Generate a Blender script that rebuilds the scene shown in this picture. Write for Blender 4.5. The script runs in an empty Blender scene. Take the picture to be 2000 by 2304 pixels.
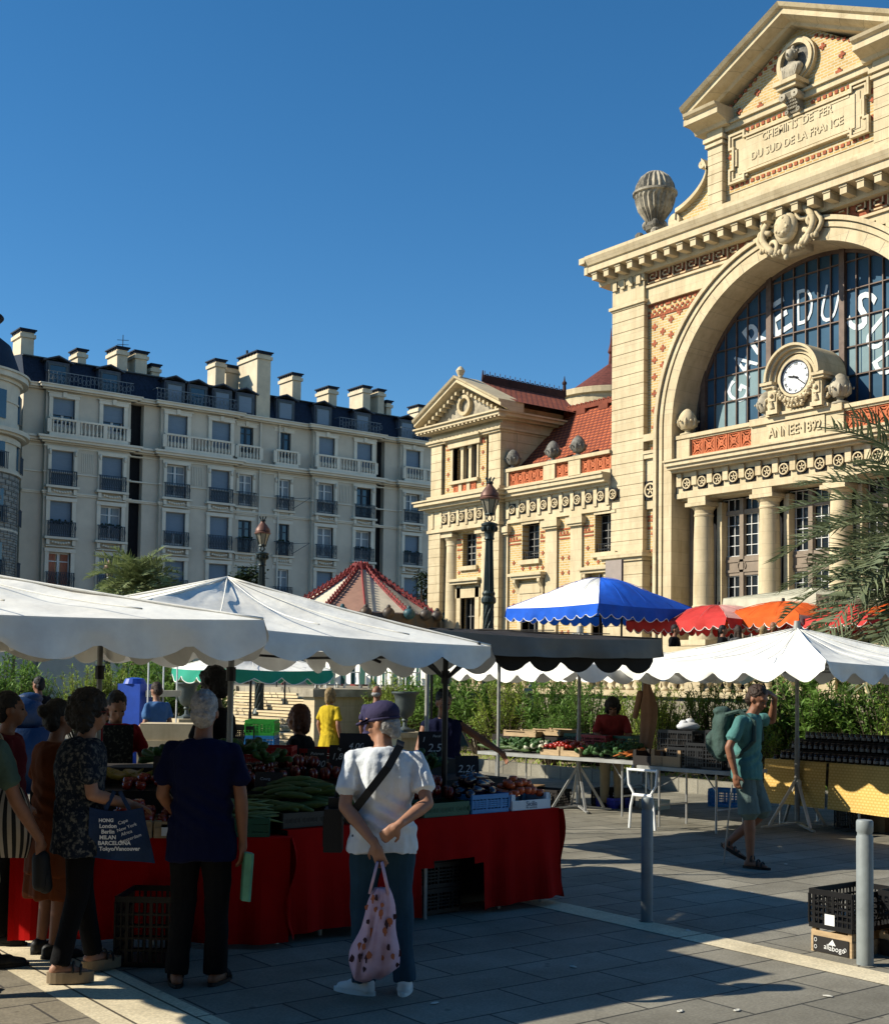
import bpy, bmesh, math, random
from mathutils import Vector, Matrix, noise
random.seed(7)
SC = bpy.context.scene
C = SC.collection
PI = math.pi
R = math.radians
# ------------------------------------------------------------------ camera
# world: X = away/right across the square (towards the station), Y = away/left (towards the apartment block)
TH, PITCH, ROLL = R(52.7), R(2.87), math.atan(.0137)
EYE = 1.75
FW = Vector((math.cos(TH)*math.cos(PITCH), math.sin(TH)*math.cos(PITCH), math.sin(PITCH)))
RT = Vector((math.sin(TH), -math.cos(TH), 0))
UP = RT.cross(FW)
cam_d = bpy.data.cameras.new('camera')
cam = bpy.data.objects.new('camera', cam_d); C.objects.link(cam)
cr = RT*math.cos(ROLL) + UP*math.sin(ROLL)
cu = -RT*math.sin(ROLL) + UP*math.cos(ROLL)
mw = Matrix.Identity(4)
for i in range(3):
    mw[i][0] = cr[i]; mw[i][1] = cu[i]; mw[i][2] = -FW[i]
mw[2][3] = EYE
cam.matrix_world = mw
cam_d.sensor_fit = 'HORIZONTAL'; cam_d.sensor_width = 36; cam_d.lens = 51.3
cam_d.shift_y = .1175
cam_d.clip_start = .1; cam_d.clip_end = 6000
SC.camera = cam
# ------------------------------------------------------------------ sun and sky
SUN_EL = 34
LT = Vector((.845*math.cos(R(SUN_EL)), -.534*math.cos(R(SUN_EL)), -math.sin(R(SUN_EL)))).normalized()
sd = bpy.data.lights.new('sun', 'SUN'); sd.energy = 5.0; sd.angle = R(.53); sd.color = (1, .925, .77)
sun = bpy.data.objects.new('sun', sd); C.objects.link(sun)
sun.rotation_euler = LT.to_track_quat('-Z', 'Y').to_euler(); sun.location = (-20, 20, 40)
wd = bpy.data.worlds.new('World'); SC.world = wd; wd.use_nodes = True
wn = wd.node_tree.nodes; wl = wd.node_tree.links
sky = wn.new('ShaderNodeTexSky'); sky.sky_type = 'NISHITA'; sky.sun_disc = False
sky.sun_elevation = R(SUN_EL); sky.sun_rotation = math.atan2(-LT.x, -LT.y)
sky.air_density = .9; sky.dust_density = .0; sky.ozone_density = 4.0; sky.altitude = 0
bg = wn['Background']; bg.inputs['Strength'].default_value = .097
hs = wn.new('ShaderNodeHueSaturation'); hs.inputs['Saturation'].default_value = 1.24; hs.inputs['Hue'].default_value = .4955
wl.new(sky.outputs[0], hs.inputs['Color']); wl.new(hs.outputs[0], bg.inputs['Color'])
SC.view_settings.view_transform = 'Standard'; SC.view_settings.look = 'None'
SC.view_settings.exposure = .5; SC.view_settings.gamma = 1
SC.render.engine = 'CYCLES'
SC.cycles.max_bounces = 5; SC.cycles.diffuse_bounces = 1

# ------------------------------------------------------------------ helpers
def LD(l, d):            # metres right of / ahead of the camera's standing point -> world x, y
    return (RT.x*l + math.cos(TH)*d, RT.y*l + math.sin(TH)*d)
def ray(px, py):
    x, y = px-1000, -(py-1387); c, s = math.cos(ROLL), math.sin(ROLL)
    return FW*2850 + RT*(x*c-y*s) + UP*(x*s+y*c)
def atZ(px, py, z=0):
    d = ray(px, py); t = (z-EYE)/d.z; return Vector((d.x*t, d.y*t, z))
def atX(px, py, X):
    d = ray(px, py); t = X/d.x; return Vector((X, d.y*t, EYE+d.z*t))
def atY(px, py, Y):
    d = ray(px, py); t = Y/d.y; return Vector((d.x*t, Y, EYE+d.z*t))
def atD(px, py, dep):    # point at a given distance ahead of the camera
    d = ray(px, py); t = dep/(d.x*math.cos(TH)+d.y*math.sin(TH)); return Vector((d.x*t, d.y*t, EYE+d.z*t))

MATS = {}
def M(name, col, rough=.75, var=.12, scale=4, metal=0, bump=0, bscale=30, spec=.35, col2=None, mixs=None, trans=0, stretch=None):
    if name in MATS: return MATS[name]
    m = bpy.data.materials.new(name); MATS[name] = m; m.use_nodes = True
    n, l = m.node_tree.nodes, m.node_tree.links
    b = n['Principled BSDF']; b.inputs['Roughness'].default_value = rough
    b.inputs['Metallic'].default_value = metal; b.inputs['Specular IOR Level'].default_value = spec
    tc = n.new('ShaderNodeTexCoord'); vec = tc.outputs['Object']
    if stretch:
        mp = n.new('ShaderNodeMapping'); mp.inputs['Scale'].default_value = stretch
        l.new(vec, mp.inputs['Vector']); vec = mp.outputs[0]
    nz = n.new('ShaderNodeTexNoise'); nz.inputs['Scale'].default_value = scale; nz.inputs['Detail'].default_value = 6
    nz.inputs['Roughness'].default_value = .65
    l.new(vec, nz.inputs['Vector'])
    rp = n.new('ShaderNodeValToRGB'); l.new(nz.outputs['Fac'], rp.inputs['Fac'])
    c2 = col2 or tuple(min(1, c*(1+var)) for c in col); c1 = col if col2 else tuple(c*(1-var*1.6) for c in col)
    rp.color_ramp.elements[0].position = .32 if not mixs else mixs[0]; rp.color_ramp.elements[1].position = .68 if not mixs else mixs[1]
    rp.color_ramp.elements[0].color = (*c1, 1); rp.color_ramp.elements[1].color = (*c2, 1)
    l.new(rp.outputs[0], b.inputs['Base Color'])
    if bump:
        nb = n.new('ShaderNodeTexNoise'); nb.inputs['Scale'].default_value = bscale; nb.inputs['Detail'].default_value = 4
        l.new(vec, nb.inputs['Vector'])
        bp = n.new('ShaderNodeBump'); bp.inputs['Strength'].default_value = bump; bp.inputs['Distance'].default_value = .02
        l.new(nb.outputs['Fac'], bp.inputs['Height']); l.new(bp.outputs[0], b.inputs['Normal'])
    if trans:
        tr = n.new('ShaderNodeBsdfTranslucent'); l.new(rp.outputs[0], tr.inputs['Color'])
        mx = n.new('ShaderNodeMixShader'); mx.inputs[0].default_value = trans
        l.new(b.outputs[0], mx.inputs[1]); l.new(tr.outputs[0], mx.inputs[2])
        l.new(mx.outputs[0], n['Material Output'].inputs['Surface'])
    return m
def brickmat(name, c1, c2, mortar, w, h, ms=.012, axes='xz', rough=.85, bump=.3, offset=.5):
    m = M(name, c1, rough); n, l = m.node_tree.nodes, m.node_tree.links
    b = n['Principled BSDF']
    tc = n.new('ShaderNodeTexCoord'); sp = n.new('ShaderNodeSeparateXYZ'); cb = n.new('ShaderNodeCombineXYZ')
    l.new(tc.outputs['Object'], sp.inputs[0])
    l.new(sp.outputs[axes[0].upper()], cb.inputs[0]); l.new(sp.outputs[axes[1].upper()], cb.inputs[1])
    br = n.new('ShaderNodeTexBrick'); br.offset = offset; br.squash = 1
    br.inputs['Scale'].default_value = 1; br.inputs['Brick Width'].default_value = w; br.inputs['Row Height'].default_value = h
    br.inputs['Mortar Size'].default_value = ms; br.inputs['Mortar Smooth'].default_value = .1; br.inputs['Bias'].default_value = 0
    br.inputs['Color1'].default_value = (*c1, 1); br.inputs['Color2'].default_value = (*c2, 1); br.inputs['Mortar'].default_value = (*mortar, 1)
    l.new(cb.outputs[0], br.inputs['Vector'])
    nz = n.new('ShaderNodeTexNoise'); nz.inputs['Scale'].default_value = 1.3; nz.inputs['Detail'].default_value = 8; nz.inputs['Roughness'].default_value = .7
    l.new(tc.outputs['Object'], nz.inputs['Vector'])
    mx = n.new('ShaderNodeMix'); mx.data_type = 'RGBA'; mx.blend_type = 'MULTIPLY'; mx.inputs['Factor'].default_value = 1
    rp = n.new('ShaderNodeValToRGB'); rp.color_ramp.elements[0].position = .25; rp.color_ramp.elements[1].position = .75
    rp.color_ramp.elements[0].color = (.72, .70, .66, 1); rp.color_ramp.elements[1].color = (1.06, 1.05, 1.03, 1)
    l.new(nz.outputs['Fac'], rp.inputs['Fac'])
    l.new(br.outputs['Color'], mx.inputs[6]); l.new(rp.outputs[0], mx.inputs[7]); l.new(mx.outputs[2], b.inputs['Base Color'])
    if bump:
        bp = n.new('ShaderNodeBump'); bp.inputs['Strength'].default_value = bump; bp.inputs['Distance'].default_value = .01; bp.invert = True
        l.new(br.outputs['Fac'], bp.inputs['Height']); l.new(bp.outputs[0], b.inputs['Normal'])
    return m

class MB:
    def __init__(s): s.v = []; s.f = []; s.cuts = []
    def cut(s): s.cuts.append((len(s.v), len(s.f)))
    def add(s, vs, fs):
        o = len(s.v); s.v += [tuple(v) for v in vs]; s.f += [tuple(i+o for i in f) for f in fs]; return s
    def box(s, x0, x1, y0, y1, z0, z1):
        if x0 > x1: x0, x1 = x1, x0
        if y0 > y1: y0, y1 = y1, y0
        if z0 > z1: z0, z1 = z1, z0
        return s.add([(x0,y0,z0),(x1,y0,z0),(x1,y1,z0),(x0,y1,z0),(x0,y0,z1),(x1,y0,z1),(x1,y1,z1),(x0,y1,z1)],
              [(3,2,1,0),(4,5,6,7),(0,1,5,4),(1,2,6,5),(2,3,7,6),(3,0,4,7)])
    def obox(s, c, sx, sy, sz, rz=0, rx=0, ry=0):
        m = Matrix.Translation(c) @ Matrix.Rotation(rz, 4, 'Z') @ Matrix.Rotation(ry, 4, 'Y') @ Matrix.Rotation(rx, 4, 'X')
        vs = [m @ Vector((x*sx/2, y*sy/2, z*sz/2)) for z in (-1, 1) for x, y in ((-1,-1),(1,-1),(1,1),(-1,1))]
        return s.add(vs, [(3,2,1,0),(4,5,6,7),(0,1,5,4),(1,2,6,5),(2,3,7,6),(3,0,4,7)])
    def quad(s, a, b, c, d): return s.add([a, b, c, d], [(0,1,2,3)])
    def bar(s, p, q, w, t=None, upv=(0,0,1)):
        p, q = Vector(p), Vector(q); d = (q-p).normalized(); u = Vector(upv)
        if abs(d.dot(u)) > .98: u = Vector((1,0,0))
        a = d.cross(u).normalized(); b = a.cross(d); t = t or w
        vs = [e + a*sa*w/2 + b*sb*t/2 for e in (p, q) for sa, sb in ((-1,-1),(1,-1),(1,1),(-1,1))]
        return s.add(vs, [(3,2,1,0),(4,5,6,7),(0,1,5,4),(1,2,6,5),(2,3,7,6),(3,0,4,7)])
    def tube(s, pts, rad, n=8, cap=True):
        pts = [Vector(p) for p in pts]
        if not hasattr(rad, '__len__'): rad = [rad]*len(pts)
        vs, fs = [], []; pa = None
        for i, p in enumerate(pts):
            d = (pts[min(i+1, len(pts)-1)] - pts[max(i-1, 0)]).normalized()
            if pa is None:
                u = Vector((0,0,1)) if abs(d.z) < .9 else Vector((1,0,0)); pa = d.cross(u).normalized()
            a = (pa - d*pa.dot(d)).normalized(); pa = a; b = d.cross(a)
            for k in range(n):
                t = 2*PI*k/n; vs.append(p + (a*math.cos(t)+b*math.sin(t))*rad[i])
        for i in range(len(pts)-1):
            for k in range(n):
                k2 = (k+1) % n; fs.append((i*n+k, i*n+k2, (i+1)*n+k2, (i+1)*n+k))
        if cap: fs.append(tuple(range(n-1, -1, -1))); fs.append(tuple(range((len(pts)-1)*n, len(pts)*n)))
        return s.add(vs, fs)
    def cap(s, p, q, r0, r1, n=10):      # tapered capsule
        p, q = Vector(p), Vector(q); d = (q-p).normalized(); pts, rr = [], []
        for t in (-80, -55, -28, 0): pts.append(p + d*r0*math.sin(R(t))); rr.append(r0*math.cos(R(t)))
        for t in (0, 28, 55, 80): pts.append(q + d*r1*math.sin(R(t))); rr.append(r1*math.cos(R(t)))
        return s.tube(pts, rr, n)
    def ell(s, c, rx, ry, rz, n=12, rot=None):
        c = Vector(c); vs, fs = [], []; m = n//2+1
        rot = rot or Matrix.Identity(3)
        for i in range(1, m):
            a = PI*i/m
            for k in range(n):
                t = 2*PI*k/n; vs.append(c + rot @ Vector((rx*math.sin(a)*math.cos(t), ry*math.sin(a)*math.sin(t), rz*math.cos(a))))
        top = len(vs); vs.append(c + rot @ Vector((0,0,rz))); vs.append(c + rot @ Vector((0,0,-rz)))
        for i in range(m-2):
            for k in range(n):
                k2 = (k+1) % n; fs.append((i*n+k, (i+1)*n+k, (i+1)*n+k2, i*n+k2))
        for k in range(n):
            k2 = (k+1) % n; fs.append((top, k, k2)); fs.append((top+1, (m-2)*n+k2, (m-2)*n+k))
        return s.add(vs, fs)
    def lathe(s, prof, c=(0,0,0), n=16, sx=1, sy=1, a0=0, a1=2*PI):
        c = Vector(c); vs, fs = [], []; full = abs(a1-a0-2*PI) < 1e-6; nn = n if full else n+1
        for r, z in prof:
            for k in range(nn):
                t = a0+(a1-a0)*k/n; vs.append(c + Vector((r*math.cos(t)*sx, r*math.sin(t)*sy, z)))
        for i in range(len(prof)-1):
            for k in range(n):
                k2 = (k+1) % nn; fs.append((i*nn+k, i*nn+k2, (i+1)*nn+k2, (i+1)*nn+k))
        if full:
            fs.append(tuple(range(n-1, -1, -1))); fs.append(tuple(range((len(prof)-1)*n, len(prof)*n)))
        return s.add(vs, fs)
    def loft(s, rings, cap=True):
        n = len(rings[0]); vs = [v for r in rings for v in r]; fs = []
        for i in range(len(rings)-1):
            for k in range(n):
                k2 = (k+1) % n; fs.append((i*n+k, i*n+k2, (i+1)*n+k2, (i+1)*n+k))
        if cap: fs.append(tuple(range(n-1, -1, -1))); fs.append(tuple(range((len(rings)-1)*n, len(rings)*n)))
        return s.add(vs, fs)
    def prismXZ(s, poly, y0, y1):        # polygon in x,z (counter-clockwise seen from -y), extruded in y
        n = len(poly); vs = [(x, y0, z) for x, z in poly] + [(x, y1, z) for x, z in poly]
        fs = [tuple(range(n)), tuple(range(2*n-1, n-1, -1))] + [((i+1) % n, i, n+i, n+(i+1) % n) for i in range(n)]
        return s.add(vs, fs)
    def profX(s, prof, x0, x1):          # profile of (y,z) extruded along x
        n = len(prof); vs = [(x0, y, z) for y, z in prof] + [(x1, y, z) for y, z in prof]
        fs = [tuple(range(n)), tuple(range(2*n-1, n-1, -1))] + [((i+1) % n, i, n+i, n+(i+1) % n) for i in range(n)]
        return s.add(vs, fs)
    def arcband(s, cx, cz, r0, r1, y0, y1, a0, a1, n=32):
        for i in range(n):
            t, u = a0+(a1-a0)*i/n, a0+(a1-a0)*(i+1)/n
            P = [(cx+r*math.cos(a), cz+r*math.sin(a)) for r, a in ((r0,t),(r1,t),(r1,u),(r0,u))]
            vs = [(x, y0, z) for x, z in P] + [(x, y1, z) for x, z in P]
            fs = [(0,1,2,3),(7,6,5,4),(1,5,6,2),(0,3,7,4)]
            if i == 0: fs.append((0,4,5,1))
            if i == n-1: fs.append((3,2,6,7))
            s.add(vs, fs)
        return s
    def wall(s, x0, x1, z0, z1, y0, y1, holes=()):
        xs = sorted({x0, x1} | {min(max(h[i], x0), x1) for h in holes for i in (0, 1)})
        zs = sorted({z0, z1} | {min(max(h[i], z0), z1) for h in holes for i in (2, 3)})
        for i in range(len(xs)-1):
            for j in range(len(zs)-1):
                mx, mz = (xs[i]+xs[i+1])/2, (zs[j]+zs[j+1])/2
                if any(h[0] < mx < h[1] and h[2] < mz < h[3] for h in holes): continue
                s.quad((xs[i],y0,zs[j]), (xs[i+1],y0,zs[j]), (xs[i+1],y0,zs[j+1]), (xs[i],y0,zs[j+1]))
        for a, b, c, d in holes:
            s.quad((a,y0,c),(a,y1,c),(a,y1,d),(a,y0,d)); s.quad((b,y1,c),(b,y0,c),(b,y0,d),(b,y1,d))
            s.quad((a,y0,c),(b,y0,c),(b,y1,c),(a,y1,c)); s.quad((a,y1,d),(b,y1,d),(b,y0,d),(a,y0,d))
        return s
    def xf(s, m, start=0):
        for i in range(start, len(s.v)): s.v[i] = tuple(m @ Vector(s.v[i]))
        return s
    def mesh(s, name):
        me = bpy.data.meshes.new(name); me.from_pydata(s.v, [], s.f); me.update(); return me
    def build(s, name, mat, parent=None, smooth=False, fix=False):
        if s.cuts and s.cuts[-1] != (len(s.v), len(s.f)): s.cut()
        if len(s.cuts) > 1:
            o = None; a = (0, 0)
            for c in s.cuts:
                if c[1] > a[1]:
                    m = MB(); m.v = s.v[a[0]:c[0]]; m.f = [tuple(i-a[0] for i in f) for f in s.f[a[1]:c[1]]]
                    o = m.build(name, mat, parent, smooth, fix)
                a = c
            return o
        me = s.mesh(name)
        if fix:
            bm = bmesh.new(); bm.from_mesh(me); bmesh.ops.recalc_face_normals(bm, faces=bm.faces); bm.to_mesh(me); bm.free()
        if smooth is True: me.polygons.foreach_set('use_smooth', [True]*len(me.polygons))
        elif smooth: me.shade_smooth() if False else sharp(me, smooth)
        me.materials.append(mat if not isinstance(mat, str) else MATS[mat])
        o = bpy.data.objects.new(name, me); C.objects.link(o)
        if parent: o.parent = parent
        return o
def sharp(me, ang):
    bm = bmesh.new(); bm.from_mesh(me)
    for f in bm.faces: f.smooth = True
    for e in bm.edges:
        e.smooth = not (len(e.link_faces) == 2 and e.calc_face_angle(0) > R(ang))
    bm.to_mesh(me); bm.free()
def tag(o, label=None, cat=None, group=None, kind=None):
    if label: o['label'] = label
    if cat: o['category'] = cat
    if group: o['group'] = group
    if kind: o['kind'] = kind
    return o
def thing(name, label, cat, loc=(0,0,0), rz=0, group=None):
    o = bpy.data.objects.new(name, None); o.empty_display_size = .2; C.objects.link(o)
    o.location = (loc[0], loc[1], loc[2] if len(loc) > 2 else 0); o.rotation_euler = (0, 0, rz)
    return tag(o, label, cat, group)
def copy_tree(o, parent=None):
    c = o.copy(); C.objects.link(c)
    if parent: c.parent = parent
    for ch in list(o.children): copy_tree(ch, c)
    return c
def dup(o, label, loc, rz=None, sc=None, group=None):
    c = copy_tree(o); c.location = (loc[0], loc[1], loc[2] if len(loc) > 2 else 0)
    if rz is not None: c.rotation_euler = (0, 0, rz)
    if sc: c.scale = (sc, sc, sc) if not hasattr(sc, '__len__') else sc
    c['label'] = label
    if group: c['group'] = group
    return c
FONT = None
def text(s, size, depth, name, mat, parent, loc, rot=(PI/2, 0, 0), width=None, shear=0, spacing=1, bold=0):
    cu = bpy.data.curves.new('t', 'FONT'); cu.body = s; cu.size = size; cu.extrude = depth; cu.align_x = 'CENTER'; cu.align_y = 'CENTER'
    cu.shear = shear; cu.space_character = spacing; cu.offset = bold; cu.resolution_u = 3
    o = bpy.data.objects.new('t', cu); C.objects.link(o)
    dg = bpy.context.evaluated_depsgraph_get(); me = bpy.data.meshes.new_from_object(o.evaluated_get(dg))
    bpy.data.objects.remove(o)
    if width:
        xs = [v.co.x for v in me.vertices]; k = width/max(1e-6, max(xs)-min(xs)); me.transform(Matrix.Diagonal((k, 1, 1, 1)))
    me.materials.clear(); me.materials.append(MATS[mat] if isinstance(mat, str) else mat)
    t = bpy.data.objects.new(name, me); C.objects.link(t)
    if parent: t.parent = parent
    t.location = loc; t.rotation_euler = rot
    return t

# ------------------------------------------------------------------ materials
def stained(name, c1, c2, mortar, w, h, streak=.55, ms=.006):
    m = brickmat(name, c1, c2, mortar, w, h, ms, 'xz', rough=.88, bump=.12)
    n, l = m.node_tree.nodes, m.node_tree.links; b = n['Principled BSDF']; col = b.inputs['Base Color'].links[0].from_socket
    tc = n.new('ShaderNodeTexCoord'); mp = n.new('ShaderNodeMapping'); mp.inputs['Scale'].default_value = (2.2, 2.2, .28); l.new(tc.outputs['Object'], mp.inputs[0])
    nz = n.new('ShaderNodeTexNoise'); nz.inputs['Scale'].default_value = 1.6; nz.inputs['Detail'].default_value = 7; nz.inputs['Roughness'].default_value = .7; l.new(mp.outputs[0], nz.inputs['Vector'])
    rp = n.new('ShaderNodeValToRGB'); rp.color_ramp.elements[0].position = .30; rp.color_ramp.elements[1].position = .52
    rp.color_ramp.elements[0].color = (streak, streak*.95, streak*.86, 1); rp.color_ramp.elements[1].color = (1, 1, 1, 1); l.new(nz.outputs['Fac'], rp.inputs['Fac'])
    mx = n.new('ShaderNodeMix'); mx.data_type = 'RGBA'; mx.blend_type = 'MULTIPLY'; mx.inputs['Factor'].default_value = .7
    l.new(col, mx.inputs[6]); l.new(rp.outputs[0], mx.inputs[7]); l.new(mx.outputs[2], b.inputs['Base Color']); return m
stained('stone', (.69, .58, .385), (.64, .53, .345), (.50, .42, .29), .86, .37, .72)
M('stone_dark', (.40, .35, .26), .85, .3, 2.5, bump=.25, bscale=14)
M('stone_grey', (.20, .19, .165), .9, .4, 5, bump=.5, bscale=14)
brickmat('yellow_brick', (.66, .45, .17), (.52, .34, .12), (.62, .54, .38), .24, .085, .016)
M('red_brick', (.36, .10, .045), .85, .25, 6)
M('terracotta', (.50, .135, .05), .75, .2, 5)
M('terracotta_deep', (.20, .05, .025), .85, .2, 5)
M('cream_inlay', (.62, .45, .26), .8, .1, 4)
M('iron_brown', (.15, .10, .075), .6, .2, 5)
M('door_paint', (.24, .185, .135), .6, .15, 3)
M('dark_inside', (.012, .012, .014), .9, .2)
M('white_paint', (.75, .74, .70), .5, .06)
M('black_iron', (.02, .022, .025), .5, .2, metal=.3)
M('zinc', (.06, .075, .10), .6, .2, 2)
M('slate', (.012, .022, .045), .7, .3, 8, spec=.25)
M('roof_tile', (.42, .10, .04), .85, .35, 9, bump=.3)
M('roof_dark', (.13, .035, .025), .85, .3, 6)
# ------------------------------------------------------------------ ground
def paving(name, c1, c2, mortar, w, h, rot=False):
    m = brickmat(name, c1, c2, mortar, w, h, .008, 'yx' if rot else 'xy', rough=.8, bump=.5)
    n, l = m.node_tree.nodes, m.node_tree.links
    b = n['Principled BSDF']
    col = b.inputs['Base Color'].links[0].from_socket
    tc = n.new('ShaderNodeTexCoord')
    nz = n.new('ShaderNodeTexNoise'); nz.inputs['Scale'].default_value = 60; nz.inputs['Detail'].default_value = 5
    l.new(tc.outputs['Object'], nz.inputs['Vector'])
    rp = n.new('ShaderNodeValToRGB'); rp.color_ramp.elements[0].position = .35; rp.color_ramp.elements[1].position = .7
    rp.color_ramp.elements[0].color = (.78,.78,.78,1); rp.color_ramp.elements[1].color = (1.12,1.12,1.1,1)
    l.new(nz.outputs['Fac'], rp.inputs['Fac'])
    mx = n.new('ShaderNodeMix'); mx.data_type = 'RGBA'; mx.blend_type = 'MULTIPLY'; mx.inputs['Factor'].default_value = 1
    l.new(col, mx.inputs[6]); l.new(rp.outputs[0], mx.inputs[7])
    st = n.new('ShaderNodeTexNoise'); st.inputs['Scale'].default_value = .9; st.inputs['Detail'].default_value = 9; st.inputs['Roughness'].default_value = .75
    l.new(tc.outputs['Object'], st.inputs['Vector'])
    rs = n.new('ShaderNodeValToRGB'); rs.color_ramp.elements[0].position = .36; rs.color_ramp.elements[1].position = .6
    rs.color_ramp.elements[0].color = (.7,.69,.67,1); rs.color_ramp.elements[1].color = (1.05,1.05,1.05,1)
    l.new(st.outputs['Fac'], rs.inputs['Fac'])
    m2 = n.new('ShaderNodeMix'); m2.data_type = 'RGBA'; m2.blend_type = 'MULTIPLY'; m2.inputs['Factor'].default_value = 1
    l.new(mx.outputs[2], m2.inputs[6]); l.new(rs.outputs[0], m2.inputs[7]); l.new(m2.outputs[2], b.inputs['Base Color'])
    vo = n.new('ShaderNodeTexVoronoi'); vo.inputs['Scale'].default_value = 3.1; l.new(tc.outputs['Object'], vo.inputs['Vector'])
    vr = n.new('ShaderNodeValToRGB'); vr.color_ramp.elements[0].position = .045; vr.color_ramp.elements[1].position = .075
    vr.color_ramp.elements[0].color = (.55,.54,.52,1); vr.color_ramp.elements[1].color = (1,1,1,1); l.new(vo.outputs['Distance'], vr.inputs['Fac'])
    m3 = n.new('ShaderNodeMix'); m3.data_type = 'RGBA'; m3.blend_type = 'MULTIPLY'; m3.inputs['Factor'].default_value = 1
    l.new(m2.outputs[2], m3.inputs[6]); l.new(vr.outputs[0], m3.inputs[7]); l.new(m3.outputs[2], b.inputs['Base Color'])
    b.inputs['Roughness'].default_value = .78
    return m
paving('slab_grey', (.33, .312, .262), (.235, .225, .19), (.06, .06, .055), .78, .4)
paving('slab_brown', (.32, .28, .21), (.26, .23, .18), (.09, .08, .07), 1.2, .42)
paving('slab_light', (.86, .76, .55), (.78, .68, .49), (.12, .10, .07), 2.4, .3, rot=True)
paving('terrace_stone', (.40, .36, .28), (.36, .33, .26), (.2, .18, .15), .8, .8)
g = MB(); g.quad((-60,-60,0),(400,-60,0),(400,400,0),(-60,400,0)); tag(g.build('ground', 'slab_grey'), kind='structure')
# light stripes run along the Y axis; placed where the photo's joints meet the ground
def stripe(xa, xb, mat, z):
    q = MB(); q.quad((xa,-20,z),(xb,-20,z),(xb,60,z),(xa,60,z)); return tag(q.build('paving_band', mat), kind='structure')
pA, pB = atZ(50, 2208), atZ(289, 2202)
S1 = (atZ(115, 2242).x, atZ(400, 2250).x)
S2 = (atZ(1519, 2109).x, atZ(1534, 2092).x)
stripe(S1[0], S1[1], 'slab_light', .004)
stripe(-30, S1[0]-.004, 'slab_brown', .004)
S2 = (atZ(1700, 2152).x, atZ(1700, 2127).x)
stripe(S2[0], S2[1], 'slab_light', .004)
print('stripes', S1, S2)
# fallen litter on the paving
lm = M('litter_pale', (.6,.58,.5), .8)
for i, (px, py) in enumerate([(1768,1946),(1530,2278),(1862,2244),(1658,2276),(1690,2010),(1548,2096),(978,2260),(1290,2178)]):
    p = atZ(px, py); a = random.random()*3
    t = MB(); n = 6
    t.lathe([(.001,.006),(.016,.009),(.024,.006),(.001,.004)], (0,0,0), 7, 1.3, .7)
    o = t.build('litter', lm); o.location = p; o.rotation_euler = (0,0,a)
    tag(o, ['pale flattened scrap lying behind the walking man','tiny cream scrap on the sunlit slabs at the bottom','small pale scrap on slabs below the black crates','whitish crumb between the bottom slabs','thin pale scrap in shade left of the black crates','small dark leaf scrap on the light stripe','pale oval scrap in the shade beside the white shoes','tiny crumb on the shaded slabs'][i], 'litter', 'scraps lying on the paving')
# ------------------------------------------------------------------ terrace
M('window_bar_dim', (.22,.21,.19), .6, .1)
TZ = 1.47           # terrace level
ST = thing('railway_station', 'monumental cream stone and yellow brick station hall with huge arched window, clock and pediment', 'station', (30, 30.25, 0), -PI/2)
def sb(mb, name, mat, smooth=False, fix=False, parent=None): return mb.build(name, mat, parent or ST, smooth, fix)
AX = 7.4; ZC = 9.86; RO = 5.37; RI = 4.68
CORN = [(0,0),(-.08,0),(-.10,.08),(-.12,.34),(-.64,.37),(-.64,.58),(-.70,.60),(-.80,.80),(-.80,.90),(0,.96)]
# --- tower pilasters in coursed blocks
mb = MB(); pl = MB(); cp = MB()
for x0, x1 in ((0, 1.46), (2*AX-1.46, 2*AX)):
    z = 6.06
    while z < 14.1:
        h = min(.37, 14.2-z); mb.box(x0, x1, 0, 1.4, z, z+h-.025); mb.box(x0+.02, x1-.02, .02, 1.38, z+h-.03, z+h+.001); z += h
    pl.box(x0-.14, x1+.14, -.16, 1.5, 0, 5.72)
    cp.box(x0-.2, x1+.2, -.24, 1.55, 5.72, 5.84); cp.box(x0-.3, x1+.3, -.34, 1.6, 5.84, 5.95); cp.box(x0-.12, x1+.12, -.14, 1.5, 5.95, 6.06)
    z = 1.5
    while z < 5.6:
        pl.box(x0-.16, x1+.16, -.18, 1.5, z, z+.40); z += .42
    cp.box(x0-.03, x1+.03, -.03, 1.43, 14.2, 14.26); cp.box(x0-.09, x1+.09, -.09, 1.5, 14.26, 14.36)
    mb.box(x0, x1, 0, 1.4, 14.36, 15.0); cp.box(x0-.05, x1+.05, -.05, 1.45, 15.0, 15.22)
    for k in range(4): cp.box(x0+.1+k*.36, x0+.28+k*.36, -.10, -.05, 14.9, 15.2)
    mb.cut(); pl.cut(); cp.cut()
sb(mb, 'pilaster', 'stone'); sb(pl, 'plinth', 'stone'); sb(cp, 'pilaster_moulding', 'stone')
# --- brick infill with the arch cut out
WL, WR = 1.46, 2*AX-1.46
def archwall(mb, z0, z1, y, R0=RO-.05):
    N = 56; xs = [WL + (WR-WL)*i/N for i in range(N+1)] + [AX-R0, AX+R0]; xs = sorted(xs)
    for a, b in zip(xs, xs[1:]):
        if b-a < 1e-5: continue
        def lo(x):
            d = R0*R0-(x-AX)**2
            return z0 if d <= 0 else max(z0, ZC+math.sqrt(d))
        la, lb = lo(a), lo(b); m = (a+b)/2
        if abs(m-AX) < R0 and z0 < ZC: la, lb = max(la, ZC), max(lb, ZC)
        if la >= z1 and lb >= z1: continue
        mb.quad((a, y, min(la, z1)), (b, y, min(lb, z1)), (b, y, z1), (a, y, z1))
bw = MB()
for a, b in ((WL, AX-RO+.05), (AX+RO-.05, WR)): bw.wall(a, b, 1.4, 14.17, .22, .3); bw.cut()
archwall(bw, ZC, 14.17, .221)
sb(bw, 'brick_wall', 'yellow_brick')
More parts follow.
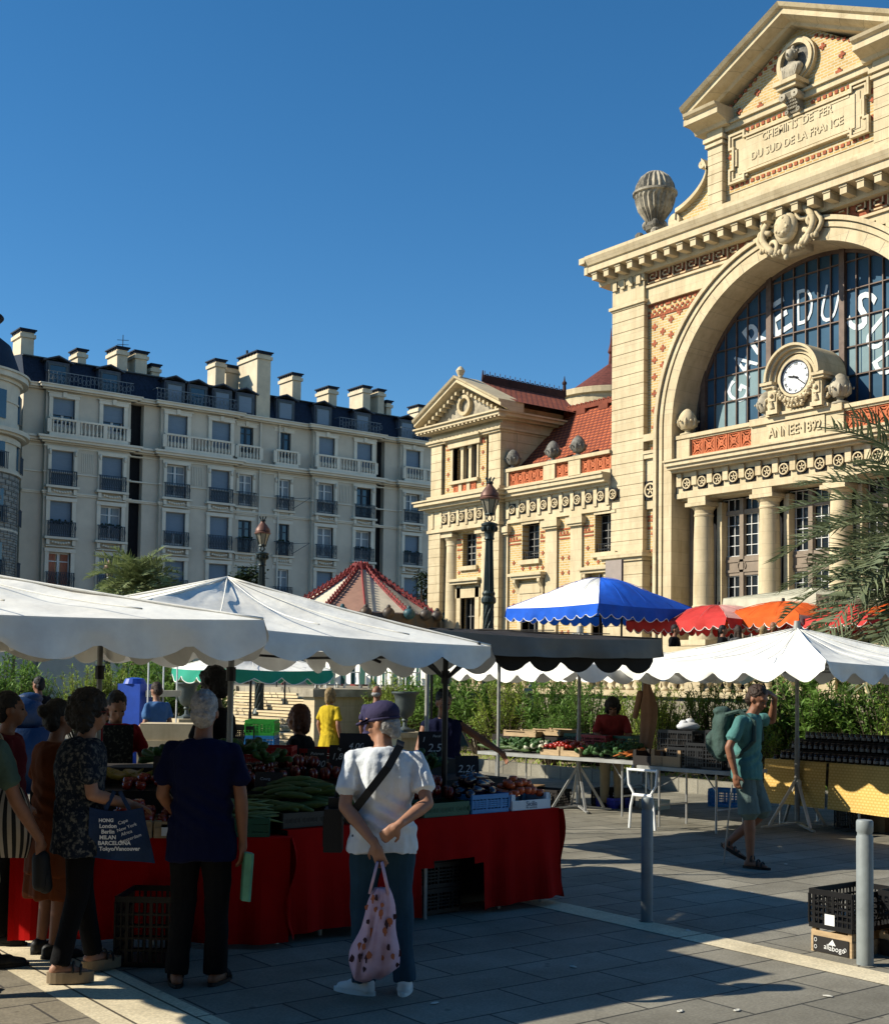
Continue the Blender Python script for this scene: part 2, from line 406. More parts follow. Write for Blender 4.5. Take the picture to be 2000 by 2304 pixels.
rb = MB(); archwall(rb, 13.85, 14.12, .20); fr = MB(); archwall(fr, 14.80, 15.33, .16)
sb(fr, 'frieze', 'red_brick')
# checker band of red bricks under the architrave
ck = MB()
x = WL
while x < WR:
    for r, z in enumerate((13.72, 13.80, 13.88, 14.02, 14.10)):
        if r in (0, 4) or (int((x-WL)/.11)+r) % 2 == 0:
            xx = x
            if (xx-AX)**2+(z-ZC)**2 > (RO+.05)**2: ck.box(xx, xx+.10, .19, .23, z, z+.07)
    x += .11
def cross(mb, x, z, y=.2, s=.075, t=.03):
    mb.box(x-s*1.5, x+s*1.5, y, y+t, z-s*.5, z+s*.5); mb.box(x-s*.5, x+s*.5, y+.001, y+t, z-s*1.5, z+s*1.5)
for sd_ in (-1, 1):
    for j, z in enumerate([2.2+.55*k for k in range(11)] + [9.4] + [10.1+.55*k for k in range(7)]):
        x = AX+sd_*(RO+.29); cross(ck, x, z)
    for z in (11.9, 12.45, 13.0, 13.5):
        for k in range(1, 5):
            x = AX+sd_*(RO+.29-.36*k)
            if (abs(x-AX))**2+(z-ZC)**2 > (RO+.28)**2: cross(ck, x, z+(.18 if k % 2 else 0))
for z in (7.0, 7.13, 6.75):
    for sd_ in (-1, 1):
        for k in range(4): ck.box(AX+sd_*(RO+.29)-.25+k*.13, AX+sd_*(RO+.29)-.16+k*.13, .19, .23, z, z+.07)
sb(ck, 'red_brick_pattern', 'red_brick')
# greek key in cream on the red frieze
gk = MB(); y0, y1 = .10, .16
def gbar(x0, x1, z0, z1):
    for xx in (x0, x1):
        if (xx-AX)**2+(z0-ZC)**2 < (RO+.02)**2: return
    gk.box(x0, x1, y0, y1, z0, z1)
x = WL+.02; t = .045
while x < WR-.55:
    gbar(x, x+t, 14.86, 15.28); gbar(x, x+.44, 15.235, 15.28); gbar(x+.395, x+.44, 14.97, 15.28)
    gbar(x+.13, x+.44, 14.97, 15.015); gbar(x+.13, x+.175, 14.97, 15.15); gbar(x+.13, x+.30, 15.11, 15.15); gbar(x, x+.58, 14.86, 14.905)
    x += .56
sb(gk, 'greek_key', 'cream_inlay')
# stone bands
bd = MB()
def ring_clip_box(x0, x1, ya, yb, z0, z1, n=40):
    for i in range(n):
        a, b = x0+(x1-x0)*i/n, x0+(x1-x0)*(i+1)/n; m = (a+b)/2
        d = (RO-.02)**2-(m-AX)**2; lo = z0
        if d > 0: lo = max(z0, ZC+math.sqrt(d))
        if lo < z1-.005: bd.box(a, b, ya, yb, lo, z1)
ring_clip_box(WL, WR, .10, .3, 14.17, 14.30); ring_clip_box(WL, WR, .13, .3, 14.30, 14.72); ring_clip_box(WL, WR, .06, .3, 14.72, 14.80)
bd.box(WL, WR, .0, .4, 15.33, 15.45)
for a, b in ((WL, AX-RO+.02), (AX+RO-.02, WR)):
    bd.cut()
    for z0, z1, y in ((9.05,9.2,.02),(9.2,9.3,-.02),(9.62,9.85,.0),(7.4,9.05,.12),(1.4,2.0,.05)): bd.box(a, b, y, .3, z0, z1)
sb(bd, 'stone_band', 'stone')
md = MB(); mk = MB()
def medal(x, z, r, y, dk=True):
    if dk: mk.box(x-r*1.02, x+r*1.02, y, y+.03, z-r*1.15, z+r*1.15)
    md.arcband(x, z, r*.72, r*.92, y-.06, y+.01, 0, 2*PI, 14)
    for k in range(5):
        a = PI/2+2*PI*k/5; md.bar((x+r*.1*math.cos(a), y-.02, z+r*.1*math.sin(a)), (x+r*.55*math.cos(a), y-.02, z+r*.55*math.sin(a)), r*.16)
    md.cut(); mk.cut()
for sd_ in (-1, 1): medal(AX+sd_*(RO+.29), 8.0, .27, .08)
# --- arch ring and jambs
ar = MB()
for r0, r1, y in ((RI, RI+.34, -.02), (RI+.34, RI+.38, .03), (RI+.38, RI+.52, -.06), (RI+.52, RI+.56, 0), (RI+.56, RO, -.14)):
    ar.arcband(AX, ZC, r0, r1, y, 1.3 if r0 == RI else .25, 0, PI, 64)
    for sd_ in (-1, 1):
        a, b = sorted((AX+sd_*r0, AX+sd_*r1)); ar.box(a, b, y, 1.3 if r0 == RI else .25, 1.45, ZC)
sb(ar, 'arch', 'stone')
jt = MB()
for k in range(1, 24):
    a = PI*k/24; jt.bar((AX+(RI+.01)*math.cos(a), -.021, ZC+(RI+.01)*math.sin(a)), (AX+(RI+.33)*math.cos(a), -.021, ZC+(RI+.33)*math.sin(a)), .012, .006, (0,1,0))
sb(jt, 'arch_joint', 'stone_dark')
# --- the great window
WY = 1.15
gm = M('station_glass', (.055,.115,.18), .35, .12, .6, spec=.03)
gl = MB()
N = 40
pts = [(AX+4.9*math.cos(PI*i/N), ZC+4.9*math.sin(PI*i/N)) for i in range(N+1)] + [(AX-4.9, 7.9), (AX+4.9, 7.9)]
gl.add([(x, WY+.05, z) for x, z in pts], [tuple(range(len(pts)-1, -1, -1))])
glz = sb(gl, 'window_glass', gm)
# light roller blinds seen inside the lower panes
bl = MB()
def fr_in(x0, x1, z0, z1, pane):   # pale interior screens between glazing bars
    bl.box(x0, x1, WY+.036, WY+.046, z0, z1)
gb = MB()
step = .52
xs = [AX-1.3+step*(k+.0) for k in range(-7, 13)]
for i, x in enumerate([AX-1.72+.437*k for k in range(-7, 14) if k % 6]):
    d = 4.85**2-(x-AX)**2
    if d > 0: gb.box(x-.016, x+.016, WY-.03, WY+.05, 7.95, ZC+math.sqrt(d))
for z in [9.0+.84*k for k in range(7)]:
    d = 4.85**2-max(0, z-ZC)**2
    if d > 0: gb.box(AX-math.sqrt(d), AX+math.sqrt(d), WY-.025, WY+.045, z-.016, z+.016)
sb(gb, 'glazing_bar', 'iron_brown')
gn = MB()
for x in (AX-1.72, AX+.90, AX-4.34, AX+3.52):
    d = 4.85**2-(x-AX)**2; gn.box(x-.09, x+.09, WY-.10, WY+.06, 7.95, ZC+math.sqrt(d))
gn.arcband(AX, ZC, RI-.10, RI+.05, WY-.05, WY+.1, 0, PI, 48)
sb(gn, 'mullion', 'iron_brown')
lets = M('letter_white', (.62,.68,.70), .4, .10, 9)
for ch, Y, z, rot, sz in (('G',25.37,10.71,62,.95),('A',25.12,11.52,52,1.0),('R',24.70,12.27,36,1.1),('E',23.86,12.66,18,1.15),('D',22.92,12.80,1,1.2),('U',22.05,12.68,-14,1.2),('S',21.02,12.22,-30,1.15),('U',20.42,11.5,-50,1.1),('D',20.15,10.65,-66,1.05)):
    thin = sz == 1.2
    text(ch, sz*1.35, .008, 'window_letter', lets, ST, (30.25-Y*1.0176, WY+.03, 1.75+(z-1.75)*1.0176+.04), (PI/2, R(-rot), 0), bold=-.018 if thin else .012, width=.56 if thin else .60*sz)
for x0, x1, z0, z1 in ((AX-3.45,AX-1.85,10.72,11.5),(AX-1.6,AX+.8,10.72,11.5),(AX+1.05,AX+2.75,10.72,11.5),(AX+1.05,AX+2.3,11.56,12.3),(AX-3.9,AX-2.7,9.88,10.66),(AX-3.0,AX-1.9,9.05,9.82)):
    k = x0
    while k < x1-.1: bl.box(k, min(k+.40, x1), WY+.038, WY+.048, z0, z1); bl.cut(); k += .437
sb(bl, 'window_screen', M('screen_pale', (.20,.29,.31), .5, .06, spec=.1))
# --- cornice, with modillions
co = MB(); co.profX([(.3+0, 15.2)] + [(y, 15.22+z) for y, z in CORN] + [(.3, 16.2)], -.55, 2*AX+.55)
for x0, x1 in ((-.82, -.55), (2*AX+.55, 2*AX+.82)): co.box(x0, x1, -.80, 2.2, 15.90, 16.10)
co.box(-.7, -.55, -.66, 2.2, 15.54, 15.9); co.box(2*AX+.55, 2*AX+.7, -.66, 2.2, 15.54, 15.9)
co.box(-.55, 2*AX+.55, .3, 2.2, 15.2, 16.17)
sb(co, 'cornice', 'stone')
mo = MB(); x = -.42
while x < 2*AX+.5:
    mo.box(x, x+.22, -.55, -.11, 15.33, 15.56); mo.box(x-.02, x+.24, -.58, -.11, 15.52, 15.575); x += .545; mo.cut()
sb(mo, 'modillion', 'stone')
# --- attic storey
A0, A1 = 4.14, 10.66
at = MB(); at.box(A0+.5, A1-.5, .25, 1.6, 16.1, 18.82); at.box(-.2, 2*AX+.2, .0, 1.2, 16.17, 16.36); at.box(A0-.3, A1+.3, -.05, 1.2, 16.36, 16.55)
for x0 in (A0, A1-.58):
    z = 16.4
    while z < 18.5:
        at.box(x0, x0+.58, .02, 1.7, z, z+.29); at.box(x0+.015, x0+.565, .035, 1.69, z+.28, z+.31); z += .31
    at.box(x0, x0+.58, .02, 1.7, z, 18.6)
    at.box(x0-.06, x0+.64, -.05, 1.75, 18.5, 18.60); at.box(x0-.1, x0+.68, -.1, 1.75, 18.66, 18.78); at.box(x0-.02, x0+.60, 0, 1.7, 18.6, 19.05)
at.box(A0+.5, A1-.5, .1, 1.5, 18.86, 19.05); at.box(A0+.5, A1-.5, .02, 1.5, 19.05, 19.13)
sb(at, 'attic', 'stone')
ab = MB(); ab.box(A0+.58, A1-.58, .22, .4, 16.9, 18.86)
sb(ab, 'attic_brick', 'yellow_brick')
# return cornices, raking cornices, tympanum
pc = MB()
RP = [(.3, 0), (-.1, 0), (-.16, .1), (-.32, .16), (-.55, .22), (-.55, .40), (-.66, .46), (-.7, .54), (.3, .56)]
for x0, x1 in ((A0-.42, A0+.86), (A1-.86, A1+.42)): pc.profX([(y, 19.02+z) for y, z in RP], x0, x1)
for x0, x1 in ((A0-.5, A0-.42), (A1+.42, A1+.5)): pc.box(x0, x1, -.55, 1.8, 19.24, 19.42)
def rake(mb, xl, zl, xa, za, prof, sgn=1):
    d = Vector((xa-xl, 0, za-zl)).normalized(); n = Vector((-d.z, 0, d.x)) if d.x > 0 else Vector((d.z, 0, -d.x))
    r0 = []; r1 = []
    for y, h in prof:
        r0.append((xl+n.x*0, y, zl+h/abs(d.x))); r1.append((xa, y, za+h/abs(d.x)))
    mb.loft([r0, r1] if sgn > 0 else [r1, r0])
for s_ in (1, -1):
    rake(pc, AX-s_*(AX-A0+.52), 19.28, AX, 21.12, [(1.8, .0), (-.10, .0), (-.16, .08), (-.36, .12), (-.55, .18), (-.55, .32), (-.66, .36), (-.74, .46), (1.8, .46)], s_)
sb(pc, 'pediment_cornice', 'stone', fix=True)
ty = MB(); ty.prismXZ([(A0+.3, 19.1), (A1-.3, 19.1), (A1-.3, 19.3), (AX, 21.25), (A0+.3, 19.3)], .26, 1.6); sb(ty, 'tympanum', 'yellow_brick')
tr = MB()
for x, z in ((AX-1.5, 19.75), (AX+1.5, 19.75), (AX-2.2, 19.4), (AX+2.2, 19.4), (AX-.85, 20.25), (AX+.85, 20.25), (AX-1.4, 19.3), (AX+1.4, 19.3)): cross(tr, x, z, .23, .07)
x = A0+.75
while x < A1-.8:
    tr.box(x, x+.11, .19, .23, 17.02, 17.12)
    if not AX-.35 < x < AX+.3: tr.box(x, x+.11, .19, .23, 18.66, 18.76)
    x += .2
for s_ in (-1, 1):
    for z in (17.55, 18.05, 18.3): cross(tr, AX+s_*2.52, z, .19, .05)
    for k in range(15):
        x = AX+s_*(.25+k*.19); z = 20.95-.52*abs(x-AX)
        if k > 1: tr.box(x-.05, x+.05, .23, .27, z, z+.09)
sb(tr, 'tympanum_brick_pattern', 'red_brick')
# plaque with the inscription
pq = MB(); y = .12
for (g, w_, yy) in ((0, .07, .07), (.10, .05, .11)):
    X0, X1, Z0, Z1 = 4.95+g, 9.85-g, 17.16+g, 18.66-g; n_ = .34
    P = [(X0, Z0), (X0+.55, Z0), (X0+.55, Z0+n_*.55), (X1-.55, Z0+n_*.55), (X1-.55, Z0), (X1, Z0), (X1, Z0+.42), (X1-.14, Z0+.42), (X1-.14, Z1-.42), (X1, Z1-.42), (X1, Z1), (X1-.55, Z1), (X1-.55, Z1-n_*.55), (X0+.55, Z1-n_*.55), (X0+.55, Z1), (X0, Z1), (X0, Z1-.42), (X0+.14, Z1-.42), (X0+.14, Z0+.42), (X0, Z0+.42)]
    for a, b in zip(P, P[1:]+P[:1]):
        x0, x1 = sorted((a[0], b[0])); z0, z1 = sorted((a[1], b[1])); hz = x1-x0 > z1-z0; e = w_/2; pq.box(x0-(e if not hz else -e), x1+(e if not hz else -e), yy, .3+(0 if hz else .004), z0-e-(0 if hz else .001), z1+e+(0 if hz else .001))
pq.box(5.25, 9.55, .16, .3, 17.38, 18.44); pq.box(5.02, 9.78, .18, .3, 17.3, 17.62); pq.box(5.02, 9.78, .181, .3, 18.2, 18.52)
pq.box(5.40, 9.40, .13, .3, 17.42, 18.40)
sb(pq, 'inscription_panel', 'stone')
text('CHEMINS  DE  FER', .34, .018, 'inscription', 'stone', ST, (AX+.02, .122, 18.22), width=2.5, bold=.004)
text('DU SUD DE LA FRANCE', .34, .018, 'inscription', 'stone', ST, (AX, .122, 17.76), width=3.25, bold=.004)
# bust in a round niche, on a console
bs = MB(); bs.arcband(AX, 20.12, .50, .62, .04, .3, 0, 2*PI, 28); bs.arcband(AX, 20.12, .62, .68, .10, .3, 0, 2*PI, 28)
bs.box(AX-.42, AX+.42, -.42, .2, 19.28, 19.40); bs.box(AX-.34, AX+.34, -.34, .2, 19.16, 19.28)
sb(bs, 'niche_ring', 'stone', 40)
nd = MB(); nd.arcband(AX, 20.12, .001, .52, .20, .24, 0, 2*PI, 24); sb(nd, 'niche_back', 'stone_grey')
bu = MB(); bu.ell((AX-.02, -.1, 20.22), .135, .15, .19, 14); bu.ell((AX-.02, -.02, 20.27), .17, .17, .18, 14); bu.cap((AX, -.02, 19.95), (AX, -.06, 20.1), .09, .08)
bu.ell((AX+.01, -.04, 19.78), .33, .18, .24, 14); bu.ell((AX-.2, -.06, 19.83), .14, .14, .13); bu.ell((AX+.22, -.04, 19.83), .14, .14, .13); bu.ell((AX-.03, -.25, 20.2), .03, .05, .05, 8)
for k in range(9): bu.cap((AX-.28+.07*k, -.16, 19.9-.01*k), (AX-.2+.05*k, -.19, 19.55), .03, .035, 6)
for k in range(12):
    a = k*.52; bu.ell((AX-.02+.14*math.cos(a), -.0+.08*math.sin(k*2.1), 20.32+.13*math.sin(a)), .06, .06, .06, 8)
bu.lathe([(.16, 19.40), (.1, 19.46), (.12, 19.56)], (AX, -.1, 0), 12)
sb(bu, 'bust', 'stone_dark', True)
cn = MB(); cn.profX([(.25, 18.52), (.04, 18.53), (.0, 18.6), (.03, 18.68), (-.03, 18.76), (-.16, 18.95), (-.24, 19.05), (-.22, 19.15), (.25, 19.16)], AX-.2, AX+.2)
for k in range(-3, 4):
    for j in range(5): cn.ell((AX+k*.055+(j % 2)*.027, -.03-.03*j, 18.66+.085*j), .035, .04, .045, 6)
for s_ in (-1, 1): cn.arcband(AX+s_*.22, 18.98, .03, .12, -.24, .1, 0, 2*PI, 12); cn.arcband(AX+s_*.2, 18.57, .02, .07, -.05, .1, 0, 2*PI, 10)
sb(cn, 'console', 'stone_dark', 40, fix=True)
# volutes flanking the attic
vo = MB(); vb = MB()
for s_ in (-1, 1):
    ex = AX-s_*(AX-A0)      # edge of the attic
    P = []
    for k in range(15):
        t = k/14; x = 1.28*(1-t)**1.9*1.0+.02; z = 16.85+1.0*(t**1.25)
        P.append((x, z))
    P = [(1.32, 16.62)] + P + [(.10, 18.02), (.22, 18.15)]
    for a, b in zip(P, P[1:]):
        vo.bar((ex-s_*a[0], .3, a[1]), (ex-s_*b[0], .3, b[1]), .7, .09, (0,0,1)) if False else vo.add(
            [(ex-s_*q[0]-s_*0, yy, q[1]+dz) for q in (a, b) for yy in (-.04, .6) for dz in (0, .13)],
            [(0,2,3,1),(5,7,6,4),(0,1,5,4),(3,2,6,7),(1,3,7,5),(2,0,4,6)])
    for cx, cz, rr in ((1.42, 16.62, .27), (.26, 18.1, .15)):
        for q in range(26):
            a = q*.42; r = rr*(1-q/30); b_ = (q+1)*.42; r2 = rr*(1-(q+1)/30)
            vo.bar((ex-s_*(cx+r*math.cos(a)), .25, cz+r*math.sin(a)), (ex-s_*(cx+r2*math.cos(b_)), .25, cz+r2*math.sin(b_)), .62 if False else .07, .62 if False else .07, (0,1,0))
        vo.arcband(ex-s_*cx, cz, .01, rr-.03, .02, .55, 0, 2*PI, 16)
    vb.add([(ex-s_*x, .16, z) for x, z in P] + [(ex, .16, 18.0), (ex, .16, 16.4), (ex-s_*1.3, .16, 16.4)], [tuple(range(len(P)+3))])
    vb.cut(); vo.box(min(ex, ex-s_*1.7), max(ex, ex-s_*1.7), -.02, .6, 16.17, 16.42); vo.cut()
sb(vo, 'volute', 'stone', fix=True); sb(vb, 'volute_brick', 'yellow_brick')
# great urns on the cornice
M('stone_urn', (.12,.11,.09), .9, .35, 1.4, bump=.4, bscale=10, col2=(.42,.37,.28), mixs=(.42,.56))
def urn_big(x):
    u = MB()
    pr = [(.42,16.2),(.42,16.5),(.24,16.56),(.20,16.66),(.30,16.72),(.34,16.85),(.26,16.98),(.36,17.12),(.57,17.42),(.67,17.75),(.68,17.9),(.74,17.93),(.74,18.0),(.68,18.04),(.64,18.25),(.51,18.5),(.31,18.66),(.12,18.72),(.02,18.74)]
    n = 44; c = Vector((x, .45, 0)); vs = []; fs = []
    for r, z in pr:
        for k in range(n):
            t = 2*PI*k/n; q = r*(1-(.12 if k % 2 and 17.1 < z < 18.6 and not 17.89 < z < 18.01 else 0)); vs.append(c+Vector((q*math.cos(t), q*math.sin(t), z)))
    for i in range(len(pr)-1):
        for k in range(n): k2 = (k+1) % n; fs.append((i*n+k, i*n+k2, (i+1)*n+k2, (i+1)*n+k))
    u.add(vs, fs)
    for a in range(4):
        t = a*PI/2+PI/4; u.ell((x+.3*math.cos(t), .45+.3*math.sin(t), 16.9), .12, .12, .16, 8); u.ell((x+.5*math.cos(t), .45+.5*math.sin(t), 16.55), .16, .16, .14, 8)
    u.cut(); return sb(u, 'urn', 'stone_urn', False)
urn_big(1.5); urn_big(2*AX-1.5)
ub = MB()
for x in (1.5, 2*AX-1.5): ub.box(x-.95, x+.95, -.35, 1.3, 16.17, 16.32); ub.cut()
sb(ub, 'urn_base', 'stone')
# cartouche over the crown of the arch
ca = MB(); CZ = 15.0
ca.ell((AX, -.32, CZ), .40, .22, .46, 18); ca.ell((AX, -.46, CZ+.02), .3, .16, .34, 14)
for s_ in (-1, 1):
    for (cx, cz, rr, tw) in ((.62, .36, .34, 1), (.55, -.42, .24, -1), (.86, .02, .16, 1), (.2, .62, .14, 1)):
        pts = []; rad = []
        for q in range(22):
            a = q*.36*tw+PI/2*s_; r = rr*(1-q/26); pts.append((AX+s_*cx+s_*r*math.cos(a), -.22-.06*math.sin(q*.3), CZ+cz+r*math.sin(a))); rad.append(.085*(1-q/34))
        ca.tube(pts, rad, 7)
    pts = [(AX+s_*(.48+.42*math.sin(PI*k/10)), -.26, CZ+.55-1.15*k/10) for k in range(11)]; ca.tube(pts, .10, 8)
    pts = [(AX+s_*(.62+.5*math.sin(PI*k/10)), -.18, CZ+.4-.95*k/10) for k in range(11)]; ca.tube(pts, .07, 8)
    for k in range(7): ca.ell((AX+s_*(.3+.11*k), -.22, CZ-.62-.05*math.sin(k)+.03*k), .075, .1, .1, 7)
    for k in range(5): ca.ell((AX+s_*.14*k, -.26, CZ+.66-.03*k), .09, .11, .11, 7)
ca.ell((AX, -.34, CZ-.66), .12, .14, .18, 10); ca.ell((AX+.03, -.36, CZ-.88), .07, .08, .09, 8); ca.ell((AX, -.3, CZ+.72), .16, .16, .1, 10)
for k in range(14):
    a = k*2.4; ca.ell((AX+.2*math.cos(a)*(k/14)**.5, -.55, CZ+.26*math.sin(a)*(k/14)**.5), .06, .06, .06, 6)
ca.box(AX-.5, AX+.5, -.1, .3, 14.3, 15.6)
sb(ca, 'cartouche', 'stone', True)

# --- porch: parapet, entablature, columns, doors  (front plane y = .1)
PX0, PX1 = AX-4.68, AX+4.68
po = MB()
po.box(PX0+.05, PX1-.05, .35, 1.0, 7.55, 7.68); po.box(PX0+.05, PX1-.05, .18, 1.0, 7.68, 8.42)
po.box(PX0+.05, PX1-.05, .14, 1.0, 7.60, 7.76)
po.box(PX0-.02, PX1+.02, -.06, 1.0, 8.42, 8.50); po.box(PX0-.06, PX1+.06, -.30, 1.0, 8.60, 8.76); po.box(PX0-.03, PX1+.03, -.22, 1.0, 8.50, 8.60); po.box(PX0-.08, PX1+.08, -.36, 1.0, 8.73, 8.79)
po.box(PX0+.05, PX1-.05, .14, .6, 8.79, 8.92)
po.box(PX0+.02, PX1-.02, .10, .62, 9.50, 9.62); po.box(PX0+.05, PX1-.05, .16, .58, 9.44, 9.50)
for a, b in ((PX0+.05, PX0+.62), (AX-1.62, AX+1.62), (PX1-.62, PX1-.05)): po.box(a, b, .12, .6, 8.9, 9.46)
po.box(AX-1.62, AX+1.62, .03, .62, 9.46, 9.66); po.box(AX-1.02, AX+1.02, .08, .2, 8.86, 9.44)
sb(po, 'porch_entablature', 'stone')
text("ANNEE·1892", .42, .02, 'date_inscription', 'stone', ST, (AX, .06, 9.15), width=1.85, bold=.004)
mo = MB(); x = PX0+.1
while x < PX1-.2: mo.cut(); mo.box(x, x+.2, -.2, .1, 8.505, 8.595); mo.box(x+.0, x+.2, .10, .17, 7.98, 8.40); x += .625
for k in range(15):
    x = PX0+.1+.625*k
    if x+.5 < PX1:
        medal(x+.41, 8.05, .185, .155)
sb(mo, 'triglyph', 'stone')
def terra(mb_f, mb_b, x0, x1, z0, z1, y):
    mb_f.cut(); mb_b.cut(); mb_b.box(x0, x1, y+.10, y+.2, z0, z1); t = .05; w = x1-x0; h = z1-z0; cx, cz = (x0+x1)/2, (z0+z1)/2
    mb_f.box(x0, x1, y, y+.12, z0, z0+t); mb_f.box(x0, x1, y, y+.12, z1-t, z1); mb_f.box(x0, x0+t, y+.001, y+.12, z0, z1); mb_f.box(x1-t, x1, y+.001, y+.12, z0, z1)
    for sx in (-1, 1):
        for sz in (-1, 1): mb_f.bar((cx+sx*.06, y+.05, cz+sz*.06), (cx+sx*(w/2-.03), y+.05, cz+sz*(h/2-.03)), .05, .07, (0,1,0))
    mb_f.arcband(cx, cz, .02, .10, y+.01, y+.1, 0, 2*PI, 8)
    for a in (0, PI/2, PI, 3*PI/2): mb_f.arcband(cx+math.cos(a)*w*.5, cz+math.sin(a)*h*.5, .09, .13, y+.03, y+.1, a+PI*.5, a+PI*1.5, 6)
tf = MB(); tb = MB()
for a, b in ((PX0+.62, AX-1.62), (AX+1.62, PX1-.62)):
    n = 5
    for k in range(n): terra(tf, tb, a+(b-a)*k/n+.012, a+(b-a)*(k+1)/n-.012, 8.92, 9.44, .2)
# columns
cl = MB(); ped = MB()
for cx in (AX-3.8, AX-1.25, AX+1.25, AX+3.8):
    cy = .52
    cl.lathe([(.36,4.1),(.36,4.16),(.33,4.2),(.325,5.0),(.315,6.2),(.29,6.98),(.31,7.0),(.31,7.05),(.29,7.08),(.30,7.18),(.38,7.27),(.38,7.30)], (cx, cy, 0), 28)
    cl.lathe([(.46,3.1),(.46,3.2),(.42,3.28),(.385,3.32),(.37,3.36),(.37,4.1)], (cx, cy, 0), 28)
    cl.box(cx-.42, cx+.42, cy-.42, 1.0, 7.30, 7.42); cl.box(cx-.36, cx+.36, cy-.36, 1.0, 7.42, 7.6)
    ped.box(cx-.5, cx+.5, cy-.5, 1.1, 1.45, 1.75); ped.box(cx-.44, cx+.44, cy-.44, 1.1, 1.75, 2.92); ped.box(cx-.52, cx+.52, cy-.52, 1.1, 2.92, 3.1)
    ped.box(cx+.36, cx+.55, .72, 1.1, 3.1, 7.42); ped.box(cx-.5, cx-.36, .72, 1.1, 3.1, 7.42); cl.cut(); ped.cut()
sb(cl, 'column', 'stone', 30); sb(ped, 'column_pedestal', 'stone')
# doors between columns
df = MB(); dg = MB(); dd = MB()
for a, b in ((AX-4.62, AX-4.5), (AX-3.5, AX-1.75), (AX-.95, AX+.8), (AX+1.55, AX+3.3), (AX+4.5, AX+4.62)):
    df.cut(); dg.cut(); dd.cut()
    if b-a < .5: df.box(a, b, .8, 1.3, 1.5, 7.5); continue
    dg.box(a-.05, b+.05, 1.02, 1.06, 1.5, 7.5)
    df.box(a-.1, b+.1, .93, 1.02, 5.10, 5.70); df.box(a, b, .9, .99, 5.2, 5.28); df.box(a, b, .9, .99, 5.52, 5.6)
    df.box(a-.1, b+.1, .93, 1.02, 7.0, 7.14); df.box(a-.1, b+.1, .93, 1.02, 3.75, 4.1); df.box(a-.1, b+.1, .93, 1.02, 1.4, 2.4)
    m_ = (a+b)/2; df.box(m_-.075, m_+.075, .90, 1.02, 1.4, 7.5)
    df.arcband(m_, 5.4, .14, .17, .9, .95, 0, 2*PI, 14)
    for xx in (a, b): df.box(xx-.06, xx+.06, .92, 1.02, 1.4, 7.5)
    for (u, v) in ((a+.05, m_-.075), (m_+.075, b-.05)):
        for z0, z1, nz_ in ((5.72, 7.0, 4), (4.12, 5.08, 3), (7.14, 7.5, 1), (2.4, 3.75, 4)):
            for e in (u, v): df.box(e-.03, e+.03, .95, 1.02, z0, z1)
            for k in range(1, 3): xx = u+(v-u)*k/3; dd.box(xx-.009, xx+.009, .985, 1.03, z0, z1)
            for k in range(nz_+1): zz = z0+(z1-z0)*k/nz_; dd.box(u, v, .988, 1.032, zz-.009, zz+.009)
M('door_glass', (.010,.012,.014), .2, .1, spec=.18)
sb(df, 'door_frame', 'door_paint'); sb(dg, 'door_glass', 'door_glass'); sb(dd, 'door_glazing_bar', 'white_paint')
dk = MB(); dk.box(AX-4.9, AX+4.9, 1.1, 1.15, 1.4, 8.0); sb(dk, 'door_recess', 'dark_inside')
# artichoke urns on the porch parapet
def urn_small(x, y, z, s=1.0, mat='stone', name='parapet_urn'):
    u = MB()
    u.lathe([(.24,0),(.24,.06),(.10,.10),(.09,.16),(.16,.22)], (0,0,0), 18)
    vs = []; fs = []; n = 32; Q = 16
    for i in range(Q+1):
        h = i/Q; r = .33*math.sin(PI*(.12+.86*h))**.55*(1-.20*h)
        for k in range(n):
            a = 2*PI*k/n; q = r*(1+(.022*math.sin(10*a+(i % 2)*3.14) if h > .35 else 0)); vs.append((q*math.cos(a), q*math.sin(a), .20+.68*h))
    for i in range(Q):
        for k in range(n): k2 = (k+1) % n; fs.append((i*n+k, i*n+k2, (i+1)*n+k2, (i+1)*n+k))
    u.add(vs, fs)
    for k in range(6):
        a = 2*PI*k/6; u.tube([(.15*math.cos(a), .15*math.sin(a), .22), (.29*math.cos(a), .29*math.sin(a), .34), (.31*math.cos(a), .31*math.sin(a), .47), (.27*math.cos(a), .27*math.sin(a), .56)], [.04, .05, .045, .03], 7)
        b_ = a+PI/6; u.ell((.36*math.cos(b_), .36*math.sin(b_), .45), .04, .04, .04, 6)
    u.xf(Matrix.Translation((x, y, z)) @ Matrix.Scale(s, 4)); return sb(u, name, mat, True)
urn_small(PX0+.34, .34, 9.62, .98); urn_small(AX-1.15, .25, 9.66, .92, 'stone_dark'); urn_small(AX+1.42, .25, 9.66, 1.0, 'stone_dark'); urn_small(PX1-.34, .34, 9.62, .82)
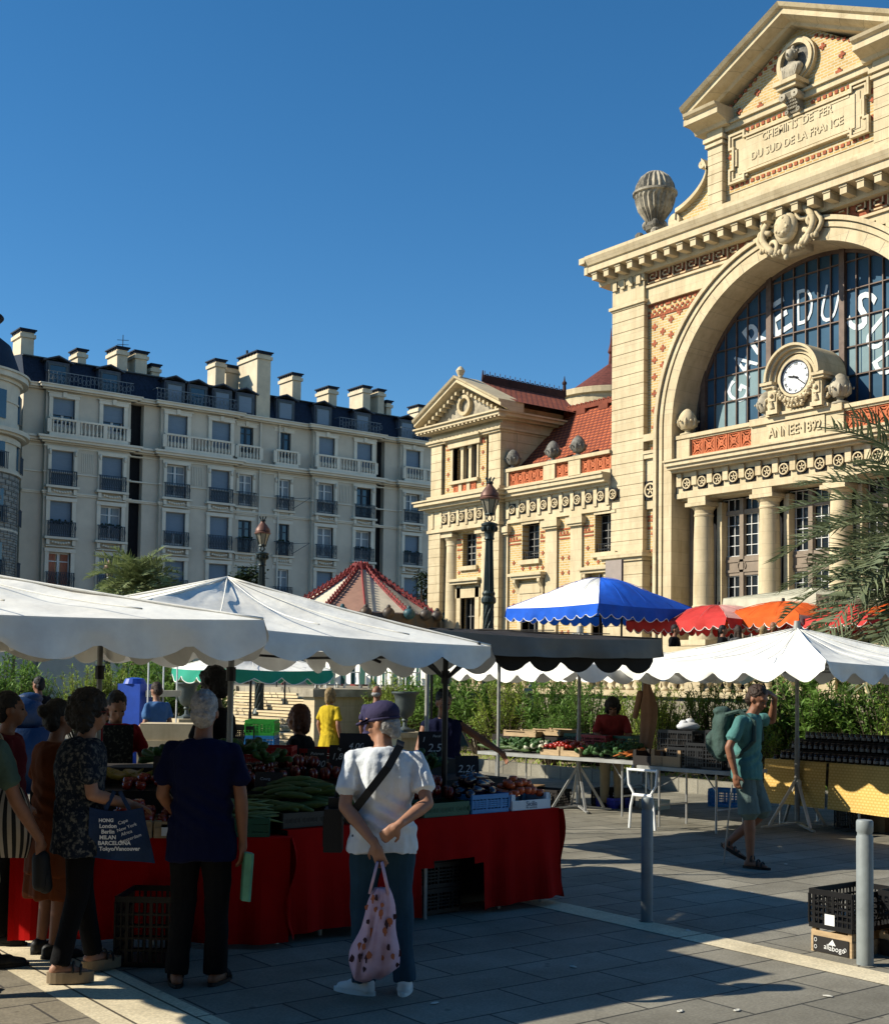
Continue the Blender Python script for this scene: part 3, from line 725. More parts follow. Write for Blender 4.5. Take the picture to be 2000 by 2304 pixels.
# clock aedicule
ck = MB(); cz = 10.78; cyf = .02
ck.arcband(AX, cz, .56, .66, -.12, .3, 0, 2*PI, 32); ck.arcband(AX, cz, .66, .76, -.05, .3, 0, 2*PI, 32)
for r0, r1, y in ((.80, .92, -.10), (.92, 1.02, -.22), (1.02, 1.10, -.32)): ck.arcband(AX, cz, r0, r1, y, 1.0, R(-2), R(182), 32)
for s_ in (-1, 1):
    a, b = sorted((AX+s_*.78, AX+s_*1.28)); ck.box(a, b, -.30, .9, 10.64, 10.74); ck.box(a+(.0 if s_ > 0 else .04), b-(.04 if s_ > 0 else 0), -.24, .9, 10.55, 10.64)
    a, b = sorted((AX+s_*.70, AX+s_*1.08)); ck.box(a, b, -.14, .7, 9.66, 10.55); ck.box(a+.06, b-.06, -.18, -.14, 10.1, 10.46)
    ck.ell((AX+s_*.89, -.2, 10.28), .08, .06, .08, 10); ck.box(a-.04, b+.04, -.18, .7, 9.66, 9.8)
    for q in range(6): ck.ell((AX+s_*.89, -.17, 9.86+.035*q), .10-.01*q, .06, .05, 7)
    for q in range(16):
        a_ = q*.4; r_ = .2*(1-q/20); ck.ell((AX+s_*(1.16+r_*math.cos(a_)), .05, 10.05+r_*1.3*math.sin(a_)), .06, .09, .06, 6)
ck.box(AX-.75, AX+.75, .08, .9, 9.66, 10.9); ck.arcband(AX, cz, .01, .8, .09, .9, 0, PI, 20)
ck.box(AX-1.25, AX+1.25, -.05, .6, 9.62, 9.72)
for q in range(46):
    t = q/45; a_ = R(198+144*t); rr = .80+.06*math.sin(q*2.3); ck.ell((AX+rr*math.cos(a_), -.12-.05*math.cos(q*1.7), cz+rr*math.sin(a_)+.0), .085, .09, .075, 6)
for q in range(16): ck.ell((AX-.35+.045*q, -.10, 9.92+.10*math.sin(q*2.1)), .07, .09, .07, 6)
cko = sb(ck, 'clock', 'stone', 40)
cko.scale = (.87, 1, .87); cko.location = (AX*.13+.14, 0, 9.66*.13)
cf = MB(); cf.arcband(AX, cz, .001, .56, -.06, -.01, 0, 2*PI, 32); sb(cf, 'clock_face', M('clock_white', (.86,.87,.86), .3, .02), parent=cko)
ch = MB(); ch.arcband(AX, cz, .545, .575, -.13, .01, 0, 2*PI, 32)
def hand(deg, L, w): a = R(90-deg); ch.bar((AX-.1*math.cos(a), -.085, cz-.1*math.sin(a)), (AX+L*math.cos(a), -.085, cz+L*math.sin(a)), w, .015, (0,1,0))
hand(282, .27, .055); hand(128, .44, .04); hand(282, .32, .02); ch.arcband(AX, cz, .001, .04, -.10, -.05, 0, 2*PI, 10)
sb(ch, 'clock_hand', 'black_iron', parent=cko)
for i, s in enumerate(['XII','I','II','III','IIII','V','VI','VII','VIII','IX','X','XI']):
    a = R(90-30*i); text(s, .13, .004, 'clock_numeral', 'black_iron', cko, (AX+.44*math.cos(a), -.065, cz+.44*math.sin(a)), (PI/2, R(30*i), 0))
# hall behind and its roof
hb = MB(); hb.box(.3, 2*AX-.3, 1.4, 30, 0, 15.4); hb.box(.3, AX-4.7, 1.1, 1.4, 0, 15.4)
sb(hb, 'hall_body', 'stone')

# ================= side wing between tower and pavilion (x < 0)
WX0 = -5.5
wg = MB()
wins = [(-4.55, -3.62, 6.12, 7.42), (-.78, .2, 6.12, 7.42)]
doors = [(-4.5, -3.55, 1.4, 4.6), (-.85, .1, 1.4, 4.6)]
wg.wall(WX0-.2, 0, 1.2, 7.6, .02, .45, wins+doors); sb(wg, 'wing_brick_wall', 'yellow_brick')
ws = MB()
for z0, z1, y in ((7.52, 7.62, -.08), (7.62, 8.36, -.05), (8.36, 8.46, -.15), (8.58, 8.72, -.42), (8.46, 8.58, -.34), (8.72, 8.78, -.47)): ws.box(WX0-.3, 0, y, .5, z0, z1)
ws.box(WX0-.2, 0, -.05, .4, 8.78, 8.92); ws.box(WX0-.2, 0, -.10, .42, 9.44, 9.56)
for a, b in ((-5.5, -5.28), (-3.35, -2.75), (-2.05, -1.45)): ws.box(a, b, -.07, .4, 8.9, 9.45)
# flat pilasters with bracket capitals
for a, b in ((-5.75, -5.28), (-3.22, -2.62), (-1.92, -1.35)):
    ws.box(a, b, -.06, .1, 1.4, 7.3); ws.box(a-.06, b+.1, -.16, .1, 7.12, 7.2); ws.box(a-.1, b+.16, -.22, .1, 7.2, 7.42); ws.box(a-.02, b+.02, -.1, .1, 7.42, 7.52)
for a, b, c, d in wins:
    ws.box(a-.1, b+.1, -.10, .12, c-.16, c); ws.box(a-.02, b+.02, -.03, .4, d-.0, d+.1)
for a, b, c, d in doors:
    ws.box(a-.42, b+.42, -.36, .1, 5.52, 5.62); ws.box(a-.34, b+.34, -.28, .1, 5.42, 5.52); ws.box(a-.22, b+.22, -.05, .1, 4.6, 5.3); ws.box(a-.1, b+.1, -.08, .1, 4.9, 5.2)
    for s_, e in ((-1, a), (1, b)): ws.box(min(e, e+s_*.2), max(e, e+s_*.2), -.06, .3, 1.4, 4.7); ws.profX([(.1, 4.9), (-.06, 4.92), (-.1, 5.1), (-.26, 5.3), (-.26, 5.42), (.1, 5.42)], min(e+s_*.12, e+s_*.26), max(e+s_*.12, e+s_*.26))
sb(ws, 'wing_stonework', 'stone', fix=True)
wm = MB(); x = WX0+.12
while x < -.15:
    wm.cut(); wm.box(x, x+.18, -.32, 0, 8.47, 8.575); wm.box(x+.02, x+.18, -.10, 0, 7.7, 8.34)
    medal(x+.385, 8.02, .18, -.075); x += .575
sb(wm, 'wing_triglyph', 'stone')
for a, b, n in ((-5.28, -3.35, 5), (-2.75, -2.05, 2), (-1.45, .0, 4)):
    for k in range(n): terra(tf, tb, a+(b-a)*k/n+.01, a+(b-a)*(k+1)/n-.01, 8.92, 9.44, .0)
wr = MB()
for a, b in ((-5.25, -4.62), (-3.55, -3.25), (-2.55, -1.95), (-1.3, -.85)):
    for z in (6.85, 7.05, 6.72): wr.box(a, b, -.005, .03, z, z+.05)
    for k in range(int((b-a)/.16)): wr.box(a+.03+k*.16, a+.11+k*.16, -.005, .03, 6.92, 7.0)
for z in [1.9+.52*k for k in range(9)]:
    for x in (-5.0, -3.42, -2.38, -2.05+.0, -1.12): cross(wr, x, z+(.26 if x in (-3.42, -1.12) else 0), -.002, .05)
for x in (-4.5, -4.1, -3.7, -.6, -.2): cross(wr, x, 5.82, -.002, .05)
sb(wr, 'wing_brick_pattern', 'red_brick')
wd_ = MB(); wb = MB(); wv = MB()
for a, b, c, d in wins+doors:
    wd_.box(a, b, .36, .40, c, d); wd_.cut(); wb.cut(); wv.cut(); n = 5
    for k in range(4): xx = a+(b-a)*k/3; wb.box(xx-.016, xx+.016, .33, .37, c, d)
    for k in range(n+1): zz = c+(d-c)*k/n; wb.box(a, b, .32, .366, zz-.013, zz+.013)
    if c > 5:
        for zz in (c+.12, c+.3): wv.box(a, b, .10, .12, zz-.012, zz+.012)
        for k in range(9): xx = a+(b-a)*k/8; wv.box(xx-.008, xx+.008, .10, .12, c, c+.3)
sb(wd_, 'wing_window_glass', 'door_glass'); sb(wb, 'wing_window_bar', 'window_bar_dim'); sb(wv, 'window_rail', 'black_iron')
urn_small(-5.3, .17, 9.56, .86, 'stone_grey'); urn_small(-3.1, .17, 9.56, .86, 'stone_grey'); urn_small(-1.8, .17, 9.56, .86, 'stone_grey')
# wing roof: steep orange tiles, crested edge, darker rotunda roof behind
rf = MB(); rf.quad((WX0-.1, .45, 9.55), (.3, .45, 9.55), (.3, 3.1, 12.12), (WX0-.1, 3.1, 12.12)); 
sb(rf, 'tiled_roof', 'tile_roof' if 'tile_roof' in MATS else brickmat('tile_roof', (.50,.13,.045), (.40,.10,.04), (.16,.035,.02), .22, .14, .03, 'xz', bump=1.0))
rc = MB(); rc.box(WX0-.1, .3, 2.95, 3.4, 12.1, 12.26); x = WX0
while x < .2: rc.arcband(x+.12, 12.26, .05, .11, 3.0, 3.1, 0, PI, 8); rc.box(x, x+.24, 2.85, 2.95, 11.9, 12.1) if int(x*10) % 2 else None; x += .24
sb(rc, 'roof_cresting', 'terracotta_deep')
rr = MB(); rr.lathe([(2.5, 9), (2.5, 14.2), (2.65, 14.25), (2.65, 14.5), (2.3, 14.55)], (-10.15, 10, 0), 40); sb(rr, 'rotunda_curb', 'stone')
rr = MB(); rr.lathe([(2.2, 14.5), (1.1, 15.32), (.12, 16.05), (.08, 16.5), (.15, 16.6), (.05, 17.0), (.01, 17.7)], (-10.15, 10, 0), 32); sb(rr, 'rotunda_roof', 'roof_dark')
wbk = MB(); wbk.box(WX0-4, 0, .7, 12, 0, 9.0); wbk.box(WX0-.1, .3, 3.15, 12, 8.9, 12.1); sb(wbk, 'wing_body', 'stone')

# ================= pavilion at the far end
P0, P1, PF = -9.85, -5.5, -.30
PA = (P0+P1)/2
pv = MB(); UW = [(PA-.75, PA+.75, 9.42, 10.72)]
LW = [(PA-.42, PA+.42, 6.12, 7.4), (PA-.45, PA+.45, 1.4, 4.9)]
pv.wall(P0+.9, P1-.9, 8.9, 11.1, PF+.10, PF+.4, UW); pv.cut(); pv.wall(P0+.4, P1-.4, 1.3, 7.6, PF+.35, PF+.65, LW)
sb(pv, 'pavilion_brick_wall', 'yellow_brick')
ps = MB()
def courses(mb, x0, x1, y0, y1, z0, z1, h=.35):
    z = z0
    while z < z1-.02:
        e = min(z+h, z1); mb.box(x0, x1, y0, y1, z, e-.02); mb.box(x0+.015, x1-.015, y0+.015, y1, e-.025, e+.001); z = e
for a, b in ((P0, P0+.75), (P1-.75, P1)):
    courses(ps, a, b, PF, PF+.8, 1.3, 7.5); courses(ps, a+.06, b-.0 if b > PA else b, PF+.03, PF+.8, 8.9, 11.0)
ps.box(P1-.74, P1-.01, PF+.8, 3.0, 0, 12.0); ps.box(P0+.01, P0+.6, PF+.8, 5.6, 0, 11.5)
z = 1.3
while z < 11.3:
    if not 7.5 < z < 8.6: ps.box(P1-.5, P1+.01, PF+.82, .3 if z < 9 else 2.9, z, z+.33)
    z += .36
for z0, z1, p in ((7.5, 7.62, .06), (7.62, 8.34, .02), (8.34, 8.44, .12), (8.44, 8.56, .3), (8.56, 8.70, .44), (8.70, 8.76, .5), (8.76, 8.95, .08)):
    ps.box(P0-p, P1+(p if z0 < 8.4 or True else 0), PF-p, PF+1.0, z0, z1)
for z0, z1, p in ((10.98, 11.06, .05), (11.06, 11.14, .12), (11.14, 11.30, .03), (11.42, 11.50, .22), (11.50, 11.62, .42), (11.62, 11.68, .5)):
    ps.box(P0-p, P1+p, PF-p, PF+.8, z0, z1); ps.box(P1-.3, P1+p, PF+.8, 2.95, z0, z1)
ps.box(P0, P1, PF+.1, PF+.8, 11.3, 11.45); ps.box(P1-.3, P1, PF+.8, 2.95, 11.3, 11.42)
# window surround
a, b, c, d = UW[0]
ps.box(a-.24, b+.24, PF-.02, PF+.3, d, d+.24); ps.box(a-.36, b+.36, PF-.18, PF+.3, d+.3, d+.38); ps.box(a-.3, b+.3, PF-.1, PF+.3, d+.24, d+.3)
ps.box(a-.14, b+.14, PF-.04, PF+.3, c-.12, c); ps.box(a-.14, b+.14, PF+.0, PF+.3, 8.9, 8.98)
for k in (1, 2): xx = a+(b-a)*k/3; ps.box(xx-.08, xx+.08, PF+.12, PF+.3, c, d); ps.box(xx-.12, xx+.12, PF+.1, PF+.3, d-.1, d)
for s_, e in ((-1, a), (1, b)): ps.box(min(e, e+s_*.1), max(e, e+s_*.1), PF+.05, PF+.3, c, d)
for k in range(3):
    u = a+(b-a)*(k+.12)/3; v = a+(b-a)*(k+.88)/3; terra(tf, tb, u, v, 8.98, 9.28, PF+.06)
    if k: ps.box(a+(b-a)*k/3-.1, a+(b-a)*k/3+.1, PF+.04, PF+.3, 8.94, 9.3)
# lower window and door
a, b, c, d = LW[0]; ps.box(a-.12, b+.12, PF+.24, PF+.5, c-.16, c)
a, b, c, d = LW[1]; ps.box(a-.5, b+.5, PF-.02, PF+.5, 5.52, 5.62); ps.box(a-.4, b+.4, PF+.06, PF+.5, 5.42, 5.52); ps.box(a-.3, b+.3, PF+.28, PF+.5, 4.9, 5.3)
for s_, e in ((-1, a), (1, b)): ps.box(min(e, e+s_*.24), max(e, e+s_*.24), PF+.28, PF+.5, 1.4, 5.42)
sb(ps, 'pavilion_stonework', 'stone')
pk = MB()
for cx in (P0+1.08, P1-1.08):
    pk.lathe([(.36,1.5),(.36,3.0),(.34,3.1),(.34,4.1),(.30,4.2),(.295,5.2),(.27,6.95),(.29,6.97),(.29,7.03),(.28,7.05),(.29,7.15),(.36,7.24),(.36,7.28)], (cx, PF+.42, 0), 24)
    pk.box(cx-.4, cx+.4, PF+.02, PF+.6, 7.28, 7.4); pk.box(cx-.34, cx+.34, PF+.06, PF+.6, 7.4, 7.55); pk.cut()
sb(pk, 'pavilion_column', 'stone', 30)
pp = MB()
for s_ in (1, -1): rake(pp, PA-s_*(PA-P0+.52), 11.66, PA, 13.0, [(PF+.7, .0), (PF+.0, .0), (PF-.1, .06), (PF-.26, .08), (PF-.42, .12), (PF-.42, .22), (PF-.5, .26), (PF-.54, .34), (PF+.7, .34)], s_)
pp.lathe([(.14,13.3),(.09,13.4),(.14,13.5),(.18,13.6),(.1,13.72),(.02,13.78)], (PA, PF-.2, 0), 12); pp.box(PA-.2, PA+.2, PF-.4, PF, 13.2, 13.32)
pp.ell((P0-.4, PF-.25, 11.98), .12, .12, .18, 8)
pp.arcband(PA, 12.3, .27, .40, PF-.05, PF+.2, 0, 2*PI, 20)
for k in range(10): a_ = 2*PI*k/10; pp.ell((PA+.3*math.cos(a_), PF+.0, 12.3+.3*math.sin(a_)), .05, .05, .05, 6)
x = P0-.35
while x < P1+.4: pp.box(x, x+.1, PF-.40, PF-.1, 11.43, 11.50); x += .24
for k in range(9):
    for s_ in (-1, 1): x = PA+s_*(.25+.24*k); z = 12.82-(1.34/2.7)*abs(x-PA); pp.box(x-.05, x+.05, PF-.24, PF+.05, z, z+.12)
sb(pp, 'pavilion_pediment', 'stone', fix=True)
pf = MB(); pf.prismXZ([(P0+.2, 11.3), (P1-.2, 11.3), (P1-.1, 11.9), (PA, 13.25), (P0+.1, 11.9)], PF+.7, 4.88); sb(pf, 'pavilion_attic', 'stone')
pt = MB(); pt.prismXZ([(P0-.1, 11.66), (P1+.1, 11.66), (PA, 13.1)], PF+.12, PF+.5); sb(pt, 'pavilion_tympanum', 'stone_dark')
for j in range(5): medal(P0+1.1+.54*j, 7.98, .17, PF-.04)
pm = MB()
for j in range(8): pm.cut(); x = P0+.2+.54*j; pm.box(x, x+.17, PF-.28, PF, 8.45, 8.55); pm.box(x+.02, x+.16, PF-.06, PF, 7.68, 8.3)
x = .6
sb(pm, 'pavilion_triglyph', 'stone')
pr_ = MB()
for z in (9.15, 9.75, 10.35, 10.8):
    cross(pr_, P0+1.1, z, PF+.08, .05); cross(pr_, P1-1.1, z, PF+.08, .05)
for z in (2.5, 3.2, 3.9, 4.6, 5.3, 5.9, 6.5): cross(pr_, P0+1.55, z, PF+.33, .05); cross(pr_, P1-1.55, z, PF+.33, .05)
for x in (P0+.95, P1-1.25):
    for z in (10.85, 10.7): pr_.box(x, x+.3, PF+.08, PF+.12, z, z+.05)
for x0 in (PA-.75, PA+.45):
    for z in (6.75, 6.95, 7.15): pr_.box(x0, x0+.3, PF+.33, PF+.36, z, z+.06)
for k in range(10): pr_.box(P1-.0, P1+.012, 2.2+.3*k, 2.42+.3*k, 10.7, 10.76); pr_.box(P1-.0, P1+.012, 2.2+.3*k, 2.42+.3*k, 10.3, 10.36)
sb(pr_, 'pavilion_brick_pattern', 'red_brick')
pg = MB()
for a, b, c, d in UW+LW:
    y_ = PF+(.38 if c > 8 else .62); pg.box(a, b, y_, y_+.03, c, d); pg.cut()
sb(pg, 'pavilion_window_glass', 'door_glass')
pb = MB()
for a, b, c, d in LW:
    for k in range(4): xx = a+(b-a)*k/3; pb.box(xx-.02, xx+.02, PF+.57, PF+.61, c, d)
    for k in range(6): zz = c+(d-c)*k/5; pb.box(a, b, PF+.575, PF+.605, zz-.018, zz+.018)
sb(pb, 'pavilion_window_bar', 'window_bar_dim')
# pavilion roof and ridge cresting
pr = MB()
for s_ in (-1, 1): pr.add([(PA, PF+.3, 13.34), (PA, 4.9, 13.34), (PA+s_*2.75, 3.0, 12.02), (PA+s_*2.75, PF+.3, 12.02)], [(0,1,2,3)])
pr.add([(PA, 4.9, 13.34), (PA-2.75, 4.9, 12.02), (PA-2.75, 4.9, 9), (PA+2.75, 3.0, 9), (PA+2.75, 3.0, 12.02)], [(0,1,2,3,4)])
sb(pr, 'pavilion_roof', brickmat('tile_roof_side', (.46,.12,.05), (.36,.09,.04), (.12,.03,.02), .26, .16, .03, 'yx', bump=1.0))
pc2 = MB(); pc2.box(PA-.06, PA+.06, .6, 4.9, 13.3, 13.62); y = .7
while y < 4.8:
    for q in range(8): a0_, a1_ = PI*q/8, PI*(q+1)/8; pc2.bar((PA, y+.12+.1*math.cos(a0_), 13.55+.13*math.sin(a0_)), (PA, y+.12+.1*math.cos(a1_), 13.55+.13*math.sin(a1_)), .03)
    pc2.bar((PA, y, 13.5), (PA, y, 13.8), .02); y += .26
pc2.tube([(PA, 4.9, 13.4), (PA, 4.9, 13.9), (PA, 4.9, 14.25)], [.09, .06, .01], 8); pc2.ell((PA, 4.9, 13.95), .1, .1, .1, 8)
pc2.tube([(PA, .6, 13.4), (PA, .6, 13.8)], [.06, .02], 8)
sb(pc2, 'ridge_cresting', M('cresting_dark', (.05,.018,.014), .8, .3))
sb(tf, 'terracotta_panel', 'terracotta'); sb(tb, 'terracotta_panel_back', 'terracotta_deep')
sb(md, 'medallion', 'stone'); sb(mk, 'medallion_ground', 'dark_inside')
# right-hand wing, mirrored and simpler, beyond the frame edge
rw = MB(); rw.box(2*AX, 2*AX+9, .2, 12, 0, 9.0); sb(rw, 'far_wing', 'stone')
# ------------------------------------------------------------------ apartment block across the square (facade along X at Y = 75)
M('render_beige', (.70,.60,.46), .9, .08, .6, bump=.1)
M('render_light', (.84,.74,.58), .85, .08, .8)
M('chimney_render', (.66,.56,.40), .9, .12, 1)
M('shutter_blue', (.20,.26,.32), .6, .06, 2, stretch=(1,1,14))
M('pane_dark', (.02,.04,.06), .08, .2, 1.5, spec=.8)
M('curtain', (.30,.34,.36), .8, .12, 6, stretch=(6,1,1))
M('curtain_pink', (.45,.17,.10), .8, .2, 6, stretch=(6,1,1))
M('rail_blue', (.03,.05,.07), .5, .2)
M('flat_roof_gray', (.07,.09,.10), .6, .2)
AB = thing('apartment_block', 'long beige six storey apartment block with dark blue mansard roof and pale chimneys', 'apartment building', (25.3, 75, 0))
def ab(mb, name, mat, smooth=False, fix=False, parent=None): return mb.build(name, mat, parent or AB, smooth, fix)
X0 = 25.3
ROWS = [(16.75, 18.48), (13.15, 15.27), (10.05, 12.2), (6.98, 9.1), (3.9, 6.0)]
COLS = [(27.62, 1.36, 'b'), (30.78, 1.36, 'b'), (35.1, 1.36, 'b'), (38.2, 1.36, 'b'), (40.3, .98, 'f'), (43.2, .98, 'f'), (46.35, 1.3, 'b'), (49.5, 1.3, 'b'), (53.75, 1.3, 'b'), (56.9, 1.3, 'b'), (61.5, 1.3, 'b'), (64.6, 1.3, 'b')]
BAYS = [(26.55, 31.95), (34.0, 39.2), (45.3, 50.6), (52.7, 57.9), (60.5, 65.7)]
yb = lambda t: -.45 if t == 'b' else 0
w = MB(); w.wall(0, 50, 0, 19.1, 0, .5, [(a-X0, b-X0, 3.4, 18.9) for a, b in ((32.08, 32.95), (50.72, 51.5))]+[(c-X0-wd/2, c-X0+wd/2, z0, z1) for c, wd, t in COLS if t == 'f' for z0, z1 in ROWS]); w.box(0, 50, .5, 12, 0, 19.1); w.box(-.02, 0, .0, 12, 0, 19.1)
ab(w, 'wall', 'render_beige')
sl = MB()
for a, b in ((32.08, 32.95), (50.72, 51.5)):
    sl.box(a-X0, b-X0, .45, .49, 3.4, 18.9); sl.cut()
ab(sl, 'light_well', 'dark_inside')
bw = MB()
for a, b in BAYS:
    hs_ = [(c-X0-wd/2, c-X0+wd/2, z0, z1) for c, wd, t in COLS if a < c < b for z0, z1 in ROWS]
    bw.wall(a-X0, b-X0, 0, 19.0, -.3, .1, hs_)
    bw.quad((a-X0, 0, 0), (a-X0, -.3, 0), (a-X0, -.3, 19), (a-X0, 0, 19)); bw.quad((b-X0, -.3, 0), (b-X0, 0, 0), (b-X0, 0, 19), (b-X0, -.3, 19)); bw.cut()
ab(bw, 'bay', 'render_beige')
tr = MB()
for c, wd, t in COLS:            # window surrounds, sills, swags
    x = c-X0; y = yb(t); h = wd/2
    tr.cut()
    for i, (z0, z1) in enumerate(ROWS):
        for s_ in (-1, 1): e = x+s_*h; tr.box(min(e, e+s_*.24), max(e, e+s_*.24), y+.02, .1, z0-.1, z1+.2)
        tr.box(x-h-.28, x+h+.28, y-.02, .1, z1+.02, z1+.24)
        if i == 0: tr.box(x-.12, x+.12, y-.1, .1, z1+.05, z1+.36); tr.box(x-h-.36, x+h+.36, y-.06, .1, z1+.24, z1+.3)
        else:
            tr.box(x-h-.36, x+h+.36, y-.20, .1, z0-.16, z0-.02); tr.box(x-h-.24, x+h+.24, y-.08, .1, z0-.62, z0-.56)
            for k in range(7): tr.ell((x-.5+.166*k, y-.04, z0-.32-.07*math.sin(PI*k/6)), .10, .07, .08, 6)
            for s_ in (-1, 1): tr.box(x+s_*(h+.12)-.1, x+s_*(h+.12)+.1, y-.1, .1, z0-.5, z0-.18)
        if i == 1:
            for s_ in (-1, 1): tr.ell((x+s_*(h+.12), y-.06, z1-.1), .1, .1, .18, 6)
            for s_ in (-1, 1): tr.box(x+s_*(h+.12)-.1, x+s_*(h+.12)+.1, y-.06, .1, z1-1.2, z1-.3)
ab(tr, 'window_surround', 'render_light')
bd = MB()
segs = []; p = 25.3
for a, b in BAYS: segs += [(p, a, 0), (a, b, -.3)]; p = b
segs.append((p, 75.3, 0))
for a, b, y in segs:
    for z0, z1, pr in ((15.72, 15.8, .25), (15.8, 15.95, .5), (15.95, 16.08, .62), (12.62, 12.72, .08), (12.72, 12.8, .14), (13.92, 14.0, .08), (15.5, 15.58, .06)):
        bd.box(a-X0-(pr if y else 0), b-X0+(pr if y else 0), y-pr, .2, z0, z1)
    for z0, z1, pr in ((18.92, 19.0, .3), (19.0, 19.16, .5), (19.16, 19.22, .58)): bd.box(a-X0-(pr if y else 0), b-X0+(pr if y else 0), y-pr, 1.2, z0, z1)
    if y:
        for z in (15.2, 9.6): pass
ab(bd, 'string_course', 'render_light')
# fluting panels between windows on row 2
fp = MB()
for a, b in BAYS[:4]:
    m = (a+b)/2-X0
    for k in range(-3, 4): fp.box(m+k*.12-.025, m+k*.12+.025, -.34, -.3, 14.1, 15.3)
    fp.cut()
ab(fp, 'fluted_panel', 'render_light')
# stone balustrades on the upper floor
bs = MB()
def balus(a, b, y):
    bs.box(a, b, y-.14, y+.05, 17.08, 17.2); bs.box(a, b, y-.12, y+.05, 16.08, 16.32)
    n = max(2, int((b-a)/.24)); 
    for k in range(n+1):
        x = a+(b-a)*k/n
        if abs(((x-a) % 1.75)-.87) > .80 or k in (0, n): bs.box(x-.13, x+.13, y-.13, y+.03, 16.3, 17.1)
        else: bs.lathe([(.05,16.3),(.085,16.5),(.035,16.8),(.06,17.1)], (x, y-.04, 0), 6)
    bs.cut()
for a, b in BAYS[:4]: balus(a-X0+.1, b-X0-.3, -.62)
for c in (40.3, 43.2): balus(c-X0-.9, c-X0+.9, -.3)
ab(bs, 'balustrade', 'render_light')
# windows: shutter down, half, glass with white frame and curtains, or dark
KIND = {0: 'hhssddssssgg', 1: 'ssgsggGDGssg', 2: 'sgHsddWWHsgg', 3: 'Pgssdgsgssgg', 4: 'ggssgggggggg'}
for j, (c, wd, t) in enumerate(COLS):
    for i, (z0, z1) in enumerate(ROWS):
        x = c-X0; y = yb(t)+(.15 if t == 'b' else 0); k = KIND[i][j]; h = wd/2; zz = z0
        f = MB(); f.box(x-h, x+h, y+.22, y+.25, z0, z1)
        wn_ = ab(f, 'window', 'pane_dark')
        fb = MB()
        for e in (-h+.03, -.04, .04, h-.03): fb.box(x+e-.035, x+e+.035, y+.16, y+.215, z0, z1)
        fb.box(x-h, x+h, y+.165, y+.215, z0+(z1-z0)*.75-.03, z0+(z1-z0)*.75+.03); fb.box(x-h, x+h, y+.165, y+.215, z0+.02, z0+.2); fb.box(x-h, x+h, y+.165, y+.215, z1-.08, z1)
        fb.build('window_frame', 'white_paint' if k in 'HhgGWP' else 'rail_blue', wn_)
        if k in 'sSHh':
            sh = MB(); zb = z0 if k in 'sS' else z0+(z1-z0)*(.42 if k == 'h' else .38)
            n = int((z1-zb)/.075)
            for q in range(n): sh.box(x-h, x+h, y+.10+(q % 2)*.004, y+.14, zb+(z1-zb)*q/n, zb+(z1-zb)*(q+1)/n)
            sh.build('shutter', 'shutter_blue', wn_)
        if k in 'GWgP':
            cu_ = MB(); n = 8
            for q in range(n):
                if k == 'W' or q not in (3, 4): a_ = x-h+wd*q/n; cu_.quad((a_, y+.216-.01*(q % 2), z0), (a_+wd/n, y+.216-.01*((q+1) % 2), z0), (a_+wd/n, y+.216-.01*((q+1) % 2), z1), (a_, y+.216-.01*(q % 2), z1))
            cu_.build('curtain', 'curtain_pink' if k == 'P' else 'curtain', wn_)
        if i > 0:
            rl = MB(); yr = y-.30; rz = z0+.92
            rl.box(x-h-.18, x+h+.18, yr-.02, yr+.02, rz-.03, rz); rl.box(x-h-.18, x+h+.18, yr-.015, yr+.015, z0+.0, z0+.03); rl.box(x-h-.18, x+h+.18, yr-.015, yr+.015, z0+.16, z0+.18)
            for e in (-h-.17, h+.17): rl.box(x+e-.015, x+e+.015, yr, 0, rz-.03, rz); rl.box(x+e-.015, x+e+.015, yr-.015, yr+.015, z0, rz)
            q = x-h-.12
            while q < x+h+.15:
                rl.box(q-.014, q+.014, yr-.01, yr+.01, z0, rz); rl.bar((q, yr, z0+.2), (q+.09, yr, z0+.55), .02); rl.bar((q+.09, yr, z0+.55), (q, yr, rz), .02); q += .115
            rl.build('railing', 'rail_blue', wn_)
            if (i, j) in ((2, 0), (2, 1), (2, 8), (2, 7), (2, 4), (2, 5)):
                pl_ = MB()
                for q in range(36): pl_.ell((x-h+wd*random.random(), yr+.1+.1*random.random(), rz-.12+.22*random.random()), .07, .06, .07, 5)
                pl_.build('flower_box', M('leaf_dark', (.012,.03,.012), .8, .5, 8), wn_)
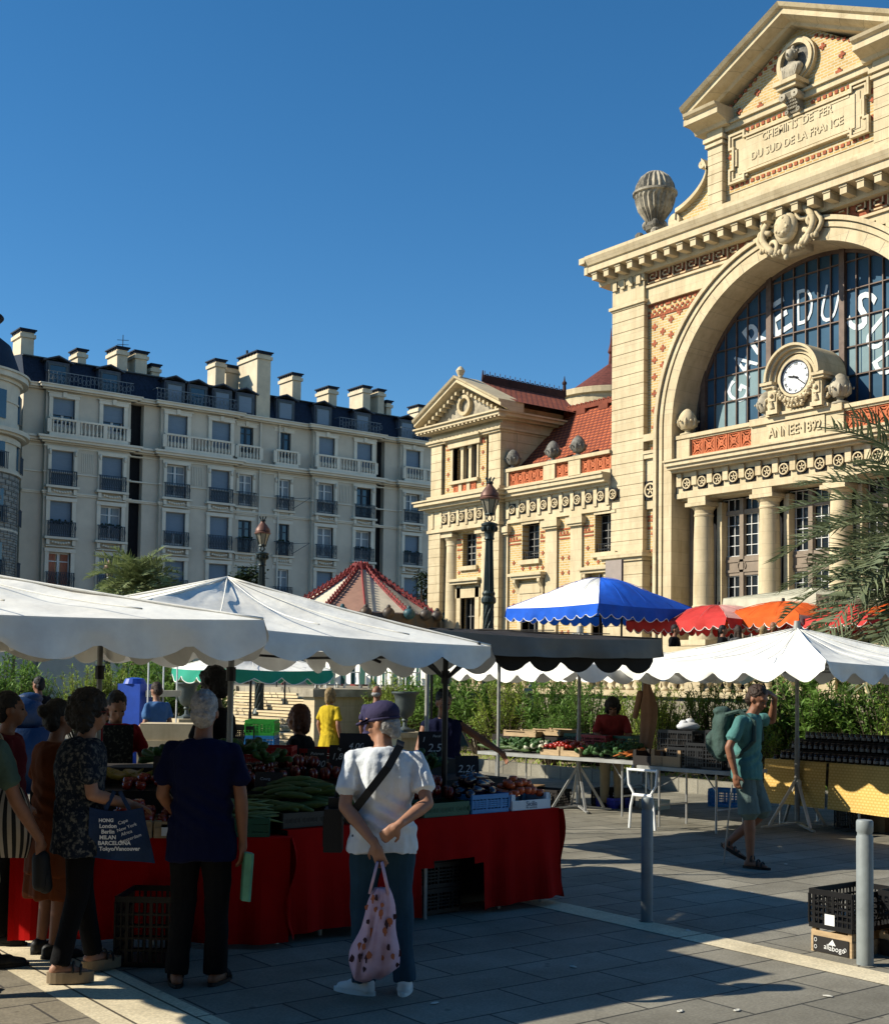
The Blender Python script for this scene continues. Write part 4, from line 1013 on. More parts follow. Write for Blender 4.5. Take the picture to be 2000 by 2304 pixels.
# mansard roof
mr = MB(); mr.loft([[(0,-.05,19.2),(0,.55,20.95),(0,.5,21.02),(0,3.2,21.38),(0,12,21.38),(0,12,19.2)], [(50,-.05,19.2),(50,.55,20.95),(50,.5,21.02),(50,3.2,21.38),(50,12,21.38),(50,12,19.2)]])
ab(mr, 'mansard_roof', 'slate', fix=True)
gt = MB(); gt.bar((0,.42,20.98), (50,.42,20.98), .14, .06); ab(gt, 'gutter', 'flat_roof_gray')
for c in (27.3, 30.6, 35.0, 36.6, 38.4, 40.1, 43.2, 46.2, 49.5, 53.4, 56.9):
    x = c-X0; d = MB(); d.box(x-.72, x+.72, -.05, 1.0, 19.3, 20.75)
    for s_ in (1, -1):
        d.add([(x-s_*.95, -.22, 20.78), (x-s_*.95, 1.1, 20.78), (x, 1.1, 21.13), (x, -.22, 21.13), (x-s_*.95, -.22, 20.7), (x-s_*.95, 1.1, 20.7), (x, 1.1, 21.04), (x, -.22, 21.04)], [(0,1,2,3) if s_ < 0 else (3,2,1,0), (0,3,7,4), (4,7,6,5)])
    dm = ab(d, 'dormer', 'zinc')
    g_ = MB(); g_.box(x-.48, x+.48, -.08, -.05, 19.45, 20.5); g_.build('dormer_window', 'pane_dark' if c in (27.3, 30.6, 36.6) else 'shutter_blue', dm)
    g_ = MB(); g_.box(x-.62, x+.62, -.12, -.05, 20.5, 20.62)
    for s_ in (-1, 1): g_.box(x+s_*.55-.06, x+s_*.55+.06, -.11, -.05, 19.3, 20.5)
    g_.build('dormer_frame', 'flat_roof_gray', dm)
# iron railings in front of the roof
for a, b in ((26.6, 32.0), (33.6, 39.2), (47.3, 50.8), (52.6, 57.6)):
    rl = MB(); y = -.5; a -= X0; b -= X0
    rl.box(a, b, y-.02, y+.02, 20.02, 20.07); rl.box(a, b, y-.015, y+.015, 19.3, 19.33)
    x = a
    while x < b:
        rl.box(x-.012, x+.012, y-.01, y+.01, 19.25, 20.05)
        for q in range(6):
            t0, t1 = q*PI/3, (q+1)*PI/3; cx, cz = x+.13, 19.68+.08*math.sin(x*5); r_ = .10
            rl.bar((cx+r_*math.cos(t0), y, cz+r_*1.8*math.sin(t0)), (cx+r_*math.cos(t1), y, cz+r_*1.8*math.sin(t1)), .022)
        x += .26
    for e in (a, b): rl.box(e-.02, e+.02, y, .3, 20.02, 20.07)
    ab(rl, 'roof_railing', M('rail_grey', (.16,.19,.21), .6, .2))
# chimneys
def chim(xa, xb, z1, yy=2.5, zb=20.9, dy=1.0, name='chimney'):
    k = MB(); xa -= X0; xb -= X0; k.box(xa, xb, yy, yy+dy, zb, z1); k.box(xa-.1, xb+.1, yy-.1, yy+dy+.1, z1-.34, z1-.12)
    o = ab(k, name, 'chimney_render'); c = MB(); c.box(xa-.14, xb+.14, yy-.14, yy+dy+.14, z1+.12, z1+.2)
    n = 6
    for q in range(n+1):
        yq = yy+dy*q/n; c.box(xa-.06, xb+.06, yq-.05, yq+.05, z1, z1+.12)
    c.build('chimney_cap', 'slate', o)
for xa, xb, z1, yy, dy in ((25.7, 26.5, 22.8, 2.0, 1.5), (29.3, 29.85, 22.15, 2.0, 1.2), (31.9, 32.6, 22.75, 2.0, 1.6), (33.15, 33.95, 22.7, 2.0, 1.3), (34.3, 34.85, 22.0, 2.0, .9), (38.9, 39.6, 23.1, 2.0, 1.2), (40.2, 41.5, 23.1, 3.0, 2.0), (44.9, 45.6, 23.1, 2.0, 1.8), (47.9, 48.6, 22.6, 2.0, 1.6), (50.85, 51.5, 23.1, 2.0, 1.8), (52.2, 52.75, 23.05, 2.0, 1.2), (53.0, 53.4, 22.3, 2.0, .9), (55.9, 56.6, 22.4, 2, 1.2)):
    chim(xa, xb, z1, yy, dy=dy)
chim(40.95, 41.98, 23.6, -.05, 19.2, 2.6, 'chimney_wall')
an = MB(); an.bar((30.1+3-X0, 4, 21.3), (30.1+3-X0, 4, 24.3), .04)
for z in (23.9, 23.6, 23.3): an.bar((32.7-X0, 4, z), (33.5-X0, 4, z+.1), .03)
an.bar((41.9-X0, 3.2, 23), (41.9-X0, 3.2, 24.6), .12)
ab(an, 'antenna', 'black_iron')
dp = MB()
for x in (41.3, 42.75): dp.tube([(x-X0, -.1, 3), (x-X0, -.1, 19)], .06, 8); dp.cut()
ab(dp, 'drainpipe', 'render_light')
pv_ = MB()   # window canopy arms
for x, z in ((43.9, 14.0), (43.9, 10.9)): pv_.bar((x-X0, -.1, z), (x+.9-X0, -.9, z+.05), .03); pv_.bar((x-X0, -.1, z-.7), (x+.9-X0, -.9, z+.05), .03); pv_.cut()
ab(pv_, 'drying_rack', 'flat_roof_gray')

# ------------------------------------------------------------------ rounded corner building at the far left
CB = thing('corner_building', 'rounded cream corner building with brick lower floors and dark roof, left edge', 'building', (20.6, 73.4, 0))
M('corner_cream', (.70,.62,.48), .9, .1, .8); brickmat('corner_brick', (.36,.35,.31), (.32,.31,.28), (.16,.16,.15), .55, .3, .03, 'xz', bump=.8)
r0 = 3.75
k = MB(); k.lathe([(r0, 0), (r0, 18.2)], (0,0,0), 48); k.box(-8, r0-.3, 0, 10, 0, 18.2); k.build('wall', 'corner_cream', CB, 30)
k = MB()
z = 4.0
while z < 12.9:
    n = 40
    for q in range(n):
        a = 2*PI*(q+.5*(int(z*3.2) % 2))/n
        if PI*.9 < a < 2*PI*.985: k.obox((math.cos(a)*(r0+.03), math.sin(a)*(r0+.03), z+.14), .10, 2*PI*r0/n*.93, .27, a)
    z += .305
k.build('brick_cladding', 'corner_brick', CB)
k = MB()
for z0, z1, p in ((18.0, 18.2, .15), (18.2, 18.5, .45), (18.5, 18.62, .55), (15.0, 15.12, .4), (15.12, 15.35, .6), (14.6, 14.9, .12), (12.9, 13.05, .2), (13.05, 13.2, .1), (9.7, 9.8, .1), (16.9, 16.98, .06)):
    k.lathe([(r0-.1, z0), (r0+p, z0), (r0+p, z1), (r0-.1, z1)], (0,0,0), 48); k.cut()
k.build('moulding', 'corner_cream', CB, 40)
k = MB()
for z0, z1 in ((15.9, 17.5), (13.2, 14.6), (10.2, 12), (7.2, 9), (4.5, 6)):
    for a in (R(-26), R(-62), R(-100)): k.obox((math.cos(a)*r0, math.sin(a)*r0, (z0+z1)/2), .16, .75, z1-z0, a); k.cut()
k.build('window', 'pane_dark', CB)
k = MB()
for z0 in (13.1, 10.1, 7.1):
    for a in (R(-26), R(-62)):
        for q in range(8):
            b = a-.12+.034*q; k.bar((math.cos(b)*(r0+.25), math.sin(b)*(r0+.25), z0), (math.cos(b)*(r0+.25), math.sin(b)*(r0+.25), z0+.9), .04)
        k.obox((math.cos(a)*(r0+.25), math.sin(a)*(r0+.25), z0+.92), .04, 1.0, .04, a); k.cut()
k.build('railing', 'rail_blue', CB)
k = MB(); k.lathe([(r0+.1, 18.6), (r0-.55, 20.4), (r0-1.2, 20.9), (r0-1.5, 21.9), (r0-1.1, 22.0), (r0-1.0,22.1), (.5, 23.2)], (0,0,0), 40); k.build('roof', 'slate', CB, 30)

# ------------------------------------------------------------------ unseen street front added behind the viewer to block sky light and deepen shade
q = LD(0, -13); RB = thing('sky_blocking_front', 'unseen ochre street front added behind the viewer to block sky light', 'building', (q[0], q[1], 0), TH-PI/2)
M('ochre_render', (.22,.17,.11), .9, .1, .6)
k = MB(); hs_ = [(-33+3.1*i, -31.8+3.1*i, 1.0+3.4*j, 3.2+3.4*j) for i in range(21) for j in range(6)]
k.wall(-35, 35, 0, 21.5, 0, -.3, hs_); k.box(-35, 35, -12, -.31, 0, 21.5); k.box(-35.3, 35.3, -12, .35, 21.5, 22.0); k.build('wall', 'ochre_render', RB)
k = MB()
for a, b, c, d in hs_[:96]: k.box(a, b, -.28, -.24, c, d); k.cut()
k.build('window', 'pane_dark', RB)
# ------------------------------------------------------------------ terrace, steps, balustrade
TX = 19.0
t = MB(); t.box(TX+.03, 31.2, 4, 46, .006, TZ); t.box(TX-.06, TX+.03, 4, 25.1, 0, TZ); t.box(TX-.06, TX+.03, 35.6, 46, 0, TZ)
tag(t.build('terrace', 'terrace_stone'), kind='structure')
SY0, SY1 = 25.3, 35.4
steps = thing('stone_staircase', 'wide flight of pale stone steps climbing to the terrace in front of the far pavilion', 'steps', (TX, SY0, 0))
for k in range(9):
    m = MB(); z1 = TZ-.163*k; x1 = -.36*k; e = .16*k
    m.box(x1-.36, x1+.02 if k else .1, -.0, SY1-SY0+e, 0 if k == 8 else z1-.30, z1-.163)
    m.box(x1-.39, x1-.3, -.0, SY1-SY0+e, z1-.163-.045, z1-.163+.002)
    m.build('step', 'stone', steps)
hr = thing('handrail', 'thin dark metal double handrail slanting down the pale stone steps', 'handrail', (0,0,0))
m = MB()
a, b = atX(562, 1548, 18.8), atX(604, 1572, 18.6)
hp = [Vector((18.9, 33.0, TZ+.95)), Vector((15.9, 33.0, .95))]
for dy in (0, .35): m.tube([h+Vector((0,dy,0)) for h in hp], .022, 6)
for q in (0, .5, 1): p_ = hp[0].lerp(hp[1], q); m.tube([(p_.x, p_.y, p_.z), (p_.x, p_.y, max(0, p_.z-.95))], .018, 6)
m.build('rail', 'black_iron', hr)
for i, y in enumerate((31.3, 29.6)):
    m = MB(); m.tube([(18.2, y, 0.9), (18.2, y, 2.0)], .025, 6); o = m.build('rail_post', 'black_iron'); tag(o, ['slim dark post standing on the steps, left of the pair', 'slim dark post on the steps behind the yellow dress'][i], 'post')
# flank wall and coping right of the steps
fw = thing('flank_wall', 'low cream stone wall with thick grey coping right of the staircase', 'wall', (0,0,0))
m = MB(); m.box(15.2, TX-.06, SY0-.5, SY0-.02, 0, 1.32); m.build('wall', 'stone', fw); m = MB(); m.box(15.1, TX+.1, SY0-.6, SY0+.04, 1.32, 1.5); m.build('coping', 'stone_dark', fw)
bal = thing('balustrade', 'pale stone balustrade with turned balusters along the terrace edge behind the shrubs', 'balustrade', (TX, 7.2, 0))
m = MB(); L = SY0-.6-7.2
m.box(-.16, .16, 0, L, TZ, TZ+.12); m.build('base', 'stone', bal)
m = MB(); m.box(-.17, .17, 0, L, TZ+.86, TZ+1.0); m.build('rail', 'stone', bal)
m = MB(); m.lathe([(.09,.12),(.09,.17),(.05,.19),(.055,.23),(.11,.36),(.11,.44),(.045,.68),(.05,.74),(.085,.78),(.085,.86)], (0,0,0), 12)
bm_ = m.mesh('baluster'); bm_.polygons.foreach_set('use_smooth', [True]*len(bm_.polygons)); bm_.materials.append(MATS['stone'])
k = 0; y = .3
while y < L-.2:
    if k % 12 == 0:
        m = MB(); m.box(-.18, .18, y-.2, y+.2, TZ+.12, TZ+.86); m.build('pier', 'stone', bal); y += .38
    else:
        o = bpy.data.objects.new('baluster', bm_); C.objects.link(o); o.parent = bal; o.location = (0, y, TZ); y += .245
    k += 1
# metal vases on pedestals by the steps
M('vase_metal', (.09,.11,.11), .5, .2, metal=.4)
def vase(p, h, ph, label):
    v = MB(); v.box(-.14, .14, -.14, .14, ph, ph+.05)
    v.lathe([(.12,.05),(.05,.10),(.04,.18),(.07,.22),(.05,.25),(.14,.32),(.19,.45),(.20,.62),(.22,.70),(.27,.74),(.27,.77),(.20,.76)], (0,0,ph), 20)
    o = thing('garden_vase', label, 'vase', (p.x, p.y, 0), 0, 'metal vases by the steps'); v.xf(Matrix.Scale(1, 4)); v.build('bowl', 'vase_metal', o, 40)
    b = MB(); b.box(-.28, .28, -.28, .28, 0, ph-.1); b.box(-.34, .34, -.34, .34, ph-.1, ph); b.box(-.34, .34, -.34, .34, 0, .12); b.build('pedestal', 'stone', o)
vase(atD(911, 1640, 24.5), .6, .74, 'grey metal vase on a stone pedestal beside the right end of the steps')
vase(atD(420, 1600, 27), .6, .85, 'grey metal vase on a cream block left of the steps')

# ------------------------------------------------------------------ vegetation
def leafmat(n, c, c2, trans=.35):
    return M(n, c, .6, .3, 3, col2=c2, mixs=(.35,.65), trans=trans, spec=.4)
leafmat('leaf_oleander', (.08,.17,.03), (.22,.36,.07)); leafmat('leaf_yellow', (.18,.28,.035), (.38,.46,.08)); leafmat('leaf_tree', (.010,.020,.008), (.03,.055,.015), .15)
leafmat('frond', (.055,.08,.04), (.20,.23,.12), .25); leafmat('frond_sunlit', (.11,.16,.055), (.28,.33,.14), .25); leafmat('frond_dry', (.20,.17,.08), (.30,.26,.13), .2)  # brighter copy of the frond green stands for sun on the left palm
M('bark', (.10,.075,.05), .9, .3, 8, bump=.6); M('stalk', (.12,.13,.05), .7, .2)
M('soil', (.30,.24,.16), .95, .3, 3, bump=.5)
bed = MB(); bed.box(15.6, 18.94, 8, 25, 0, .16); tag(bed.build('planting_bed', 'soil'), kind='structure')
bk = MB(); bk.box(15.45, 15.6, 8, 25, 0, .22); tag(bk.build('bed_kerb', 'slab_grey'), kind='structure')
def leaf(mb, p, d, L, W):
    d = d.normalized(); s_ = d.cross(Vector((random.uniform(-.4,.4), random.uniform(-.4,.4), 1))).normalized()*W/2
    dr = Vector((0,0,-L*.18)); m_ = p+d*L*.5
    mb.add([p-s_*.3, p+s_*.3, m_+s_, p+d*L+dr, m_-s_], [(0,1,2,4),(4,2,3)])
def shrub_mesh(seed, H, W, n, LL=.16, LW=.03, flowers=False):
    random.seed(seed); st = MB(); lf = MB()
    br = []
    for k in range(n):
        a = random.random()*2*PI; r = random.random()**.6*W*.5
        top = Vector((r*math.cos(a), r*math.sin(a), H*(.55+.45*random.random())*(1-.35*(r/(W*.5))**2)))
        base = Vector((top.x*.25, top.y*.25, 0)); mid = (base+top)/2+Vector((random.uniform(-.08,.08), random.uniform(-.08,.08), .1))
        st.tube([base, mid, top], [.014, .009, .004], 4); br.append((base, mid, top))
    for base, mid, top in br:
        for q in range(52):
            t_ = .12+.88*random.random()**.8; p = mid.lerp(top, (t_-.3)/.7) if t_ > .3 else base.lerp(mid, t_/.3)
            a = random.random()*2*PI; el = random.uniform(-.1, 1.2)
            d = Vector((math.cos(a)*math.cos(el), math.sin(a)*math.cos(el), math.sin(el))); leaf(lf, p, d, LL*random.uniform(.6,1.2), LW*random.uniform(.7,1.3))
    return st, lf
def shrub(seed, H, W, n, mat, label, loc, LL=.16, LW=.03, group='shrubs growing in the bed below the balustrade'):
    st, lf = shrub_mesh(seed, H, W, n, LL, LW); o = thing('shrub', label, 'shrub', loc, 0, group)
    st.build('stem', 'bark', o); lf.build('foliage', mat, o); return o
sa = shrub(1, 2.2, 1.8, 90, 'leaf_oleander', 'tall narrow-leaved oleander shrub behind the vegetable table, right of the dark-vested vendor', (17.0, 22.6, .1), .2, .035)
sb_ = shrub(2, 2.0, 1.7, 100, 'leaf_yellow', 'bright yellow-green fine-leaved shrub just right of the steps', (17.0, 24.2, .1), .12, .022)
sc_ = shrub(3, 1.9, 1.6, 110, 'leaf_oleander', 'dense green shrub behind the walking man', (17.0, 14.6, .1), .13, .022)
LBL = ['big glossy oleander behind the wooden boxes on the vegetable table', 'broad shrub behind the red tomatoes on the vegetable table', 'shrub right behind the seller in red', 'leafy shrub behind the hanging brown coat', 'yellowish shrub right of the hanging brown coat', 'green shrub left of the walking man behind dark crates', 'shrub behind the pole of the right white umbrella', 'feathery shrub behind the left end of the jars', 'dark green shrub behind the middle of the jars', 'shrub at the right edge behind the jars', 'low bright shrub at the front of the bed near the steps', 'low shrub at the front of the bed below the brown coat', 'small bright shrub beside the pole of the right white umbrella']
SP = [(17.3,21.2,'a',1.05),(16.9,20.0,'b',1.0),(17.2,18.8,'a',.95),(17.0,17.6,'c',1.0),(17.3,16.5,'b',.95),(16.8,15.6,'b',.85),(17.2,13.4,'c',1.1),(16.9,12.4,'a',1.05),(17.2,11.4,'c',1.15),(17.0,10.3,'b',1.1),(16.2,23.4,'b',.7),(16.3,18.0,'c',.6),(16.3,13.0,'b',.75)]
for (x, y, k_, s_), l_ in zip(SP, LBL): dup({'a': sa, 'b': sb_, 'c': sc_}[k_], l_, (x, y, .1), random.random()*6, s_)
LB2 = ['green shrub far left behind the blue sacks', 'yellow-green shrub behind the dark-haired woman in glasses', 'tall green shrub behind the blue cabinet', 'bushy oleander between the blue cabinet and the metal vase', 'dark shrub behind the metal vase left of the steps', 'leafy shrub at the far left edge under the white awning', 'bright shrub just left of the vendor in the red shirt', 'small shrub beside the blue cabinet']
for (px, dep, k_, s_), l_ in zip([(60,34,'c',1.15),(190,31,'b',1.1),(330,33,'a',1.25),(385,31,'a',1.2),(440,33,'c',1.35),(15,31,'a',1.1),(240,31.5,'b',1.15),(290,34,'b',1.1)], LB2):
    p = atD(px, 1600, dep); dup({'a': sa, 'b': sb_, 'c': sc_}[k_], l_, (p.x, p.y, 0), random.random()*6, s_, 'shrubs seen under the awning on the left')
gc = MB(); random.seed(5)
for k in range(2600):
    p = Vector((random.uniform(15.7, 18.6), random.uniform(8.2, 24.8), .15)); a = random.random()*6.3
    leaf(gc, p, Vector((math.cos(a), math.sin(a), random.uniform(.2,1.5))), random.uniform(.08,.2), .03)
tag(gc.build('ground_cover', 'leaf_yellow'), 'low leafy ground cover in the bed under the shrubs', 'ground cover', kind='stuff')
# palms
def frond_mesh(seed, L, droop, n=46, ll=.5, w=.028):
    random.seed(seed); mb = MB(); pts = []
    for k in range(13):
        t_ = k/12; pts.append(Vector((L*t_*(1-.12*t_*droop), 0, L*(.42*t_-(.42+.25*droop)*t_*t_))))
    mb.tube(pts, [.03*(1-.85*k/12) for k in range(13)], 5)
    for k in range(n):
        t_ = .10+.9*k/n; i = min(11, int(t_*12)); p = pts[i].lerp(pts[i+1], t_*12-i); d = (pts[i+1]-pts[i]).normalized()
        l_ = ll*(.45+.75*math.sin(PI*min(1, t_*.9+.08)))*random.uniform(.85,1.1)
        for s_ in (-1, 1):
            v = (d*(.45+.5*t_)+Vector((random.uniform(-.12,.12), s_*.8, .34+random.uniform(-.28,.28)))).normalized(); q = v.cross(d).normalized()*w/2
            e = p+v*l_+Vector((0,0,-.12*l_)); m_ = p+v*l_*.5
            mb.add([p-d*w*.4, p+d*w*.4, m_+d*w*.7+q*.3, e, m_-d*w*.7-q*.3], [(0,1,2,4),(4,2,3)])
    return mb
def palm(name, label, loc, L, nf, H, seed, ll=.5, w=.028, fm='frond'):
    o = thing(name, label, 'palm tree', loc)
    tk = MB(); pts = [(0,0,0), (.03,0,H*.5), (0,0,H)]; tk.tube(pts, [.26, .22, .24], 14)
    for k in range(int(H/.12)):
        for q in range(9): a = 2*PI*(q+.5*(k % 2))/9; tk.obox((.235*math.cos(a), .235*math.sin(a), .1+k*.12), .06, .10, .08, a, ry=-.5)
    tk.build('trunk', 'bark', o)
    ms = []
    for k in range(4):
        me = frond_mesh(seed+k, L, .4+.35*k, int(48*L/3), ll, w).mesh('frond'); me.materials.append(MATS[fm]); ms.append(me)
    random.seed(seed)
    for k in range(nf):
        f = bpy.data.objects.new('frond', ms[k % 4]); C.objects.link(f); f.parent = o; f.location = (0, 0, H)
        el = 1.15-1.75*(k/nf)**.9; az = k*2.39996+random.uniform(-.15,.15)
        f.rotation_euler = (random.uniform(-.3,.3), -el, az); s_ = random.uniform(.85, 1.08); f.scale = (s_, s_, s_)
    return o
pr_p = LD(8.25, 19.8)
palm('palm_tree', 'large date palm whose long fronds arch in from the right edge before the station', (pr_p[0], pr_p[1], 0), 3.25, 74, 3.7, 11, .62, .034)
pl_p = atD(312, 1320, 47)
palm('palm_tree', 'bushy green palm in front of the apartment block beside the leftmost street lamp', (pl_p.x, pl_p.y, 0), 2.0, 62, 5.0, 31, .50, .038, 'frond_sunlit')
def tree(label, loc, H, W, n, seed, mat='leaf_tree', hb=.35):
    random.seed(seed); o = thing('tree', label, 'tree', loc); tk = MB(); tk.tube([(0,0,0), (.1,0,H*.3), (0,.1,H*.55)], [.2,.15,.1], 8); lf = MB(); cl_ = []
    for k in range(26):
        a = random.random()*6.28; r = random.random()**.6*W*.5; z = H*(hb+(1-hb)*random.random()); r *= math.sin(PI*min(.95, max(.15, (z/H-hb+.12)/(1.1-hb))))
        c = Vector((r*math.cos(a), r*math.sin(a), z)); cl_.append(c); tk.tube([(0,0,H*.4), c*.5+Vector((0,0,H*.25)), c], [.06,.04,.015], 4)
    for k in range(n):
        c = random.choice(cl_); p = c+Vector((random.gauss(0,.3), random.gauss(0,.3), random.gauss(0,.22)))*(W/4); a = random.random()*6.28
        leaf(lf, p, Vector((math.cos(a), math.sin(a), random.uniform(-.5,.7))), random.uniform(.16,.3), .11)
    tk.build('trunk', 'bark', o); lf.build('crown', mat, o); return o
p = atD(553, 1300, 52); tree('dark round tree behind the middle street lamp', (p.x, p.y, 0), 6.1, 3.4, 3200, 3)
p = atD(948, 1350, 56); tree('dark ragged tree between the carousel and the station pavilion', (p.x, p.y, 0), 6.6, 1.6, 1500, 4, hb=.25)
p = atD(985, 1420, 60); tree('dark leafy tree low behind the carousel rim', (p.x, p.y, 0), 3.9, 3.2, 1800, 8, hb=.2)

# ------------------------------------------------------------------ street lamps
M('lamp_iron', (.018,.03,.03), .45, .2, metal=.3); M('lamp_copper', (.15,.07,.05), .5, .3, 3, metal=.2)
gm2 = M('lamp_glass', (.34,.31,.24), .25, .1, spec=.6, trans=.3)
lamp0 = thing('street_lamp', 'tall fluted iron street lamp with copper-topped lantern in front of the station pavilion', 'street lamp', (0,0,0), 0, 'old iron street lamps')
H = 6.33
b = MB(); b.lathe([(.26,0),(.26,.2),(.2,.25),(.17,.7),(.2,.75),(.14,.9)], (0,0,0), 16)
b.build('base', 'lamp_iron', lamp0, 40)
b = MB(); n = 16; vs = []; fs = []   # spiral lower shaft, fluted upper shaft
for i in range(41):
    z = .9+2.75*i/40
    for k in range(n*2):
        t_ = 2*PI*k/(2*n)+z*2.6; q = (.135-.012*i/40)*(1 if k % 4 < 2 else .84); vs.append((q*math.cos(t_), q*math.sin(t_), z))
for i in range(40):
    for k in range(2*n): k2 = (k+1) % (2*n); fs.append((i*2*n+k, i*2*n+k2, (i+1)*2*n+k2, (i+1)*2*n+k))
b.add(vs, fs); b.build('twisted_shaft', 'lamp_iron', lamp0)
b = MB(); b.lathe([(.14,3.6),(.17,3.64),(.17,3.72),(.13,3.78),(.15,3.84),(.12,3.9)], (0,0,0), 16); b.build('collar', 'lamp_iron', lamp0)
b = MB(); vs = []; fs = []
for i in range(2):
    for k in range(32): q = (.12-.035*i)*(1 if k % 2 else .86); t_ = 2*PI*k/32; vs.append((q*math.cos(t_), q*math.sin(t_), 3.9+1.22*i))
b.add(vs, [(k, (k+1) % 32, 32+(k+1) % 32, 32+k) for k in range(32)]); b.build('fluted_shaft', 'lamp_iron', lamp0)
b = MB(); b.lathe([(.09,5.1),(.12,5.12),(.10,5.17),(.12,5.3),(.17,5.42),(.19,5.44),(.19,5.48),(.08,5.52)], (0,0,0), 16)
for k in range(8): a = k*PI/4; b.ell((.15*math.cos(a), .15*math.sin(a), 5.36), .05, .05, .07, 7)
for k in range(4): a = k*PI/2; b.tube([(0,0,5.52), (.09*math.cos(a), .09*math.sin(a), 5.6), (.03*math.cos(a), .03*math.sin(a), 5.72)], .014, 5)
b.build('capital', 'lamp_iron', lamp0, 40)
lt = MB(); lt.loft([[Vector((r_*math.cos(PI/4+k*PI/4), r_*math.sin(PI/4+k*PI/4), z)) for k in range(8)] for r_, z in ((.10,5.72),(.205,6.06))]); lto = lt.build('lantern', gm2, lamp0)
b = MB()
for k in range(8): a = PI/4+k*PI/4; b.bar((.10*math.cos(a), .10*math.sin(a), 5.70), (.207*math.cos(a), .207*math.sin(a), 6.06), .016)
b.lathe([(.11,5.68),(.12,5.70),(.11,5.73)], (0,0,0), 8); b.build('lantern_frame', 'lamp_iron', lto)
b = MB(); b.lathe([(.225,6.05),(.235,6.08),(.20,6.12),(.215,6.13),(.20,6.2),(.12,6.32),(.07,6.38),(.06,6.42)], (0,0,0), 24); b.build('lantern_roof', 'lamp_copper', lto, 40)
b = MB(); b.lathe([(.05,6.42),(.09,6.44),(.06,6.48)], (0,0,0), 10)
for k in range(6): a = k*PI/3; b.cap((.05*math.cos(a), .05*math.sin(a), 6.46), (.10*math.cos(a), .10*math.sin(a), 6.56), .014, .02, 5)
b.build('lantern_crown', 'lamp_iron', lto)
p = LD(*(lambda d: ((1099-1000)/2854*d, d))(28.5)); lamp0.location = (p[0], p[1], 0)
lamp0.scale = (1, 1, H/6.56)
for px, dep, l_ in ((586, 36.0, 'iron street lamp with copper-topped lantern in front of the middle of the apartment block'), (242, 48.8, 'small distant street lamp beside the bushy palm on the left')):
    p = LD((px-1000)/2854*dep, dep); o = dup(lamp0, l_, p)

# ------------------------------------------------------------------ carousel
p = atD(812, 1300, 50)
ca_ = thing('carousel', 'old fairground carousel with red ridged cream tent roof behind the awnings', 'carousel', (p.x, p.y, 0))
M('tent_cream', (.62,.55,.42), .8, .1, 3); M('tent_brown', (.32,.18,.13), .8, .1, 3); M('tent_red', (.26,.04,.04), .7, .3, 6)
apz, rz_, rr_ = 6.35, 4.2, 3.15
def cone(a0, a1, n=1):
    m = MB()
    for q in range(6):
        t0, t1 = q/6, (q+1)/6
        f = lambda t, a: (rr_*t*math.cos(a), rr_*t*math.sin(a), apz-(apz-rz_)*(t**.85))
        m.add([f(t0, a0), f(t1, a0), f(t1, a1), f(t0, a1)], [(0,1,2,3)])
    return m
for k in range(12):
    cone(2*PI*k/12, 2*PI*(k+1)/12).build('roof_panel', 'tent_brown' if k % 3 == 1 else 'tent_cream', ca_)
for k in range(12):
    m = MB(); a = 2*PI*k/12; pts = []
    for q in range(19):
        t_ = q/18; pts.append(Vector((rr_*t_*math.cos(a), rr_*t_*math.sin(a), apz+.04-(apz-rz_)*(t_**.85))))
    m.tube(pts, .035, 5); m.tube([q_+Vector((0,0,.14)) for q_ in pts[1:]], .025, 5)
    for u, v in zip(pts[1:], pts[2:]):
        w_ = (u+v)/2+Vector((0,0,.24)); m.bar(u, w_, .035); m.bar(w_, v, .035)
    m.build('roof_ridge', 'tent_red', ca_)
m = MB(); m.lathe([(rr_+.1,3.55),(rr_+.1,4.2),(rr_-.1,4.25)], (0,0,0), 24); m.build('rounding_board', M('carousel_board', (.03,.045,.06), .5, .5, 2, col2=(.12,.07,.03)), ca_)
for k in range(24):
    a = 2*PI*k/24; m = MB(); x, y = (rr_+.15)*math.cos(a), (rr_+.15)*math.sin(a)
    m.ell((x, y, 4.2), .24, .24, .22, 8); m.ell((x, y, 4.42), .09, .09, .1, 8); m.cap((x, y, 4.1), (x*1.03, y*1.03, 4.35), .12, .05, 6); m.build('crest_ornament', 'carousel_board' if k % 3 else M('carousel_teal', (.03,.09,.11), .5, .3), ca_, True)
m = MB(); m.tube([(0,0,0), (0,0,6.3)], .35, 12); m.build('centre_pole', 'tent_red', ca_)
m = MB(); m.lathe([(3.4,.2),(3.4,.5)], (0,0,0), 24); m.build('platform', 'tent_brown', ca_)
for k in range(8): a = 2*PI*k/8; m = MB(); m.tube([(3.1*math.cos(a), 3.1*math.sin(a), .4), (3.1*math.cos(a), 3.1*math.sin(a), 3.6)], .05, 6); m.build('post', 'tent_red', ca_)
# sign board and banner pole in front of the tower
p = atX(1382, 1310, 24)
sg = thing('sign_board', 'grey-brown rectangular board on a mast beside the blue parasol', 'sign', (p.x, p.y, 0)); m = MB(); m.box(-.04, .04, -.30, .30, 3.95, 5.0); m.build('panel', M('sign_grey', (.33,.27,.22), .7, .08), sg); m = MB(); m.tube([(0,-.28,TZ),(0,-.28,5.0)], .03, 6); m.build('mast', 'black_iron', sg)
